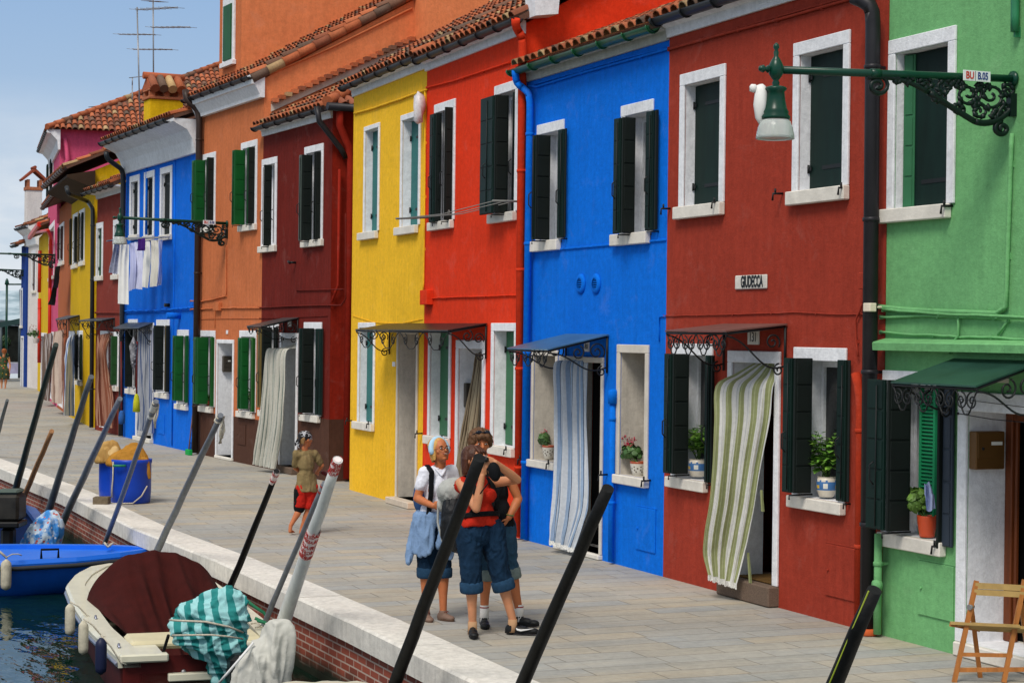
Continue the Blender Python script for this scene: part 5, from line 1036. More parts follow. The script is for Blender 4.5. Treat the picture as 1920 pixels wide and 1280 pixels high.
# kerb of pale stone blocks
q = MB(); L_ = 0; seg = []
for i in range(len(cin)-1):
    a, c, a2, c2 = cin[i], cin[i+1], cout[i], cout[i+1]; n_ = max(1, int((c-a).length/1.35))
    if i == 0: n_ = 40
    for k in range(n_):
        t0, t1 = k/n_, (k+1)/n_; g = .006/((c-a).length/n_)
        p = [a.lerp(c, t0), a.lerp(c, t1), a2.lerp(c2, t1), a2.lerp(c2, t0)]; e = (p[1]-p[0]).normalized()*.004
        p = [p[0]+e, p[1]-e, p[2]-e, p[3]+e]; z = .012+random.uniform(-.003, .003)
        T = [q.pt((v.x, v.y, z)) for v in p]; nn = (p[2]-p[1]).normalized()*.02; pb = [p[0], p[1], p[2]+nn, p[3]+nn]
        T2 = [q.pt((v.x, v.y, z-.02)) for v in pb]; B_ = [q.pt((v.x, v.y, -.19)) for v in pb]
        q.face(T); q.face([T[3], T[2], T2[2], T2[3]]); q.face([T2[3], T2[2], B_[2], B_[3]])
        q.face([T[0], T2[0], B_[0], B_[3], T2[3], T[3]]); q.face([T[1], T2[1], B_[1], B_[2], T2[2], T[2]]); q.face(B_); q.face([T[1], T[0], B_[0], B_[1]])
structure(q.build('kerb', stucco('kerb_stone', '#DEDAD2', .22, 6, .7)))
# brick quay wall, weed below
m, nt, b = newmat('quay_brick'); L = nt.links; tc = nd(nt, 'ShaderNodeTexCoord'); sp = nd(nt, 'ShaderNodeSeparateXYZ'); L.new(tc.outputs['Object'], sp.inputs[0]); cb = nd(nt, 'ShaderNodeCombineXYZ'); L.new(sp.outputs[0], cb.inputs[0]); L.new(sp.outputs[2], cb.inputs[1])
bk = nd(nt, 'ShaderNodeTexBrick', Scale=1.0)
for k, v in (('Color1', hexc('#A14F3A')), ('Color2', hexc('#7C3B2C')), ('Mortar', hexc('#B8A498')), ('Mortar Size', .008), ('Brick Width', .24), ('Row Height', .07)): bk.inputs[k].default_value = v
L.new(cb.outputs[0], bk.inputs['Vector'])
n1 = nd(nt, 'ShaderNodeTexNoise', Scale=3, Detail=6); L.new(tc.outputs['Object'], n1.inputs['Vector'])
ad = nd(nt, 'ShaderNodeMath', operation='MULTIPLY_ADD'); ad.inputs[1].default_value = .25; L.new(n1.outputs['Fac'], ad.inputs[0]); L.new(sp.outputs[2], ad.inputs[2])
rz = ramp(nt, [(.0, (0, 0, 0, 1)), (1, (1, 1, 1, 1))]); mr = nd(nt, 'ShaderNodeMapRange'); mr.inputs[1].default_value = -.5; mr.inputs[2].default_value = -.36; L.new(ad.outputs[0], mr.inputs[0])
o = mix(nt, 'MIX', mr.outputs[0], hexc('#1D2414'), bk.outputs['Color']); L.new(o, b.inputs['Base Color']); b.inputs['Roughness'].default_value = .8
bp = nd(nt, 'ShaderNodeBump', Strength=.5, Distance=.01); iv = nd(nt, 'ShaderNodeMath', operation='SUBTRACT'); iv.inputs[0].default_value = 1; L.new(bk.outputs['Fac'], iv.inputs[1]); L.new(iv.outputs[0], bp.inputs['Height']); L.new(bp.outputs[0], b.inputs['Normal'])
q = MB(); ow = offs(cin, CW-.05)
for a, c in zip(ow, ow[1:]): q.quad((a.x, a.y, -2.5), (c.x, c.y, -2.5), (c.x, c.y, -.185), (a.x, a.y, -.185))
structure(q.build('quay_wall', m))
m, nt, b = newmat('canal_water'); L = nt.links; tc = nd(nt, 'ShaderNodeTexCoord'); mp = nd(nt, 'ShaderNodeMapping'); mp.inputs['Scale'].default_value = (1.0, 2.2, 1); mp.inputs['Rotation'].default_value = (0, 0, .4); L.new(tc.outputs['Object'], mp.inputs['Vector'])
b.inputs['Base Color'].default_value = hexc('#0A241A'); b.inputs['Roughness'].default_value = .04; b.inputs['IOR'].default_value = 1.33
n1 = nd(nt, 'ShaderNodeTexNoise', Scale=1.6, Detail=3, Roughness=.5); L.new(mp.outputs[0], n1.inputs['Vector'])
n2 = nd(nt, 'ShaderNodeTexNoise', Scale=.5, Detail=2); L.new(mp.outputs[0], n2.inputs['Vector'])
ad = nd(nt, 'ShaderNodeMath', operation='MULTIPLY_ADD'); ad.inputs[1].default_value = 2; L.new(n2.outputs['Fac'], ad.inputs[0]); L.new(n1.outputs['Fac'], ad.inputs[2])
bp = nd(nt, 'ShaderNodeBump', Strength=.25, Distance=.1); L.new(ad.outputs[0], bp.inputs['Height']); L.new(bp.outputs[0], b.inputs['Normal'])
WZ = -.7
q = MB(); q.quad((-400, -150, WZ), (60, -150, WZ), (60, 60, WZ), (-400, 60, WZ)); structure(q.build('canal_water', m, fixn=False))
# ---------------------------------------------------------------- people
def ellip(m, c, ax, n=14, k=10):
    """ellipsoid with axis vectors ax = (a, b, c)"""
    c = Vector(c); rings = []
    top, bot = m.pt(c+ax[2]), m.pt(c-ax[2])
    for i in range(1, k):
        ph = math.pi*i/k; rings.append([m.pt(c+ax[0]*math.sin(ph)*math.cos(2*math.pi*j/n)+ax[1]*math.sin(ph)*math.sin(2*math.pi*j/n)+ax[2]*math.cos(ph)) for j in range(n)])
    for j in range(n):
        m.face([top, rings[0][j], rings[0][(j+1) % n]], 0, True); m.face([bot, rings[-1][(j+1) % n], rings[-1][j]], 0, True)
    for a, b in zip(rings, rings[1:]):
        for j in range(n): m.face([a[j], b[j], b[(j+1) % n], a[(j+1) % n]], 0, True)
def ball(m, c, r): ellip(m, c, (Vector((r, 0, 0)), Vector((0, r, 0)), Vector((0, 0, r))), 12, 8)
def limb(m, pts, rs, n=12):
    for a, b, ra, rb in zip(pts, pts[1:], rs, rs[1:]): m.tube([a, b], [ra, rb], n)
    for p, r in zip(pts, rs): ball(m, p, r)
def remesh(m, name, mt, parent, vox=.009, smooth=6, disp=None):
    bm_ = m.mesh(name, mt); bb = bmesh.new(); bb.from_mesh(bm_); bmesh.ops.recalc_face_normals(bb, faces=bb.faces); bb.to_mesh(bm_); bb.free()
    o = bpy.data.objects.new(name+'_tmp', bm_); col.objects.link(o)
    r = o.modifiers.new('r', 'REMESH'); r.mode = 'VOXEL'; r.voxel_size = vox; r.use_smooth_shade = True
    s = o.modifiers.new('s', 'SMOOTH'); s.factor = .5; s.iterations = smooth
    bpy.context.view_layer.update(); me = bpy.data.meshes.new_from_object(o.evaluated_get(bpy.context.evaluated_depsgraph_get())); me.name = name
    bpy.data.objects.remove(o)
    if parent: me.transform(WM[parent.name].inverted())
    me.materials.clear(); me.materials.append(mt)
    for p in me.polygons: p.use_smooth = True
    if disp:   # cloth folds: ridged noise along the normals
        amp, sz = disp[0], disp[1]; st_ = disp[2] if len(disp) > 2 else .45; off = []
        for v in me.vertices:
            p = Vector((v.co.x/sz, v.co.y/sz, v.co.z/sz*st_)); w_ = noise.noise_vector(p*.6)*(.9 if st_ > .3 else .35); a_ = abs(noise.noise(p+w_)); b_ = abs(noise.noise((p+w_)*2.3+Vector((7, 3, 1)))); o1 = amp*((.35-a_)*1.1+(.3-b_)*.4); off.append(o1 if amp > .035 else max(o1, -.002))
        nn = [v.normal.copy() for v in me.vertices]
        for v, n_, o2 in zip(me.vertices, nn, off): v.co += n_*o2
        me.update()
    return link(name, me, parent)
def skinmat(name, hx):
    m = mat(name, hx, .5, .06, 18, .1, 80); b = m.node_tree.nodes['Principled BSDF']; b.inputs['Subsurface Weight'].default_value = .12; b.inputs['Subsurface Radius'].default_value = (.02, .008, .005); return m
CRT, CUP, CFW = CR @ Vector((1, 0, 0)), Vector((0, 0, 1)), CR @ Vector((0, 0, -1)); CFW = Vector((CFW.x, CFW.y, 0)).normalized()
def cv(x, y, z): return CRT*x+CFW*y+CUP*z      # x = picture right, y = away, z = up
def J(px, py, dep): return CAM + ray(px, py)*dep
def hand(m, wrist, dirv, side, palm, s=1.0, curl=.5):
    """palm, four curled fingers, thumb from the side. dirv: fingers' direction, side: towards the thumb, palm: palm normal"""
    d = dirv.normalized(); sd = (side-d*side.dot(d)).normalized(); pn = d.cross(sd)
    if pn.dot(palm) < 0: pn = -pn
    pc = wrist+d*.045*s; ellip(m, pc, (sd*.038*s, pn*.015*s, d*.05*s))
    for i, (o, L) in enumerate(((.027, .07), (.010, .078), (-.008, .072), (-.026, .056))):
        b = wrist+d*.085*s+sd*o*s; a1 = (d*math.cos(curl*.6)+pn*math.sin(curl*.6)); a2 = (d*math.cos(curl*1.6)+pn*math.sin(curl*1.6)); a3 = (d*math.cos(curl*2.5)+pn*math.sin(curl*2.5))
        p1 = b+a1*L*.45*s; p2 = p1+a2*L*.32*s; p3 = p2+a3*L*.23*s; limb(m, [b-d*.02*s, b, p1, p2, p3], [.009*s, .009*s, .0085*s, .0078*s, .0065*s], 7)
    t0 = wrist+d*.03*s+sd*.03*s; t1 = t0+(sd*.7+d*.6+pn*.3).normalized()*.035*s; t2 = t1+(d*.85+sd*.2+pn*.4).normalized()*.028*s; limb(m, [wrist+d*.015*s, t0, t1, t2], [.014*s, .0125*s, .0105*s, .008*s], 7)
def head(m, c, f, up, s=1.0):
    """skull, jaw, nose, ears; f = facing, up = crown direction"""
    f = f.normalized(); up = (up-f*up.dot(f)).normalized(); r = f.cross(up)
    ellip(m, c+up*.025*s-f*.01*s, (r*.074*s, f*.094*s, up*.09*s)); ellip(m, c-up*.035*s+f*.022*s, (r*.056*s, f*.065*s, up*.076*s)); ellip(m, c-up*.088*s+f*.06*s, (r*.024*s, f*.02*s, up*.018*s))
    limb(m, [c+f*.078*s+up*.012*s, c+f*.102*s-up*.022*s], [.008*s, .013*s], 8); ellip(m, c+f*.078*s-up*.055*s, (r*.024*s, f*.014*s, up*.011*s))
    for q in (-1, 1):
        ellip(m, c+r*q*.045*s+f*.05*s-up*.02*s, (r*.022*s, f*.02*s, up*.022*s)); ellip(m, c+r*q*.076*s-up*.01*s-f*.005*s, (r*.008*s, f*.017*s, up*.028*s)); ellip(m, c+r*q*.03*s+f*.078*s+up*.022*s, (r*.022*s, f*.008*s, up*.006*s))
    return f, up, r
def face(root, c, f, up, s=1.0, smile=False, glasses=None):
    f = f.normalized(); up = (up-f*up.dot(f)).normalized(); r = f.cross(up)
    for q in (-1, 1):
        e = c+r*q*.031*s+f*.080*s+up*.004*s; m = MB(); ellip(m, e-f*.002*s, (r*.012*s, f*.009*s, up*.006*s)); ey = m.build('eye', mat('eye_white', '#CFCBC4', .3, 0), root)
        m = MB(); ellip(m, e+f*.006*s, (r*.006*s, f*.004*s, up*.006*s)); m.build('iris', mat('iris', '#2A2420', .2, 0), ey)
        m = MB(); limb(m, [e+up*.019*s-r*q*.013*s+f*.004*s, e+up*.023*s+f*.006*s, e+up*.018*s+r*q*.015*s-f*.006*s], [.002*s, .0025*s, .0015*s], 6); m.build('eyebrow', mat('brow', '#5A4330', .8, 0), root)
    m = MB(); w = .024 if smile else .02; pts = [c-up*(.052-(.007 if smile else 0)*abs(t)**2)*s+r*t*w*s+f*(.094-.012*abs(t)**2)*s for t in (-1, -.5, 0, .5, 1)]; limb(m, pts, [.003*s, .005*s, .0055*s, .005*s, .003*s], 6); mo = m.build('mouth', mat('lips', '#9A4A44', .5, .05), root)
    if smile: m = MB(); limb(m, [p+f*.004*s+up*.0005 for p in pts[1:4]], [.0035*s]*3, 6); m.build('teeth', mat('teeth', '#B8A898', .3, 0), mo)
    if glasses:
        m = MB()
        for q in (-1, 1):
            e = c+r*q*.033*s+f*.098*s; m.tube([e+r*.024*s*math.cos(t)+up*.015*s*math.sin(t) for t in [6.283*i/14 for i in range(15)]], .0022*s, 5, caps=False); m.tube([e+r*q*.024*s, c+r*q*.078*s+f*.0*s+up*.005*s], .0022*s, 5)
        m.tube([c+r*.009*s+f*.1*s, c-r*.009*s+f*.1*s], .0022*s, 5); m.build('glasses', mat('glasses_frame', '#3A2A2A', .3, 0), root)
def shoe(root, ankle, toe, s, mt, sole, name='shoe', laces=None):
    d = toe-ankle; d.z = 0; L = d.length; d.normalize(); sd = Vector((-d.y, d.x, 0)); g = toe.z; m = MB()
    heel = Vector((ankle.x, ankle.y, g+.03*s))-d*.03*s
    ellip(m, heel+d*.01, (sd*.036*s, d*.045*s, CUP*.05*s)); ellip(m, heel+d*(L*.55)*1+CUP*-.0, (sd*.04*s, d*.075*s, CUP*.036*s)); ellip(m, Vector((toe.x, toe.y, g+.026*s))-d*.02*s, (sd*.042*s, d*.055*s, CUP*.026*s)); limb(m, [Vector((ankle.x, ankle.y, g+.07*s)), heel+d*.02], [.04*s, .042*s])
    o = remesh(m, name, mt, root, .006, 4)
    q = MB(); pts = []
    for i in range(16):
        t = 6.283*i/16; w = .041*s if math.cos(t) > 0 else .036*s; c = (heel+Vector((toe.x, toe.y, heel.z)))/2; c.z = g+.001; pts.append(c+d*(L*.5+.05*s)*math.cos(t)+sd*w*math.sin(t))
    A = [q.pt(p) for p in pts]; B = [q.pt(p+Vector((0, 0, .02*s))) for p in pts]; q.face(A[::-1]); q.face(B)
    for i in range(16): q.face([A[i], A[(i+1) % 16], B[(i+1) % 16], B[i]])
    q.build('sole', sole, o)
    if laces: q = MB(); v = heel+d*L*.45+CUP*.045*s; [q.tube([v+d*k*.02-sd*.02, v+d*k*.02+CUP*.012-d*.002, v+d*k*.02+sd*.02], .003, 5) for k in range(-1, 3)]; q.build('laces', laces, o)
    return o
DENIM = mat('denim_blue', '#142A40', .9, .35, 7, .5, 120); DENIML = mat('denim_cuff', '#223E58', .9, .25, 20, .4, 120)
BLK = mat('black_fabric', '#101215', .75, .2, 20, .3, 80)
SK = skinmat('skin_tan', '#C08460'); SK2 = skinmat('skin_deep_tan', '#B86E45')
def person(label, Z, j, s, skin, shirt, trousers, cuff=None, cuffm=None, top='tee', bust=0, sleeve=.55, facing=(1, -1, 0), headup=(0, 0, 1), handdir=None, pantw=1.0, arms='LR', bare=False, hs=1.0, hem=(.1, .03)):
    """j: joints as photo points with depth offsets in metres"""
    P = {k: J(v[0], v[1], Z+(v[2] if len(v) > 2 else 0)) for k, v in j.items()}
    base = (P['toeL']+P['toeR'])/2; base.z = 0; root = thing('person', label, 'person', loc=base)
    sh = (P['shR']-P['shL']).normalized(); mid = (P['shR']+P['shL'])/2; pel = (P['hipL']+P['hipR'])/2; spine = (mid-pel).normalized(); fr = spine.cross(sh).normalized()
    F = cv(*facing).normalized()
    if fr.dot(F) < 0: fr = -fr
    m = MB()
    # skin body
    def torso(m, g=0.0, lo=-.1, short=0.0):
        limb(m, [P['shL']*.88+mid*.12-CUP*.015, mid-CUP*.005, P['shR']*.88+mid*.12-CUP*.015], [(.056*s)+g, .066*s+g, .056*s+g])
        H_ = (mid-pel).length; hw = (P['shR']-P['shL']).length/2
        ellip(m, mid-spine*H_*.28, (sh*(hw*.80+g), fr*(.105*s+g), spine*(H_*.34)))
        ellip(m, mid-spine*H_*.62, (sh*(hw*.70+g), fr*(.092*s+g), spine*(H_*.32)))
        ellip(m, pel+spine*H_*(.12+short), (sh*(hw*.84+g), fr*(.108*s+g), spine*(H_*(.30+lo))))
        if bust:
            for q in (-1, 1): ellip(m, mid-spine*H_*.30+sh*q*hw*.42+fr*(.075*s+g*.6), (sh*.062*s, fr*.055*s*bust, spine*.065*s))
    torso(m); limb(m, [mid-CUP*.0, P['neck'], P['head']-CUP*.06*s], [.06*s, .052*s, .05*s])
    hf, hu, hr = head(m, P['head'], F, cv(*headup), s*hs)
    for q in arms:
        a, b, c = P['sh'+q], P['el'+q], P['wr'+q]; limb(m, [a, a.lerp(b, .4), b], [.05*s, .044*s, .036*s]); limb(m, [b, b.lerp(c, .3), c], [.036*s, .039*s, .025*s])
        hd = handdir[q] if handdir else ((0, 0, -1), (0, -1, 0), (1, 0, 0)); hand(m, c, cv(*hd[0]), cv(*hd[1]), cv(*hd[2]), s*.95, hd[3] if len(hd) > 3 else .5)
    for q in 'LR':
        a, b, c = P['hip'+q], P['kn'+q], P['an'+q]; limb(m, [a, b], [.082*s, .055*s]); limb(m, [b, b.lerp(c, .32), b.lerp(c, .7), c], [.053*s, .057*s, .04*s, .034*s])
        if bare:
            t = P['toe'+q]; d = (t-c); d.z = 0; d.normalize(); sd = Vector((-d.y, d.x, 0)); g = t.z; limb(m, [c, Vector((c.x, c.y, max(g+.025, c.z-.07)))-d*.02, t-d*.05+CUP*.018], [.034*s, .03*s, .026*s]); ellip(m, t-d*.05+CUP*.016, (sd*.036*s, d*.03*s, CUP*.018*s))
            for k in range(5): limb(m, [t-d*.035+sd*(k-2)*.0145*s+CUP*.012, t-d*(.0+.006*abs(k-1.2))+sd*(k-2)*.0145*s+CUP*.009], [.009*s, .0075*s], 6)
        else: limb(m, [c, Vector((c.x, c.y, P['toe'+q].z+.05))], [.034*s, .034*s])
    remesh(m, 'body', skin, root, .007, 3)
    # shirt
    m = MB(); torso(m, .012, lo=(-.08 if top == 'tank' else .02), short=.06 if top == 'tank' else 0)
    if top == 'tee':
        for q in arms:
            a, b = P['sh'+q], P['el'+q]; limb(m, [a, a.lerp(b, sleeve)], [.062*s, .058*s])
        ellip(m, mid+CUP*.03, (sh*.075*s, fr*.06*s, CUP*.03*s))
    hz0, hz1 = hem; rr_ = hw_ = (P['hipR']-P['hipL']).length/2
    N_ = 20; rg = []
    for t in (0, .2, .5, .8, 1.0):
        cc_ = pel+spine*lerp(.24*s, hz1*s, t); ra_ = lerp((P['shR']-P['shL']).length*(.46 if hem[1] < 0 else .36)+.0*s, hw_+.100*s, min(1, t*1.3)); rb_ = lerp(.098*s, .132*s, min(1, t*1.3))
        rg.append([m.pt(cc_+sh*ra_*math.cos(6.283*i/N_)+fr*rb_*math.sin(6.283*i/N_)) for i in range(N_)])
    m.face(rg[0]); m.face(rg[-1][::-1])
    for a_, b_ in zip(rg, rg[1:]):
        for i in range(N_): m.face([a_[i], a_[(i+1) % N_], b_[(i+1) % N_], b_[i]])
    so_ = remesh(m, 'shirt' if top == 'tee' else 'vest_top', shirt, root, .008, 5, (.02, .09, .5))
    # trousers
    m = MB(); hw = (P['hipR']-P['hipL']).length/2
    ellip(m, pel-spine*.02, (sh*(hw+.088*s), fr*.118*s, spine*.12*s)); limb(m, [pel+spine*.0*s-sh*hw*.7, pel+spine*.0*s+sh*hw*.7], [.1*s, .1*s])
    cf = {}
    for q in 'LR':
        a, b, c = P['hip'+q], P['kn'+q], P['an'+q]; e = b.lerp(c, cuff) if cuff > 0 else a.lerp(b, 1+cuff); cf[q] = (e, b.lerp(c, cuff-.16) if cuff > 0 else None)
        if cuff > 0: limb(m, [a, a.lerp(b, .5), b], [.1*s*pantw, .088*s*pantw, .074*s*pantw]); m.tube([b, e], [.074*s*pantw, .072*s*pantw], 14)
        else: m.tube([a, e], [.105*s*pantw, .1*s*pantw], 14); ball(m, a, .105*s*pantw)
    remesh(m, 'trousers' if cuff > 0 else 'shorts', trousers, root, .008, 4, (.026, .06, .6))
    if cuffm:
        for q in 'LR':
            e, e0 = cf[q]; m = MB(); d = (e-e0).normalized(); e1 = e-d*.085*s; m.tube([e1-d*.004, e1+d*.01, e-d*.01, e+d*.006, e+d*.0, e-d*.03], [.076*s*pantw, .089*s*pantw, .088*s*pantw, .08*s*pantw, .068*s*pantw, .066*s*pantw], 18); m.build('trouser_cuff', cuffm, root)
    return root, P, (hf, hu, hr), (sh, fr, spine, mid, pel)
def strandhair(m, c, f, up, s, back=1.0, length=.1, side=.085, fringe=0, top=.112, rr=random.Random(1), n=60, openang=.55):
    """hair cap plus locks hanging round the head, open at the face"""
    f = f.normalized(); up = (up-f*up.dot(f)).normalized(); r = f.cross(up)
    ellip(m, c+up*.035*s-f*.022*s, (r*.084*s, f*.094*s, up*.092*s))
    for i in range(n):
        th = lerp(openang, 6.283-openang, (i+rr.random()*.6)/n); d = f*math.cos(th)+r*math.sin(th); el = rr.uniform(.15, .9)
        a = c+up*(.035+.085*math.sin(el))*s+d*.085*s*math.cos(el)-f*.015*s; L = length*rr.uniform(.75, 1.15)*s
        b = c+up*.01*s+d*side*s-f*.012*s; e = c-up*L+d*(side*rr.uniform(.82, 1.02))*s-f*.012*s; limb(m, [a, b, b.lerp(e, .6), e], [.016*s, .015*s, .013*s, .006*s], 6)
    for i in range(fringe):
        q = lerp(-1, 1, (i+.5)/fringe); a = c+up*.11*s+f*.03*s+r*q*.03*s; b = c+up*(.07)*s+f*.088*s+r*q*.05*s; e = c+up*rr.uniform(.03, .05)*s+f*.092*s+r*q*.06*s; limb(m, [a, b, e], [.016*s, .013*s, .006*s], 6)
# --- girl in the white polo shirt
g_j = dict(head=(824, 844, 0), neck=(826, 870, .02), shL=(798, 887, -.0), shR=(846, 884, .1), elL=(782, 934, -.02), wrL=(812, 948, -.18), elR=(855, 925, .12), wrR=(838, 950, -.06),
    hipL=(799, 985, 0), hipR=(824, 985, .04), knL=(799, 1056, -.02), knR=(830, 1058, .05), anL=(799, 1142, .02), anR=(831, 1140, .04), toeL=(806, 1167, -.08), toeR=(846, 1164, -.02))
WPOLO = mat('cloth_polo_white', '#DCDEE8', .85, .05, 20, .3, 60)
root, P, (hf, hu, hr), (sh, fr, spine, mid, pel) = person('girl with pale blue headband and glasses, white polo shirt, denim jacket tied round her waist', 16.85, g_j, 1.0, SK2, WPOLO, DENIM, .28, DENIML, bust=.6, facing=(.62, -.85, .28), headup=(-.1, .12, 1), handdir={'L': ((1, -.3, -.1), (0, -.3, 1), (0, 1, 0), .5), 'R': ((-.6, -.6, .2), (0, 0, 1), (0, 1, 0), .6)}, sleeve=.5)
face(root, P['head'], hf, hu, 1.0, True, True)
m = MB(); strandhair(m, P['head'], hf, hu, 1.0, length=.085, fringe=0, rr=random.Random(2), openang=1.15, side=.076); remesh(m, 'hair', mat('hair_blonde', '#C0924E', .5, .25, 40, .5, 90, stretch=(1, 1, .2)), root, .006, 2)
m = MB(); m.tube([P['head']+(hu*.085-hf*.01+0*hr)*1.0*math.cos(t)*1.26+hr*.088*math.sin(t)+hf*.012*math.cos(t) for t in [lerp(-1.9, 1.9, i/16) for i in range(17)]], [.016]+[.028]*15+[.016], 10); remesh(m, 'headband', mat('cloth_sky', '#A9CBE2', .8, .08), root, .007, 4)
m = MB(); ellip(m, mid+CUP*.045+fr*.01, (sh*.07, fr*.068, CUP*.014)); limb(m, [mid+CUP*.04+fr*.06-sh*.05, mid-CUP*.02+fr*.11-sh*.01, mid+CUP*.04+fr*.06+sh*.05], [.014, .012, .014]); remesh(m, 'collar', WPOLO, root, .007, 2)
JK = mat('denim_jacket', '#7590B4', .85, .15, 12, .5, 60)
m = MB(); limb(m, [pel+spine*.1+sh*math.cos(t)*.155+fr*math.sin(t)*.135 for t in [6.283*i/12 for i in range(13)]], [.034]*13)
limb(m, [pel+spine*.08+fr*.13+sh*.0, pel-spine*.04+fr*.15+sh*.05, pel-spine*.17+fr*.15+sh*.02], [.035, .04, .03]); limb(m, [pel+spine*.08+fr*.13+sh*.03, pel-spine*.1+fr*.14+sh*.12, pel-spine*.28+fr*.1+sh*.16], [.03, .04, .03])
for k in range(22):
    t = lerp(1.9, 7.2, k/21); o_ = sh*math.cos(t)*.165+fr*math.sin(t)*.135; limb(m, [pel+spine*.09+o_, pel-spine*.12+o_*1.06, pel-spine*(.23+.02*math.sin(k*1.1))+o_*(1.1+.03*math.sin(k*2.3))], [.026, .026+.006*math.sin(k*2.1), .02])
limb(m, [pel+spine*.05-sh*.16, pel-spine*.15-sh*.18-fr*.02, pel-spine*.31-sh*.21+fr*.02], [.03, .04, .022])
remesh(m, 'tied_jacket', JK, root, .009, 6, (.03, .05, .25))
for q in 'LR': shoe(root, P['an'+q], P['toe'+q], 1.0, mat('shoe_taupe', '#7A6255', .7, .15), mat('sole_brown', '#5A4438', .8), laces=mat('lace_red', '#7A2A22', .8))
# strap and daypack of the girl
m = MB(); pts = [mid-sh*.1+fr*.115-spine*.36, mid-sh*.1+fr*.125-spine*.2, mid-sh*.105+fr*.1+CUP*.02, mid-sh*.11+CUP*.07, mid-sh*.11-fr*.1+CUP*.0]
for o_ in (-.016, 0, .016): limb(m, [p+sh*o_ for p in pts], [.011]*5, 6)
o = remesh(m, 'daypack', BLK, None, .008, 2); m = MB()
bk_ = MB(); ellip(bk_, mid-fr*.19-spine*.2-sh*.02, (sh*.13, fr*.09, spine*.2)); bo = remesh(bk_, 'daypack_body', mat('pack_blue', '#2A4A78', .7, .1), None, .012, 6)
dp_root = thing('daypack', 'girl\'s small blue daypack with a black shoulder strap, worn on her back', 'bag', loc=mid-fr*.19-spine*.4)
for ob_, nm in ((o, 'shoulder_strap'), (bo, 'pouch')): ob_.data.transform(WM[dp_root.name].inverted()); ob_.parent = dp_root; ob_.name = nm
# --- person behind, black vest, sunglasses on the head
b_j = dict(head=(901, 830, .1), neck=(905, 858, .1), shL=(882, 880, .15), shR=(953, 892, .1), elL=(868, 930, .3), wrL=(880, 965, .25), elR=(972, 935, .12), wrR=(954, 970, .0),
    hipL=(917, 985, .12), hipR=(946, 987, .1), knL=(911, 1060, .1), knR=(955, 1055, .1), anL=(908, 1144, .08), anR=(973, 1143, .12), toeL=(910, 1179, -.1), toeR=(1004, 1173, .06))
root, P, (hf, hu, hr), (sh, fr, spine, mid, pel) = person('tanned person in a black vest behind the woman in red, sunglasses on curly hair', 16.5, b_j, 1.04, SK2, BLK, mat('denim_worn', '#2E4A60', .9, .35, 7, .5, 120), .32, mat('denim_cuff_pale', '#6E7A78', .9, .2, 20, .4, 120), top='tank', facing=(.25, -1, -.12), headup=(0, .05, 1), handdir={'R': ((-.6, -.4, -.9), (-.3, -1, 0), (-1, .3, 0), .5), 'L': ((0, 0, -1), (0, -1, 0), (1, 0, 0))}, pantw=.95)
face(root, P['head'], hf, hu, 1.03)
m = MB(); strandhair(m, P['head'], hf, hu, 1.04, length=.03, fringe=6, rr=random.Random(4), openang=.9, side=.088); remesh(m, 'hair', mat('hair_brown', '#5E4028', .6, .35, 40, .6, 70), root, .007, 1, (.025, .03))
m = MB()
for q in (-1, 1): ellip(m, P['head']+hu*.105+hf*.075+hr*q*.036, (hr*.03, hf*.012, hu*.02))
limb(m, [P['head']+hu*.11+hf*.08-hr*.02, P['head']+hu*.11+hf*.08+hr*.02], [.004, .004])
for q in (-1, 1): m.tube([P['head']+hu*.105+hf*.075+hr*q*.06, P['head']+hu*.06+hr*q*.095-hf*.01], .004, 5)
m.build('sunglasses', mat('sunglass', '#101522', .08, 0), root)
for q in 'LR':
    shoe(root, P['an'+q], P['toe'+q], 1.05, mat('shoe_black', '#131517', .5, .1), mat('sole_dark', '#1C1C1E', .8)); m = MB(); c = P['an'+q]; m.tube([c+CUP*.05, c-CUP*.02, c-CUP*.1], [.039, .04, .042], 12); so2 = m.build('sock', mat('sock_white', '#D8D4CE', .9, .05), root); m = MB(); m.tube([c+CUP*.035, c+CUP*.025], [.0405, .0405], 12); m.build('sock_band', mat('sock_red', '#9A2A30', .9), so2)
m = MB(); w_ = P['wrR']; m.tube([w_+(P['elR']-w_).normalized()*.03+sh*.032*math.cos(t)+fr*.032*math.sin(t) for t in [6.283*i/12 for i in range(13)]], .008, 6); m.build('wristwatch', mat('watch_olive', '#6A6A3A', .5), root)
# --- woman in the red top taking a picture
w_j = dict(head=(889, 862, 0), neck=(884, 889, .03), shL=(864, 906, -.02), shR=(916, 905, .22), elL=(893, 953, -.22), wrL=(904, 892, -.22), elR=(970, 899, .0), wrR=(929, 867, -.2),
    hipL=(879, 994, 0), hipR=(921, 994, .08), knL=(883, 1068, -.06), knR=(935, 1064, .06), anL=(886, 1164, -.02), anR=(961, 1160, .08), toeL=(889, 1196, -.2), toeR=(1003, 1188, .05))
REDT = mat('cloth_red_top', '#B02616', .8, .12, 10, .4, 60)
root, P, (hf, hu, hr), (sh, fr, spine, mid, pel) = person('woman in a red sleeveless top and rolled-up jeans holding a camera to her face', 16.05, w_j, 1.02, SK, REDT, DENIM, .42, DENIML, top='tank', bust=1.25, facing=(.88, -.7, .02), headup=(0, 0, 1), handdir={'L': ((.25, -.1, 1), (1, .2, 0), (.2, .9, .2), .55), 'R': ((-1, -.1, .35), (0, 0, -1), (-.2, .9, -.4), .6)}, pantw=1.14)
face(root, P['head'], hf, hu, 1.0)
m = MB(); strandhair(m, P['head'], hf, hu, 1.03, length=.105, fringe=3, rr=random.Random(6), openang=1.5, side=.088); remesh(m, 'hair', mat('hair_auburn', '#48281A', .5, .4, 30, .6, 60, stretch=(1, 1, .2)), root, .005, 1)
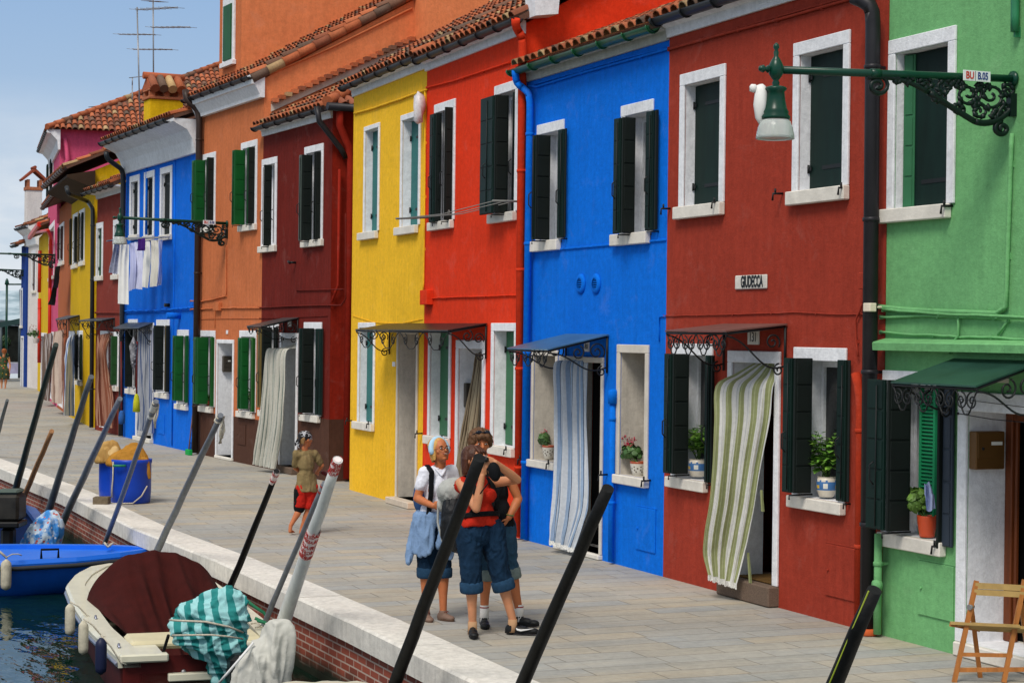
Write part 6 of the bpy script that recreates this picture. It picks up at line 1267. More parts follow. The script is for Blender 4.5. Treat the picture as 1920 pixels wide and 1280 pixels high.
for q in 'LR':
    o = shoe(root, P['an'+q], P['toe'+q], 1.02, mat('shoe_black', '#131517'), mat('sole_dark', '#1C1C1E')); m = MB(); c = P['an'+q]; m.tube([c+CUP*.0, c-CUP*.06, c-CUP*.11], [.039, .041, .042], 12); m.build('sock', mat('sock_beige', '#B08A68', .9, .08), root)
# pale curved stripe on the shoe turned to the camera
a, t = P['anR'], P['toeR']; d = (t-a); d.z = 0; d.normalize(); sd = Vector((d.y, -d.x, 0)); g = t.z; m = MB(); m.tube([Vector((a.x, a.y, g))+d*x+sd*.047*1.0+CUP*z for x, z in ((.19, .055), (.13, .042), (.08, .034), (.05, .04), (.04, .052))], [.002, .006, .01, .009, .004], 6); m.build('shoe_stripe', mat('stripe_white', '#D8D8D8', .5, 0), o)
wm = (mid, sh, fr, spine, pel, P)
m = MB(); ringp = [pel+spine*.13+sh*math.cos(t)*.205+fr*math.sin(t)*.14 for t in [6.283*i/20 for i in range(21)]]
hb = MB(); [hb.tube([p+spine*o_ for p in ringp], .01, 6) for o_ in (-.012, 0, .012)]
# backpack
br_ = thing('backpack', 'black and light grey hiking backpack on the back of the woman in red', 'backpack', loc=mid-fr*.2-spine*.42)
def rel(o, r, nm): o.data.transform(WM[r.name].inverted()); o.parent = r; o.name = nm; WM[o.name] = WM[r.name]; return o
C0 = mid-fr*.24-spine*.24
m = MB(); ellip(m, C0-spine*.05, (sh*.17, fr*.13, spine*.3)); ellip(m, C0-spine*.14-fr*.09, (sh*.14, fr*.08, spine*.18)); rel(remesh(m, 'pack_body', mat('pack_black', '#14161A', .6, .15, 20, .3, 60), None, .01, 4, (.02, .06)), br_, 'pack_body')
m = MB(); ellip(m, C0+spine*.2-fr*.01, (sh*.17, fr*.15, spine*.12)); ellip(m, C0+spine*.1-fr*.12, (sh*.12, fr*.05, spine*.09)); rel(remesh(m, 'lid', mat('pack_grey', '#A2A4A0', .7, .1, 20, .3, 60), None, .01, 4, (.02, .06)), br_, 'lid')
m = MB(); limb(m, [C0+spine*.12-fr*.14-sh*.1, C0-spine*.05-fr*.17-sh*.1, C0-spine*.3-fr*.14-sh*.08], [.012, .012, .012], 6); limb(m, [C0+spine*.12-fr*.13-sh*.0, C0-spine*.05-fr*.18-sh*.03, C0-spine*.2-fr*.18+sh*.02], [.01, .01, .01], 6); rel(remesh(m, 'piping', mat('pack_grey', '#A2A4A0'), None, .007, 2), br_, 'piping')
m = MB()
for q in (-1, 1):
    pts = [mid+sh*q*.11-fr*.12+CUP*.0, mid+sh*q*.11+CUP*.065, mid+sh*q*.115+fr*.1-CUP*.02, mid+sh*q*.12+fr*.13-spine*.18, mid+sh*q*.17+fr*.02-spine*.33]
    for o_ in (-.018, 0, .018): limb(m, [p+sh*o_ for p in pts], [.012]*5, 6)
rel(remesh(m, 'shoulder_straps', BLK, None, .009, 2), br_, 'shoulder_straps'); o = hb.build('hip_belt', BLK, br_)
# camera held to the eye and its case
cc = (P['wrL']+P['wrR'])/2+cv(-.02, -.03, .05); cc = J(907, 861, 15.82); cr_ = thing('compact_camera', 'small silver camera held up in front of the red-topped woman\'s face', 'camera', loc=cc)
fx = cv(.9, -.5, 0).normalized(); fy = cv(.5, .9, 0).normalized(); M_ = Matrix.Identity(4); 
for i, v in enumerate((fx, fy, CUP)): M_[0][i], M_[1][i], M_[2][i] = v
M_ = Matrix.Translation(cc) @ M_
m = MB(M_); m.bevbox(-.015, .015, -.05, .05, -.032, .032, .006); m.build('camera_body', mat('camera_silver', '#A6A8AA', .3, .05, metal=.6), cr_); m = MB(M_); m.lathe([(.001, 0), (.022, 0), (.02, .025), (.001, .025)], (.015, 0, 0), 14, axis=(1, 0, 0)); m.build('lens', IRON, cr_)
cc2 = J(927, 884, 15.75); m = MB(); ellip(m, cc2, (cv(.055, 0, 0), cv(0, .04, 0), cv(-.01, 0, .085))); tag(remesh(m, 'camera_case', BLK, None, .008, 3), 'black camera case dangling from the hand of the woman in red', 'camera case')
m = MB(); limb(m, [J(920, 868, 15.8), J(913, 880, 15.78), J(916, 905, 15.8), J(900, 925, 15.8)], [.007]*4, 6); tag(remesh(m, 'camera_strap', BLK, None, .005, 1), 'black neck strap looping down from the camera case', 'strap')
# --- boy with the bandana
by = dict(head=(573, 823, 0), neck=(571, 840, -.02), shL=(556, 850, -.05), shR=(590, 850, .06), elL=(553, 877, .02), wrL=(568, 886, .16), elR=(604, 872, .08), wrR=(593, 886, .2),
    hipL=(566, 914, -.02), hipR=(584, 914, .04), knL=(563, 953, .02), knR=(578, 957, .05), anL=(545, 985, -.05), anR=(566, 989, .03), toeL=(551, 998, .06), toeR=(576, 1000, .12))
SHB = stucco('cloth_khaki_stained', '#8E7B55', .45, 3, .9, .3)
root, P, (hf, hu, hr), (sh, fr, spine, mid, pel) = person('barefoot boy in a khaki T-shirt, red shorts and black bandana standing on the paving', 23.85, by, .78, SK2, SHB, mat('cloth_red_shorts', '#B8241A', .8, .1, 10, .3, 60), -.12, None, facing=(.85, .75, -.1), headup=(0, 0, 1), handdir={'L': ((.8, .5, 0), (0, 0, 1), (0, -1, 0)), 'R': ((.3, .7, -.2), (0, 0, 1), (-1, 0, 0), .9)}, bare=True, sleeve=.75, hs=1.2, hem=(.1, -.06))
face(root, P['head'], hf, hu, .95)
m = MB(); h0 = P['head']; ellip(m, h0+hu*.035-hf*.012, (hr*.082, hf*.1, hu*.075)); limb(m, [h0-hf*.1+hu*.0, h0-hf*.12-hu*.06+hr*.01, h0-hf*.11-hu*.11+hr*.03], [.022, .02, .01]); limb(m, [h0-hf*.1, h0-hf*.13-hu*.05-hr*.02, h0-hf*.13-hu*.09-hr*.03], [.02, .018, .008])
def bandana():
    mt, nt, b = newmat('cloth_bandana'); tc = nd(nt, 'ShaderNodeTexCoord'); v = nd(nt, 'ShaderNodeTexVoronoi', Scale=22); v.feature = 'DISTANCE_TO_EDGE'; nt.links.new(tc.outputs['Object'], v.inputs['Vector']); n = nd(nt, 'ShaderNodeTexNoise', Scale=14); nt.links.new(tc.outputs['Object'], n.inputs['Vector'])
    r = ramp(nt, [(0, (1, 1, 1, 1)), (.07, (0, 0, 0, 1))], 'CONSTANT'); nt.links.new(v.outputs['Distance'], r.inputs[0]); r2 = ramp(nt, [(0, (0, 0, 0, 1)), (.5, (1, 1, 1, 1))], 'CONSTANT'); nt.links.new(n.outputs['Fac'], r2.inputs[0])
    mu = mix(nt, 'MULTIPLY', 1, r.outputs[0], r2.outputs[0]); nt.links.new(mix(nt, 'MIX', mu, hexc('#0D0E11'), hexc('#B9BBBF')), b.inputs['Base Color']); b.inputs['Roughness'].default_value = .8; return mt
remesh(m, 'bandana', bandana(), root, .006, 2)
m = MB(); [limb(m, [h0-hf*.07+hr*q*.05+hu*.0, h0-hf*.07+hr*q*.055-hu*.06], [.022, .01]) for q in (-1, -.4, .4, 1)]; remesh(m, 'hair', mat('hair_dark_blond', '#8A6A42', .6, .3, 40), root, .006, 1, (.01, .02))
m = MB(); limb(m, [P['hipL']-CRT*.035-CUP*.04, P['hipL'].lerp(P['knL'], .95)-CRT*.012], [.07, .078]); remesh(m, 'shorts_side_panel', mat('cloth_black', '#15181A', .9), root, .009, 3)
m = MB(); c = P['wrR']+cv(.08, .02, 0); limb(m, [c, c+cv(.08, 0, -.02)], [.03, .045]); ball(m, c+cv(.09, 0, .02), .035); tag(remesh(m, 'toy', mat('toy_red_black', '#5A1418', .4, .5, 20), None, .007, 2), 'small dark red and black toy held by the boy', 'toy')
# --- woman in the floral dress far away
fj = dict(head=(8, 659), neck=(7, 667), shL=(-2, 671, .0), shR=(16, 671, .1), elL=(-3, 684, .0), wrL=(0, 696, 0), elR=(19, 684, .1), wrR=(18, 695, .0), hipL=(3, 696), hipR=(11, 696, .05), knL=(3, 711), knR=(11, 711), anL=(3, 724), anR=(10, 724), toeL=(2, 728, -.1), toeR=(9, 728, -.1))
def floral(nm, base, cols, sc_=9):
    mt, nt, b = newmat(nm); tc = nd(nt, 'ShaderNodeTexCoord'); v = nd(nt, 'ShaderNodeTexVoronoi', Scale=sc_); nt.links.new(tc.outputs['Object'], v.inputs['Vector']); r = ramp(nt, [(0, (1, 1, 1, 1)), (.3, (0, 0, 0, 1))], 'CONSTANT'); nt.links.new(v.outputs['Distance'], r.inputs[0])
    sp = nd(nt, 'ShaderNodeSeparateColor'); nt.links.new(v.outputs['Color'], sp.inputs[0]); rc = ramp(nt, [(i/len(cols), hexc(c)) for i, c in enumerate(cols)], 'CONSTANT'); nt.links.new(sp.outputs[0], rc.inputs[0])
    n = nd(nt, 'ShaderNodeTexNoise', Scale=sc_*.4, Detail=4); nt.links.new(tc.outputs['Object'], n.inputs['Vector']); rb = ramp(nt, [(.42, hexc(base[0])), (.56, hexc(base[1]))]); nt.links.new(n.outputs['Fac'], rb.inputs[0])
    nt.links.new(mix(nt, 'MIX', r.outputs[0], rb.outputs[0], rc.outputs[0]), b.inputs['Base Color']); b.inputs['Roughness'].default_value = .8; return mt
FD = floral('cloth_floral', ('#1A2A18', '#2E4A24'), ['#C04A2A', '#2A3A1A', '#B88A3A', '#8A2A22'])
root, P, (hf, hu, hr), (sh, fr, spine, mid, pel) = person('distant red-haired woman in a dark floral dress walking away at the left edge', 79.2, fj, 1.05, SK, FD, FD, -.05, None, facing=(0, 1, 0), top='tank', pantw=1.5, bare=True)
m = MB(); strandhair(m, P['head'], hf, hu, 1.1, length=.06, rr=random.Random(9), n=30); remesh(m, 'hair', mat('hair_red', '#8A4A22', .6, .3), root, .012, 2)
# ---------------------------------------------------------------- mooring poles
def pole(label, top, bot, rt, rb, m, ytop=None, tape=None, extra=None):
    """leaning pole; rt, rb radii in photo px at top and bottom"""
    xg = onz(bot[0], bot[1], -.4).x; y0 = yq(xg)-.22
    y0 = min(y0, 4.95) if ytop is None else ytop
    T, B = ony(*top, y0), ony(*bot, y0); F = -CR.col[2]
    zt, zb = (T-CAM).dot(F)/FPX, (B-CAM).dot(F)/FPX; d = (B-T).normalized(); L = (B-T).length
    k = (-1.6-T.z)/d.z; E = T+d*k; R0, R1 = rt*zt, rb*zb; R2 = lerp(R0, R1, k/L)
    root = thing('mooring_pole', label, 'mooring pole', loc=Vector((E.x, E.y, WZ)), group='mooring poles leaning along the quay')
    n = 14; jj = random.Random(label); q = MB(); pts = [T+d*k*i/n+Vector((jj.uniform(-.004, .004), jj.uniform(-.004, .004), 0)) for i in range(n+1)]; q.tube(pts, [lerp(R0, R2, i/n)*(1+jj.uniform(-.02, .02)) for i in range(n+1)], 16); q.build('pole', m, root)
    return root, T, d, L, R0, R1
PBLK = mat('pole_black_pipe', '#101112', .6, .5, 8, .3, 40, spec=.2, stretch=(2, 2, .4)); PGRY = mat('pole_grey', '#6B7078', .5, .2, 6, .15, 50, stretch=(3, 3, .5)); PWHT = mat('pole_white_pipe', '#C9CCCA', .45, .12, 5, .1, 40, stretch=(3, 3, .5)); PGRN = mat('pole_dark_green', '#2C3833', .5, .2, 6); PWOOD = mat('pole_wood', '#9C7350', .8, .3, 8, .4, 40, stretch=(4, 4, .5)); PSLATE = mat('pole_slate', '#565C60', .5, .2, 6)
def band(root, T, d, a, b, r, m, name='tape_band'):
    q = MB(); q.tube([T+d*a, T+d*(a+b)/2, T+d*b], r, 16, caps=False); return q.build(name, m, root)
FRAG = mat('tape_white', '#E8D8D6', .5, .06, 12); FRED = mat('tape_red', '#B8281E', .6, .25, 30)
def taped(root, T, d, a, b, r, words=True, size=.06, rows=3, seed=1):
    """white parcel tape with red FRAGILE print wound round the pole"""
    bo = band(root, T, d, a, b, r+.002, FRAG); rr = random.Random(seed); q = MB(); ax = d; U = ax.orthogonal().normalized(); V = ax.cross(U); toC = (CAM-(T+d*a)); toC = (toC-ax*toC.dot(ax)).normalized(); a0 = math.atan2(toC.dot(V), toC.dot(U))
    for i in range(rows):
        s0 = a+(b-a)*(i+.5)/rows
        for off in (-1.7, 0, 1.7):
            tilt = rr.uniform(-.35, .35); sh_ = rr.uniform(-.5, .5)
            def place(x, y, dd, s0=s0, off=off, tilt=tilt, sh_=sh_):
                xx = x*math.cos(tilt)-y*math.sin(tilt); yy = x*math.sin(tilt)+y*math.cos(tilt); th = a0+off+sh_+xx/(r+.004)
                return T+ax*(s0-yy)+(U*math.cos(th)+V*math.sin(th))*(r+.004+max(dd, 0))
            text_mesh(q, 'FRAGILE', size, place, .0006, .75, bold=.0004)
    q.build('lettering', FRED, bo)
r0 = pole('thick black pole in front of the tourists', (900, 858), (741, 1280), 11.5, 12.5, PBLK); band(r0[0], r0[1], r0[2], r0[3]*.62, r0[3]*.655, r0[4]*1.06, mat('sticker_white', '#C9CCD0', .5), 'white_sticker') if 0 else None
q = MB(); T, d = r0[1], r0[2]; p = T+d*r0[3]*.69; o_ = (CAM-p).normalized()*r0[4]*1.0; q.tube([p+o_*.98-CRT*.02, p+d*.08+o_*.98-CRT*.02], .008, 6); q.build('sticker', mat('sticker_white', '#C9CCD0', .5), r0[0])
r1 = pole('thick black pole right of the tourists', (1140, 915), (980, 1280), 11.5, 13, PBLK); q = MB(); T, d = r1[1], r1[2]; p = T+d*r1[3]*.84; o_ = (CAM-p).normalized()*r1[4]; q.tube([p+o_*.98-CRT*.02, p+d*.05+o_*.98-CRT*.02], .008, 6); q.build('sticker', mat('sticker_white', '#C9CCD0'), r1[0])
r2 = pole('black pole with a thin yellow-green line, in front of the rust red house', (1639, 1105), (1565, 1280), 14, 16, PBLK); q = MB(); T, d = r2[1], r2[2]; U = (CAM-T).normalized(); U = (U-d*U.dot(d)).normalized(); V = d.cross(U)
q.tube([T+(U*.8+V*.6)*r2[4]*1.0+d*.0, T+(U*.8+V*.6)*r2[5]*1.02+d*1.6], .004, 5); q.build('painted_line', mat('line_lime', '#8A9A2A', .5), r2[0])
r3 = pole('white plastic pole with red printed tape at its tip and middle, widest of all', (633, 862), (531, 1165), 9.5, 13.5, PWHT); T, d = r3[1], r3[2]; taped(r3[0], T, d, -.004, .17, r3[4], rows=3, size=.058, seed=1); taped(r3[0], T, d, r3[3]*.41, r3[3]*.57, lerp(r3[4], r3[5], .57)+.002, rows=5, size=.062, seed=2); q = MB(); q.tube([T-d*.006, T+d*.0], r3[4]*.7, 12); q.build('pole_end', FRAG, r3[0])
r4 = pole('slim grey pole standing behind the white plastic one', (608, 905), (499, 1160), 4.5, 5.5, PGRY); taped(r4[0], r4[1], r4[2], 0, .16, r4[4], rows=2, size=.03, seed=3)
r5 = pole('slim black pole with white and red tape at its top', (519, 883), (432, 1100), 5.5, 6.5, PBLK); taped(r5[0], r5[1], r5[2], -.002, .19, r5[4], rows=2, size=.035, seed=4)
r6 = pole('grey pole with rope wound at its tip, right of the blue barrels', (414, 778), (290, 1042), 5.5, 7, PGRY)
r7 = pole('thin grey pole crossing in front of the blue barrels, rag tied on top', (293, 752), (197, 1018), 5, 4.5, PGRY)
r8 = pole('tapering grey pole left of the blue barrels', (225, 747), (119, 975), 5, 7, PGRY)
r9 = pole('slate grey pole rising in front of the ochre yellow house', (171, 706), (94, 948), 5, 7, PSLATE)
r10 = pole('dark green pole, tallest of the leaning poles at the left', (105, 646), (30, 915), 5, 6.5, PGRN)
r11 = pole('short peeled wooden pole beside the dark green one', (97, 808), (42, 938), 4.5, 5, PWOOD)
r12 = pole('brown stick leaning at the left edge of the quay', (14, 750), (0, 800), 3, 3.5, PSLATE, ytop=5.4)
ROPE = mat('rope', '#B9B2A2', .9, .2, 40, .5, 90)
for rt_, nm, k0 in ((r6, 'pale rope', 6), (r7, 'white rag and rope', 9)):
    q = MB(); T, d, r = rt_[1], rt_[2], rt_[4]; U = d.orthogonal().normalized(); V = d.cross(U); q.tube([T+d*(.03+.012*t)+(U*math.cos(t*.9)+V*math.sin(t*.9))*(r+.008) for t in range(k0*2)], .009, 6); q.build('rope_winding', ROPE, rt_[0]); q = MB(); jj = random.Random(k0)
    for e in range(4): a = T+d*jj.uniform(.02, .25); q.tube([a, a+cv(.06, -.03, .03), a+cv(jj.uniform(.02, .09), -.03, -.1), a+cv(jj.uniform(.0, .06), 0, -.2)], .01, 6)
    if k0 == 9: band(rt_[0], T, d, .06, .2, r+.012, mat('rag_white', '#C9C9C4', .9)); band(rt_[0], T, d, .3, .36, r+.006, mat('rag_white', '#C9C9C4'))
    q.build('rope_ends', ROPE, rt_[0])
# ---------------------------------------------------------------- boats
def hullmesh(name, root, stations, mt, mi_top=None):
    """stations: (along, half beam at gunwale, half beam at waterline, z gunwale, z keel) in the boat frame"""
    q = MB(WM[root.name]); rows = []
    for (x, bg, bw, zg, zk) in stations:
        prof = [(-bg, zg), (-bg*.98, zg-.1), (-(bg*.6+bw*.4), zg*.45+(zk)*.55), (-bw, zk+.14), (-bw*.45, zk), (bw*.45, zk), (bw, zk+.14), ((bg*.6+bw*.4), zg*.45+zk*.55), (bg*.98, zg-.1), (bg, zg)]
        rows.append([q.pt((x, y, z)) for y, z in prof])
    for a, b in zip(rows, rows[1:]):
        for i in range(len(a)-1): q.face([a[i], b[i], b[i+1], a[i+1]], 0, True)
    q.face(rows[0]); q.face(rows[-1]); return q.build(name, mt, root)
def interp(st, n):
    out = []
    for i in range(n+1):
        x = lerp(st[0][0], st[-1][0], i/n)
        for a, b in zip(st, st[1:]):
            if a[0] <= x <= b[0]+1e-6:
                t = (x-a[0])/(b[0]-a[0]); out.append(tuple(lerp(p, r, t) for p, r in zip(a, b))); break
    return out
def boatframe(stern, bow):
    d = (bow-stern); d.z = 0; M = Matrix.Translation(Vector((stern.x, stern.y, WZ))) @ Matrix.Rotation(math.atan2(d.y, d.x), 4, 'Z'); return M, d.length
def rail(root, name, st, m, inset=0.0, w=.1, zt=.02, drop=.05):
    """gunwale cap following the sheer"""
    q = MB(WM[root.name])
    for sg in (-1, 1):
        o_ = [[q.pt(p) for p in ((x, sg*(bg+.025), zg-drop), (x, sg*(bg+.035), zg), (x, sg*(bg+.01), zg+zt), (x, sg*max(bg-w, .0), zg+zt), (x, sg*max(bg-w, 0), zg-drop))] for x, bg, bw, zg, zk in st]
        for a, b in zip(o_, o_[1:]):
            for i in range(4): q.face([a[i], b[i], b[i+1], a[i+1]])
        q.face(o_[0]); q.face(o_[-1])
    return q.build(name, m, root)
HF = Vector((0, 0, 1))
def fender(px, py0, py1, y, label, m, zref=None, rpx=9, knot=None):
    Z = zref; top = CAM+ray(px, py0)*Z; bot = CAM+ray(px, py1)*Z; R_ = rpx*Z/FPX; L_ = (top-bot).length
    t = thing('boat_fender', label, 'fender', loc=bot, group='fenders hanging from the boats'); q = MB(); q.lathe([(.01, 0), (R_*.55, .015), (R_*.88, L_*.08), (R_, L_*.2), (R_, L_*.78), (R_*.92, L_*.88), (R_*.6, L_*.95), (.02, L_*.98), (.016, L_), (.005, L_)], bot, 16); q.build('fender_body', m, t)
    q = MB(); k = knot; q.tube([top+Vector((0, 0, .02)), top.lerp(k, .5)+Vector((0, 0, .03)), k, k+cv(.04, .02, -.02)], .007, 6); q.build('rope', ROPE, t); return t
# red and cream boat: stern towards the camera
stern = (onz(240, 1228, -.25)+onz(532, 1222, -.25))/2; bow = onz(232, 1064, -.22)
tr_l = onz(240, 1228, -.25); M, L_ = boatframe(stern, bow)
ax_ = M.to_3x3() @ Vector((0, 1, 0))
rb_ = thing('motorboat', 'red-hulled motorboat with cream deck rim moored stern towards the camera', 'boat', M); WM[rb_.name] = M
G = .45
st = interp([(0, .74, .62, G, -.3), (1.5, .82, .66, G, -.3), (3.2, .82, .6, G+.01, -.28), (4.4, .78, .42, G+.03, -.2), (5.1, .62, .25, G+.05, -.1), (L_-.15, .36, .1, G+.06, 0), (L_, .16, .05, G+.06, .1)], 26)
HR = mat('hull_maroon', '#4A1210', .6, .3, 5, spec=.2); CREAM = mat('gelcoat_cream', '#CFCCB8', .35, .08, 5, coat=.2)
hullmesh('hull', rb_, st, HR); rail(rb_, 'gunwale', st, CREAM, w=.17, zt=.03, drop=.09)
st_r = [(x, bg+.012, bw, zg-.06, zk) for x, bg, bw, zg, zk in st]; q = MB(M)
for sg in (-1, 1): q.tube([(x, sg*(bg+.02), zg) for x, bg, bw, zg, zk in st_r], .02, 8)
q.build('rubbing_strake', mat('trim_steel', '#8C90A0', .25, .05, metal=.7), rb_)
q = MB(M)
for a, b in zip(st, st[1:]): q.quad((a[0], -a[1]+.12, .12), (b[0], -max(b[1]-.12, .0), .12), (b[0], max(b[1]-.12, .0), .12), (a[0], a[1]-.12, .12))
for sg in (-1, 1):
    for a, b in zip(st, st[1:]): q.quad((a[0], sg*(a[1]-.165), .12), (b[0], sg*max(b[1]-.165, 0), .12), (b[0], sg*max(b[1]-.165, 0), b[3]-.02), (a[0], sg*(a[1]-.165), a[3]-.02))
q.bevbox(-.0, .35, -.60, .60, .12, G-.13, .02); q.bevbox(.05, .5, -.62, -.28, .3, G+.02, .02); q.bevbox(.05, .5, .36, .62, .3, G+.02, .02); q.build('cockpit', CREAM, rb_)
q = MB(M); q.bevbox(-.09, .0, -.76, -.28, G-.04, G+.035, .015); q.bevbox(-.09, .0, .34, .76, G-.04, G+.035, .015); q.bevbox(-.075, .0, -.28, .34, G-.22, G-.15, .01); q.build('transom_cap', CREAM, rb_)
q = MB(M); q.bevbox(.5, 1.0, -.6, .6, .42, .5, .03); q.build('bench', mat('bench_cream', '#C8BF9E', .5, .08), rb_)
q = MB(M); text_mesh(q, '2VE', .07, lambda x, y, d: (.9+x*-1, .705+.08*.0+max(d, 0)+.12, G-.18+y), .001); q.build('lettering', mat('letter_grey', '#9A9AA0'), rb_) if 0 else None
q = MB(M); v0 = (-.04, .32, .33); q.lathe([(.001, 0), (.025, 0), (.02, .02), (.001, .02)], (-.002, .2, .3), 12, axis=(-1, 0, 0)); q.build('drain_plug', mat('aluminium', '#8C8C8E'), rb_)
# foredeck and windscreen hoop cover
fd = [s_ for s_ in st if s_[0] > L_-2.1]; q = MB(M)
for a, b in zip(fd, fd[1:]): q.quad((a[0], -a[1]+.05, a[3]+.012), (b[0], -max(b[1]-.05, 0), b[3]+.012), (b[0], max(b[1]-.05, 0), b[3]+.012), (a[0], a[1]-.05, a[3]+.012))
q.build('foredeck', CREAM, rb_)
# maroon cover over a hoop
MCV = mat('canvas_maroon', '#38100D', .95, .18, 6, .5, 50)
pk_ = M.inverted() @ onz(285, 1043, .12); xh = 3.3; hz = (.12-WZ)+.12
def mc(u, v):
    """u across, v from the bow edge over the hoop down to the cockpit edge"""
    a = lerp(-1, 1, u); W_ = .70
    if v < .42:
        t = v/.42; x = lerp(L_-1.75, xh, t); w = lerp(.5, W_, t); hgt = (hz-G)*math.sin(t*math.pi/2)**.8
    else:
        t = min(1, (v-.42)/.58); x = lerp(xh, 1.0, t); w = lerp(W_, .55, t); hgt = (hz-G)*(1-t)**1.3 - .30*t
    arc = max(0.0, 1-abs(a)**2.4)**.7; f = noise.noise(Vector((a*4.5, v*1.6, 3)))*.13+noise.noise(Vector((a*9, v*4, 9)))*.05; f *= arc*(min(1, max(0, (v-.38)*4))*.8+.2)
    dip = -.12*math.exp(-((u-.46)/.09)**2)*max(0, v-.6)*2
    return (x-abs(f)*.8, a*w, G+.03+hgt*arc+f+dip)
q = MB(M); q.grid(mc, 60, 60); o = tag(q.build('boat_cover', MCV, None, fixn=False), 'dark maroon canvas hooped over the front of the red and cream motorboat', 'boat cover')
for sg in (-1, 1):
    for x_, y_ in ((.35, .72), (2.05, .74)):
        q = MB(M); q.tube([(x, sg*y_, z) for x, z in ((x_-.05, G+.03), (x_, G+.06), (x_+.05, G+.03))], .012, 6); q.build('mooring_cleat', mat('trim_steel', '#8C90A0'), rb_)
FEN = mat('fender_dirty_white', '#B5AF9C', .7, .3, 12, .2, 40); FENN = mat('fender_navy', '#141B3A', .5, .2)
def K(x, sg=1, z=G+.04): return M @ Vector((x, sg*.8, z))
zf = lambda v: (v-CAM).dot(-CR.col[2])
lk = [(3.35, 131), (2.1, 157), (.95, 190)]
for (px, p0, p1, m_, lab, xx) in ((131, 1131, 1191, FEN, 'grimy white fender nearest the bow of the red and cream motorboat', 2.55), (156, 1163, 1227, FEN, 'grimy white fender amidships on the red and cream motorboat', 1.7), (189, 1195, 1264, FENN, 'navy blue fender by the stern of the red and cream motorboat', .8)):
    rb2 = M.inverted().to_3x3() @ ray(px, p0); cb2 = M.inverted() @ CAM; tz = (.97-cb2.y)/rb2.y; fender(px, p0, p1, 0, lab, m_, zref=tz, rpx=(9.5 if m_ is FEN else 11), knot=M @ Vector(((cb2+rb2*tz).x, .8, G+.04)))
# outboard under a teal striped cloth
STR = stripes('cloth_teal_stripe', [(0, '#1E8A88'), (.5, '#A8CFCF')], 9, weave=.2, trans=.0, ax=0)
TEALC = mat('cloth_teal', '#2A9290', .8, .3, 5, .6, 30)
def draped(label, rows, Z, mt, ratio=.75, disp=(.1, .2, .6), vox=.012, name='motor_cover', cat='motor cover', sm=6, cuts=()):
    """cloth over a bulky thing: rows of (y, x0, x1) photo outline become elliptical rings of real depth"""
    q = MB(); s = Z/FPX; N = 24; rg = []; rr = random.Random(label)
    for (y, x0, x1) in rows:
        c = CAM+ray((x0+x1)/2, y)*Z; w_ = (x1-x0)/2*s; rg.append([q.pt(c+CRT*w_*math.cos(6.283*i/N)+CFW*w_*ratio*math.sin(6.283*i/N)*(1+.08*math.sin(i*1.3+y))) for i in range(N)])
    q.face(rg[0]); q.face(rg[-1][::-1])
    for a, b in zip(rg, rg[1:]):
        for i in range(N): q.face([a[i], a[(i+1) % N], b[(i+1) % N], b[i]])
    return tag(remesh(q, name, mt, None, vox, sm, disp), label, cat)
def wrapped(name, label, cat, c, ax3, mt, blobs, vox=.02, disp=(.1, .13)):
    q = MB()
    for off, rad in blobs: ellip(q, c+ax3 @ Vector(off), tuple(ax3 @ Vector(v) for v in ((rad[0], 0, 0), (0, rad[1], 0), (0, 0, rad[2]))), 18, 14)
    o = remesh(q, name, mt, None, vox, 3, disp); return tag(o, label, cat)
A3 = Matrix((CRT, CFW, CUP)).transposed()
def tealmat():
    m, nt, b = newmat('cloth_teal_towel'); tc = nd(nt, 'ShaderNodeTexCoord'); L = nt.links; mp = nd(nt, 'ShaderNodeMapping'); mp.inputs['Rotation'].default_value = (0, 0, -PSI*0); L.new(tc.outputs['Object'], mp.inputs['Vector'])
    dt = nd(nt, 'ShaderNodeVectorMath', operation='DOT_PRODUCT'); dt.inputs[1].default_value = tuple(CRT*1.0+CUP*.25); L.new(tc.outputs['Object'], dt.inputs[0])
    n = nd(nt, 'ShaderNodeTexNoise', Scale=3, Detail=2); L.new(tc.outputs['Object'], n.inputs['Vector']); ad = nd(nt, 'ShaderNodeMath', operation='MULTIPLY_ADD'); ad.inputs[1].default_value = .09; L.new(n.outputs['Fac'], ad.inputs[0]); L.new(dt.outputs['Value'], ad.inputs[2])
    mu = nd(nt, 'ShaderNodeMath', operation='MULTIPLY'); mu.inputs[1].default_value = 7.6; L.new(ad.outputs[0], mu.inputs[0]); fr = nd(nt, 'ShaderNodeMath', operation='FRACT'); L.new(mu.outputs[0], fr.inputs[0])
    r = ramp(nt, [(0, hexc('#177C7A')), (.48, hexc('#8FC4C6'))], 'CONSTANT'); L.new(fr.outputs[0], r.inputs[0]); L.new(r.outputs[0], b.inputs['Base Color']); b.inputs['Roughness'].default_value = .85
    n2 = nd(nt, 'ShaderNodeTexNoise', Scale=12, Detail=5); L.new(tc.outputs['Object'], n2.inputs['Vector']); bp = nd(nt, 'ShaderNodeBump', Strength=.6, Distance=.02); L.new(n2.outputs['Fac'], bp.inputs['Height']); L.new(bp.outputs[0], b.inputs['Normal']); return m
TT = tealmat()
Zt = zf(M @ Vector((-.1, -.1, .6))); c = CAM+ray(425, 1170)*Zt; s_ = Zt/FPX
def px3(x, y, dz=0): return ((x-425)*s_, dz, -(y-1170)*s_)
draped('teal and pale blue striped cloth tied over the outboard motor of the red boat', [(1104, 410, 432), (1108, 400, 441), (1116, 382, 452), (1128, 362, 459), (1138, 340, 462), (1146, 328, 465), (1153, 326, 468), (1158, 332, 466), (1164, 324, 464), (1172, 321, 462), (1178, 326, 458), (1186, 325, 456), (1200, 330, 462), (1212, 342, 464), (1222, 362, 460), (1234, 384, 452), (1246, 392, 446), (1262, 398, 436), (1290, 405, 425)], Zt, TT, .62, (.085, .2, 2.2), .012, sm=5)
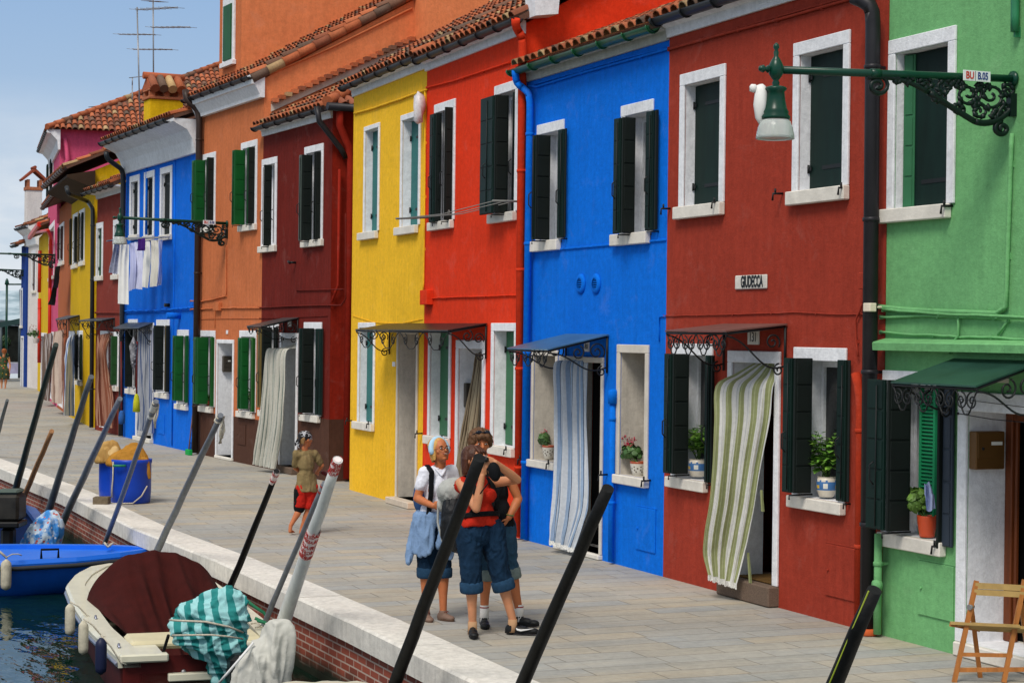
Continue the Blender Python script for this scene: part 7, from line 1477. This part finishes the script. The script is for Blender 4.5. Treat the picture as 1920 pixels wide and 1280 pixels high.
q = MB(); q.tube([c+A3 @ Vector(px3(x, y, dz)) for x, y, dz in ((326, 1155, -.2), (350, 1151, -.36), (400, 1151, -.42), (440, 1162, -.36), (462, 1178, -.2))], .009, 6); q.tube([c+A3 @ Vector(px3(x, y, dz)) for x, y, dz in ((335, 1180, -.3), (370, 1176, -.4), (410, 1175, -.42), (440, 1180, -.36), (462, 1190, -.2))], .008, 6); tag(q.build('rope', ROPE), 'cords tying the teal striped cloth round the motor', 'rope')
ob_ = MB(M); ob_.bevbox(-.44, -.12, -.42, -.14, .2, .5, .05); ob_.bevbox(-.4, -.24, -.32, -.22, -.5, .2, .02); ob_.bevbox(-.12, -.0, -.4, -.16, .15, .36, .02); ob_.build('outboard_motor', mat('motor_black', '#121314', .4, .2), rb_)
q = MB(); e = c+A3 @ Vector(px3(322, 1185, -.15)); q.tube([e, CAM+ray(306, 1222)*Zt], .014, 6); q.build('steering_arm', BLK, rb_)
# white-covered motor of the nearer boat and its canvas
Z2 = Zt-1.6; c2 = CAM+ray(500, 1220)*Z2; s2 = Z2/FPX
def p2(x, y, dz=0): return ((x-500)*s2, dz, -(y-1220)*s2)
WCV = mat('canvas_white', '#B9B9B2', .85, .1, 6, .5, 30)
draped('crumpled white canvas cover over the outboard of the nearest boat', [(1163, 522, 530), (1167, 512, 540), (1176, 502, 546), (1190, 490, 549), (1205, 479, 548), (1220, 467, 546), (1235, 455, 543), (1250, 446, 541), (1266, 440, 538), (1300, 436, 536)], Z2, WCV, .7, (.085, .13, .14), .010, sm=3)
q = MB(); q.tube([c2+A3 @ Vector(p2(x, y, dz)) for x, y, dz in ((478, 1200, -.1), (455, 1228, -.16), (432, 1255, -.15), (415, 1275, -.1))], .011, 6); tag(q.build('strap', mat('stripe_white', '#D8D8D8')), 'white strap slung across the crumpled white motor cover', 'strap')
nb_ = (onz(350, 1300, -.3)+onz(720, 1300, -.3))/2; sL, sR = onz(335, 1277, -.12), onz(735, 1279, -.12); mid_ = (sL+sR)/2
Mn = Matrix.Translation(Vector((mid_.x, mid_.y, WZ))) @ Matrix.Rotation(math.atan2((stern-bow).y, (stern-bow).x), 4, 'Z')
nr = thing('motorboat', 'nearest boat, only its pale beige canvas edge showing at the bottom', 'boat', Mn); WM[nr.name] = Mn
stn = interp([(0, .55, .5, .54, -.3), (.5, .82, .66, .54, -.3), (3.0, .86, .7, .54, -.3), (5, .1, .05, .6, 0)], 16); hullmesh('hull', nr, stn, mat('hull_grey', '#8C8C88', .4)); rail(nr, 'gunwale', stn, CREAM)
q = MB(Mn)
def nc(u, v): a = lerp(-1, 1, u); x = lerp(.02, 4.2, v); w = (.55+.3*min(1, x/.5)) if x < 3 else .86-(x-3)*.35; return (x, a*w, .56+.1*(1-a*a)*min(1, x*2+.15)+.008*math.sin(a*14+x*5))
q.grid(nc, 24, 24); tag(q.build('boat_cover', mat('canvas_beige', '#BDB8A8', .8, .1, 6, .3, 30), None, fixn=False), 'pale beige canvas over the nearest boat at the bottom edge', 'boat cover')
# blue boat, bow against the quay
bb = onz(282, 1040, -.28); dirb = (onz(130, 1042, -.28)-bb); dirb.z = 0; dirb.normalize(); dirb = (dirb+Vector((-.12, 0, 0))).normalized()
Mb, _ = boatframe(bb+dirb*5.0, bb); bl = thing('rowing_boat', 'bright blue decked boat with its bow against the quay', 'boat', Mb); WM[bl.name] = Mb
BG = .42
sb = interp([(0, .7, .5, BG, -.2), (2.0, .92, .7, BG-.02, -.25), (3.4, .9, .6, BG-.01, -.22), (4.2, .68, .35, BG+.01, -.1), (4.7, .38, .12, BG+.03, 0), (5.0, .06, .02, BG+.04, .1)], 30)
BLU = mat('boat_blue', '#0A52B4', .35, .15, 3, coat=.3); BDK = mat('boat_deck_blue', '#1668D8', .4, .06, 3)
hullmesh('hull', bl, sb, BLU); rail(bl, 'gunwale', sb, BDK, w=.12, zt=.05, drop=.04)
q = MB(Mb)
for a, b in zip(sb, sb[1:]): q.quad((a[0], -a[1]+.1, a[3]+.0), (b[0], -max(b[1]-.1, .0), b[3]), (b[0], max(b[1]-.1, 0), b[3]), (a[0], a[1]-.1, a[3]))
q.build('deck', BDK, bl)
q = MB(Mb)
for sg in (-1, 1): q.tube([(x, sg*(bg+.03), zg-.05) for x, bg, bw, zg, zk in sb], .028, 8)
q.build('rubbing_strake', mat('rubber_grey', '#2E3034', .7, .1), bl)
q = MB(Mb); q.tube([(4.45, .35, BG+.07), (4.4, .2, BG+.13), (4.45, .1, BG+.09), (4.5, .25, BG+.12), (4.42, .33, BG+.08)], .016, 6); q.tube([(3.0, -.84, BG+.06), (3.1, -.84, BG+.16), (3.25, -.84, BG+.15), (3.35, -.84, BG+.06)], .016, 6); q.build('rope_coil', ROPE, bl)
q = MB(Mb); q.tube([(3.75, -.78, BG+.05), (3.75, -.78, BG+.16), (3.95, -.74, BG+.16), (3.95, -.74, BG+.05)], .016, 6); q.build('cleat', BLK, bl)
ff = onz(30, 1045, -.2); fender(11, 1048, 1106, 0, 'grimy white fender on the bright blue boat at the left edge', FEN, zref=zf(ff)-.1, rpx=10, knot=CAM+ray(34, 1038)*(zf(ff)))
# floral-covered motor and the dark boat behind it
FL = floral('cloth_blue_floral', ('#2E7FC8', '#B9CCDC'), ['#C05A4A', '#D8DCE2', '#2A6AB8', '#B8605A'], 17)
Z3 = zf(onz(95, 1010, -.3))+.8; c3 = CAM+ray(80, 1000)*Z3; s3 = Z3/FPX
def p3(x, y, dz=0): return ((x-80)*s3, dz, -(y-1000)*s3)
draped('light blue floral cloth over an outboard motor behind the bright blue boat', [(960, 90, 101), (966, 80, 108), (975, 70, 114), (988, 58, 117), (1002, 49, 116), (1016, 43, 112), (1030, 40, 110), (1050, 40, 108)], Z3, FL, .7, (.08, .14, .2), .012, sm=4)
mB = onz(55, 985, -.35); Mk, _ = boatframe(mB+Vector((-.1, -.35, 0)), mB+Vector((-4.2, -.15, 0))); Mk = Mk
bk2_ = thing('motorboat', 'dark navy boat with a black outboard at the left edge', 'boat', Mk); WM[bk2_.name] = Mk
sk = interp([(0, .62, .5, .36, -.25), (2.5, .72, .6, .36, -.25), (4.2, .08, .03, .44, 0)], 14); NV = mat('hull_navy', '#1B2E5C', .4, .2, coat=.2); hullmesh('hull', bk2_, sk, NV); rail(bk2_, 'gunwale', sk, mat('gunwale_blue', '#2B4A8C', .4, .15), w=.14)
Z4 = zf(onz(20, 985, -.3))-1.2
def p4(x, y, dz=0.0): return CAM+ray(x, y)*(Z4+dz)
q = MB(); a, b = p4(-6, 1000), p4(40, 915); Xo = Matrix.Translation(p4(16, 985)) @ A3.to_4x4(); q.M = Xo; w4 = 23*Z4/FPX; k4 = Z4/FPX
q.bevbox(-w4*1.1, w4*1.1, -.2, .25, 10*k4, 60*k4, .04); t4 = q.build('outboard_motor', mat('motor_worn', '#26241F', .5, .6, 6), bk2_); q = MB(Xo); q.bevbox(-w4*1.15, w4*1.15, -.22, .27, -2*k4, 9.5*k4, .02); q.bevbox(-w4*.5, w4*.5, -.12, .12, -90*k4, -3*k4, .04); q.build('motor_leg', mat('motor_black', '#121314'), t4); q = MB(Xo); q.bevbox(-w4*.95, w4*1.0, -.18, .2, 60.5*k4, 68*k4, .03); q.build('motor_lid', mat('canvas_greygreen', '#4E5A54', .8), t4)
# green mooring rope and rope on the quay by the red boat
GR = mat('rope_green', '#1C6A48', .7, .2, 30); q = MB(); Zr = zf(M @ Vector((1.2, -.8, G)))
q.tube([CAM+ray(x, y)*Zr for x, y in ((462, 1125), (478, 1137), (495, 1148), (501, 1158), (492, 1164), (478, 1158))], .016, 7); q.tube([CAM+ray(x, y)*(Zr-.2) for x, y in ((482, 1163), (496, 1166), (508, 1176))], .016, 7)
tag(q.build('mooring_rope', GR), 'green mooring rope looped on the quay side of the red and cream motorboat', 'rope')
q = MB(); q.tube([CAM+ray(x, y)*(Zr-.25) for x, y in ((470, 1168), (480, 1166), (488, 1172), (478, 1176), (492, 1174))], .011, 6); tag(q.build('rope', ROPE), 'short grey rope knot on the rim of the red and cream motorboat', 'rope')
# ---------------------------------------------------------------- blue barrels, brick, covers
BAR = mat('plastic_blue', '#0D3FB0', .4, .08, 4, .1, 30)
def barrel(px0, px1, pyb, pyt, label):
    c = onz((px0+px1)/2, pyb-4); Z = zf(c); r = (px1-px0)/2*Z/FPX; h_ = (pyb-pyt)*Z/FPX; c = c+CFW*r*.9; t = thing('barrel', label, 'barrel', loc=c, group='blue plastic barrels on the paving'); q = MB()
    q.lathe([(r*.9, 0), (r*.96, .02), (r*1.0, h_*.3), (r, h_*.9), (r*1.03, h_*.92), (r*1.03, h_), (r*.97, h_), (r*.95, h_*.9), (r*.9, .04)], c, 30); q.build('tub', BAR, t); return t, c, r, h_
t1, cA, rA, hA = barrel(179, 244, 942, 862, 'rear blue barrel, mostly hidden behind the larger one')
t2, cB, rB, hB = barrel(199, 276, 949, 866, 'front blue barrel with a green handle, tan cloth slipping over its rim')
q = MB(); p = cB-CFW*(rB+.01)-CRT*.18+CUP*(hB*.88); q.tube([p, p-CFW*.05, p+CRT*.08-CFW*.055, p+CRT*.16-CFW*.04, p+CRT*.16], .018, 8); q.build('handle', mat('plastic_green', '#1C7A5A', .4), t2)
q = MB(); q.tube([cB-CFW*rB*.8-CRT*rB*.72+CUP*z_-CRT*.01*math.sin(z_*9) for z_ in (hB*.96, hB*.6, hB*.35, .1)], .012, 6); q.tube([cB-CFW*rB*.55+CRT*rB*.92+CUP*hB*.4, cB-CFW*rB*.8+CRT*rB*.7+CUP*.12, cB-CFW*rB*1.05+CRT*.1+CUP*.02, cB-CFW*rB*1.05-CRT*.3+CUP*.015], .011, 6); tag(q.build('rope', ROPE), 'pale rope hanging down the front blue barrel', 'rope')
TAN = mat('cloth_tan_ochre', '#A5752E', .9, .15, 8, .3, 30); Zb = zf(cB); sB = Zb/FPX; cT = CAM+ray(232, 860)*Zb
def pb(x, y, dz=0): return ((x-232)*sB, dz, -(y-860)*sB)
draped('tan cloth slipping down the right side of the front blue barrel', [(832, 247, 256), (838, 236, 264), (846, 222, 270), (855, 208, 275), (863, 202, 278), (869, 200, 280), (871, 202, 279)], Zb, TAN, .8, (.055, .16, .3), .012, 'sack_cloth', 'cloth', 8)
draped('hanging corner of the tan cloth on the front blue barrel', [(858, 262, 276), (866, 262, 279), (878, 267, 281), (888, 272, 282), (897, 278, 282)], Zb-.1, TAN, .8, (.03, .2, .5), .009, 'sack_cloth', 'cloth', 3)
FT = floral('cloth_tan_flowers', ('#B08A4A', '#9A7436'), ['#B04A2A', '#B08A4A', '#C8A870', '#A0522E'], 5)
draped('ochre cloth with red flowers heaped over the rear blue barrel', [(826, 197, 211), (831, 189, 219), (840, 183, 225), (850, 180, 228), (861, 179, 230), (866, 180, 229)], Zb+.35, FT, .8, (.055, .16, .3), .012, 'sack_cloth', 'cloth', 8)
q = MB(); c = onz(188, 947); w5 = 14.5*zf(c)/FPX; q.M = Matrix.Translation(c) @ A3.to_4x4(); q.bevbox(-w5, w5, .0, .2, .003, .12, .008); tag(q.build('block', mat('block_brown', '#6E6250', .9, .3, 20, .5, 60)), 'rough brown masonry block at the foot of the blue barrels', 'block')
# ---------------------------------------------------------------- folding chair
CW2 = mat('chair_wood', '#A86A34', .45, .25, 5, .1, 30, stretch=(6, 6, .8)); CW3 = mat('chair_wood_pale', '#A88A55', .5, .25, 5, .1, 30)
fl, fr_ = onz(1786, 1278), onz(1888, 1276); Zc = zf(fl)
# chair stands side-on: joints read from the photo at two depths
def ch(x, y, side): return CAM+ray(x, y)*(Zc+(.0 if side == 0 else .0))
ct = thing('folding_chair', 'wooden slatted folding chair at the bottom right corner', 'chair', loc=(fl+fr_)/2)
def beam(a, b, w, t, name, m, up=CUP, par=ct):
    a, b = Vector(a), Vector(b); d = (b-a).normalized(); s1 = d.cross(up).normalized(); s2 = s1.cross(d); q = MB()
    A = [q.pt(a+s1*x+s2*y) for x, y in ((-w, -t), (w, -t), (w, t), (-w, t))]; B = [q.pt(b+s1*x+s2*y) for x, y in ((-w, -t), (w, -t), (w, t), (-w, t))]; q.face(A[::-1]); q.face(B)
    for i in range(4): q.face([A[i], A[(i+1) % 4], B[(i+1) % 4], B[i]])
    return q.build(name, m, par)
g0 = onz(1789, 1278); g1 = onz(1887, 1278); Zg = zf(g0); K_ = Zg/FPX
def C3(x, y, dz=0): return CAM+ray(x, y)*(Zg+dz)
for sidep, dx, dy, dz in ((0, 0, 0, 0), (1, 95, -6, -.0)):
    # long back leg: foot to top of the backrest; short leg: rear foot to under the seat
    beam(C3(1789+dx*.98, 1278, dz), C3(1831+dx*.95, 1088+dy*.3, dz), .018, .012, 'back_leg', CW2, up=CFW)
    beam(C3(1840+dx, 1278+8, dz+.22), C3(1821+dx*.98, 1135+dy, dz+.1), .016, .012, 'front_leg', CW2, up=CFW)
for k in range(5):
    f_ = k/4; a = C3(lerp(1782, 1832, f_), lerp(1167, 1173, f_)+k*1.5, 0-.0+f_*.1); b = C3(lerp(1782, 1832, f_)+130, lerp(1167, 1173, f_)+k*1.5+6, -.05+f_*.1); beam(a, b, .02, .009, 'seat_slat', CW3, up=CUP)
beam(C3(1782, 1170), C3(1836, 1180, .1), .012, .014, 'seat_rail', CW2); beam(C3(1828, 1097), C3(1960, 1104), .012, .022, 'back_slat', CW3); beam(C3(1826, 1109), C3(1960, 1116), .012, .022, 'back_slat', CW3)
beam(C3(1800, 1226), C3(1898, 1228), .01, .014, 'stretcher', CW2); beam(C3(1793, 1255), C3(1960, 1254), .01, .016, 'stretcher', CW2)
q = MB(); q.tube([C3(1817, 1138, -.02), C3(1823, 1136, .02)], .022, 8); q.build('hinge', mat('aluminium', '#8C8C8E'), ct)
# ---------------------------------------------------------------- broom, umbrella, duster, mop near the blue double house
h = H8
q = h.mb(); a, b = h.P(364, 752, .08), h.P(354, 842, .3); t = thing('broom', 'broom with green bristles leaning beside the blue double house', 'broom', h.M @ Matrix.Translation(b)); q.tube([a, b], .014, 6); q.build('handle', mat('broom_handle', '#6A4A42', .6), t); q = h.mb(); q.bevbox(b.x-.14, b.x+.14, b.y-.04, b.y+.04, b.z-.12, b.z, .01); q.build('bristles', mat('bristle_green', '#1E9A4A', .8), t)
q = h.mb(); c = h.P(250, 665, .45); q.lathe([(.008, .42), (.02, .38), (.1, .2), (.085, .1), (.07, -.05), (.05, -.22), (.015, -.36), (.008, -.46)], c, 12); um = tag(q.build('umbrella', floral('cloth_umbrella', ('#3A3A3E', '#8A8A90'), ['#202024', '#B0B0B4'], 14)), 'half-folded black and white umbrella hanging by the blue house door', 'umbrella')
q = h.mb(); a, b = h.P(257, 640, .3), h.P(256, 742, .35); t = thing('duster', 'yellow-green duster hanging on a red stick beside the striped door curtain', 'duster', h.M @ Matrix.Translation(b)); q.tube([a, b], .02, 6); q.build('stick', mat('stick_red', '#6A1A18', .5), t); q = h.mb(); q.lathe([(.02, .05), (.05, .0), (.075, -.15), (.085, -.36), (.02, -.37)], b, 10); q.build('duster_head', mat('duster_yellow', '#B5B52A', .9, .2, 40), t)
h = H9; q = h.mb(); a, b = h.P(227, 640, .3), h.P(228, 795, .35); t = thing('mop', 'mop with a blue head standing head down by the dull red house', 'mop', h.M @ Matrix.Translation(b)); q.tube([a, b], .018, 6); q.build('stick', mat('stick_red', '#6A1A18'), t); q = h.mb(); q.lathe([(.03, .05), (.06, .0), (.08, -.12), (.07, -.26), (.02, -.27)], b+Vector((0, 0, .27)), 10); q.build('mop_head', mat('mop_blue', '#2E5A9A', .9, .2, 40), t)
# ---------------------------------------------------------------- far end of the quay: glazed canopy, stall, trees, boats
def W(px, py, Z): return CAM+ray(px, py)*Z
def crown(label, px, py, rpx, Z, n, seed, shade=(1, 1, 1), cat='tree', name='tree'):
    rr = random.Random(seed); c = W(px, py, Z); s = Z/FPX; R_ = rpx*s; base = Vector((c.x, c.y, 0)); t = thing(name, label, cat, loc=base, group='trees beyond the end of the quay')
    q = MB(); q.tube([base, base.lerp(c, .6), c], [.22, .16, .08], 8)
    for k in range(6): q.tube([base.lerp(c, .6), c+Vector([rr.uniform(-.7, .7)*R_ for _ in range(3)])], [.1, .03], 6)
    q.build('trunk', mat('bark', '#3A2E24', .9, .3), t); q = MB(); lumps = [(c+Vector((rr.uniform(-.75, .75)*R_, rr.uniform(-.75, .75)*R_, rr.uniform(-.7, .7)*R_)), R_*rr.uniform(.3, .5)) for _ in range(9)]
    for i in range(n):
        lc, lr = rr.choice(lumps); v = Vector([rr.gauss(0, 1) for _ in range(3)]).normalized(); p = lc+v*lr*rr.uniform(.6, 1.05); nn = (v+Vector([rr.uniform(-.6, .6) for _ in range(3)])).normalized(); t1 = nn.orthogonal().normalized(); t2 = nn.cross(t1); L = rr.uniform(.1, .22); k_ = rr.uniform(.6, 1.4); q.t = (.04*k_*shade[0], .08*k_*shade[1], .025*k_*shade[2], 1)
        q.quad(p-t1*L, p-t2*L*.6, p+t1*L, p+t2*L*.6)
    q.t = (1, 1, 1, 1); q.build('crown', LEAF, t, fixn=False)
crown('dark tree behind the glazed canopy at the far left', 8, 655, 34, 108, 2600, 1); crown('second dark tree, right of the first beyond the far woman', 34, 640, 26, 112, 2200, 2, (.8, .9, .8)); crown('low dark tree left of the far woman', -28, 650, 40, 110, 2200, 3)
cp = thing('glass_canopy', 'pale glazed canopy roof at the far end of the quay', 'canopy', loc=Vector(onz(16, 705)))
Zk = 96
def gm():
    m, nt, b = newmat('canopy_glass'); tc = nd(nt, 'ShaderNodeTexCoord'); n = nd(nt, 'ShaderNodeTexNoise', Scale=.9, Detail=5); nt.links.new(tc.outputs['Object'], n.inputs['Vector']); r = ramp(nt, [(.4, hexc('#6E8A96')), (.6, hexc('#A9BCC6'))]); nt.links.new(n.outputs['Fac'], r.inputs[0]); nt.links.new(r.outputs[0], b.inputs['Base Color']); b.inputs['Roughness'].default_value = .15; return m
CG = gm()
q = MB(); A, B_, C_, D_ = W(-70, 600, Zk), W(41, 606, Zk), W(39, 545, Zk+7), W(-70, 545, Zk+7); q.quad(A, B_, C_, D_); q.quad(A-CUP*.15, B_-CUP*.15, C_-CUP*.15, D_-CUP*.15); [q.quad(x, y, y-CUP*.15, x-CUP*.15) for x, y in ((A, B_), (B_, C_), (C_, D_), (D_, A))]; q.build('roof_panel', CG, cp)
q = MB(); q.tube([A, B_], .12, 6); q.tube([B_, C_], .1, 6); q.build('roof_edge', mat('canopy_steel', '#3E4A50', .4), cp)
for x in (-30, 2, 37): q = MB(); v = W(x, 604, Zk); q.tube([Vector((v.x, v.y, 0)), v], .07, 6); q.build('post', mat('canopy_steel', '#3E4A50'), cp)
q = MB(); A, B_ = W(-70, 618, 88), W(41, 596, 88); C_, D_ = W(41, 606, 93), W(-70, 606, 93); q.quad(A, B_, C_, D_); q.quad(A, B_, B_-CUP*.25, A-CUP*.25); tag(q.build('awning', mat('awning_teal_dark', '#1E3A3A', .7), None, fixn=False), 'dark teal awning edge under the pale glazed canopy', 'awning')
q = MB(); q.M = Matrix.Translation(onz(26, 707)) @ A3.to_4x4(); q.bevbox(-.7, .75, -.4, .5, .72, .78, .01); tb = thing('market_table', 'white cloth-covered table behind the far woman', 'table', q.M); 
q.build('table_top', mat('table_white', '#C9C9D2', .8), tb); q = MB(WM[tb.name]); q.bevbox(-.7, .75, -.41, -.402, .2, .72, .002); q.build('table_cloth', mat('cloth_lavender_pale', '#B9B5D2', .8), tb)
for x in (-.6, .62):
    for y in (-.3, .4): q = MB(WM[tb.name]); q.tube([(x, y, .003), (x, y, .72)], .025, 6); q.build('leg', mat('aluminium', '#8C8C8E'), tb)
q = MB(); q.M = Matrix.Translation(onz(10, 701)) @ A3.to_4x4(); q.bevbox(-4.5, 1.0, 3, 6, 0, 3.0, .02); sh_ = thing('market_stall', 'dark shaded stall behind the white table', 'stall', q.M); q.build('stall_body', mat('stall_dark', '#1B1E1C', .9, .5, 3), sh_); q = MB(WM[sh_.name])
q.bevbox(-4.6, 1.1, 2.6, 6.1, 3.0, 3.15, .02); q.build('stall_roof', mat('stall_roof', '#3C4A4A', .7), sh_)
q = MB(); v = W(13, 533, 95); q.tube([Vector((v.x, v.y, 0)), v], .06, 8); lt = thing('lamp_post', 'green lamp post beyond the glazed canopy', 'street lamp', loc=Vector((v.x, v.y, 0))); q.build('post', LG, lt); q = MB(); q.tube([v, v+CRT*.8], .04, 6); q.lathe([(.03, .3), (.08, .2), (.12, 0), (.03, -.05)], v, 10); q.build('lamp_head', LG, lt)
# low far shore and buildings closing the horizon on the left
q = MB(); a, b = W(-700, 610, 700), W(200, 612, 700); q.M = Matrix.Translation(Vector((a.x, a.y, 0)))
far = thing('far_houses', 'faint line of low buildings across the lagoon', 'building', loc=W(-200, 610, 600)) if 0 else None
# ---------------------------------------------------------------- light and sky
w = bpy.data.worlds.new('World'); sc.world = w; w.use_nodes = True; nt = w.node_tree; L = nt.links
bg = nt.nodes['Background']; sky = nt.nodes.new('ShaderNodeTexSky'); sky.sky_type = 'NISHITA'; sky.sun_disc = False
SUN_EL, SUN_AZ = R(52), None
sdir = Vector((.55, -.62, 0)).normalized()   # horizontal direction towards the sun (behind the camera, over the canal)
sky.sun_elevation = SUN_EL; sky.sun_rotation = math.atan2(sdir.x, sdir.y); sky.air_density = 1.0; sky.dust_density = 2.0; sky.ozone_density = 1.5
tc = nt.nodes.new('ShaderNodeTexCoord'); mp = nt.nodes.new('ShaderNodeMapping'); mp.inputs['Scale'].default_value = (1, 1, 3.0); mp.inputs['Location'].default_value = (.35, .2, .1)
L.new(tc.outputs['Generated'], mp.inputs['Vector']); sp = nt.nodes.new('ShaderNodeSeparateXYZ'); L.new(tc.outputs['Generated'], sp.inputs[0])
def K11(h): c = hexc(h); return (c[0]*11.1, c[1]*11.1, c[2]*11.1, 1)
n = nd(nt, 'ShaderNodeTexNoise', Scale=5.5, Detail=8, Roughness=.6); L.new(mp.outputs[0], n.inputs['Vector'])
gr = ramp(nt, [(0, hexc('#C3D0DA')), (.07, hexc('#A6BBD2')), (.19, hexc('#86A6CC')), (.34, hexc('#B9C2CC')), (.7, hexc('#D6D6D4'))]); L.new(sp.outputs[2], gr.inputs[0])
g2 = nd(nt, 'ShaderNodeVectorMath', operation='SCALE'); g2.inputs['Scale'].default_value = 11.1; L.new(gr.outputs[0], g2.inputs[0])
SKYC = mix(nt, 'MIX', .88, sky.outputs[0], g2.outputs[0])
low = nd(nt, 'ShaderNodeMapRange'); low.inputs[1].default_value = .13; low.inputs[2].default_value = .04; L.new(sp.outputs[2], low.inputs[0])
rp = ramp(nt, [(.36, (0, 0, 0, 1)), (.6, (1, 1, 1, 1))]); L.new(n.outputs['Fac'], rp.inputs[0]); ml = nd(nt, 'ShaderNodeMath', operation='MULTIPLY'); L.new(low.outputs[0], ml.inputs[0]); L.new(rp.outputs[0], ml.inputs[1])
cl = mix(nt, 'MIX', ml.outputs[0], SKYC, (7.6, 7.9, 8.2, 1))
L.new(cl, bg.inputs['Color']); bg.inputs['Strength'].default_value = .09
sd = bpy.data.lights.new('sun', 'SUN'); so = bpy.data.objects.new('sun', sd); col.objects.link(so); sd.energy = 2.2; sd.angle = R(20); sd.color = (1, .93, .84)
dv = Vector((sdir.x*math.cos(SUN_EL), sdir.y*math.cos(SUN_EL), math.sin(SUN_EL))); so.rotation_euler = dv.to_track_quat('Z', 'Y').to_euler(); so.location = (0, 0, 20)
sc.view_settings.view_transform = 'Standard'; sc.view_settings.look = 'None'; sc.view_settings.exposure = 0.28; sc.view_settings.gamma = 1
sc.render.engine = 'CYCLES'; sc.render.resolution_x = 1024; sc.render.resolution_y = 682
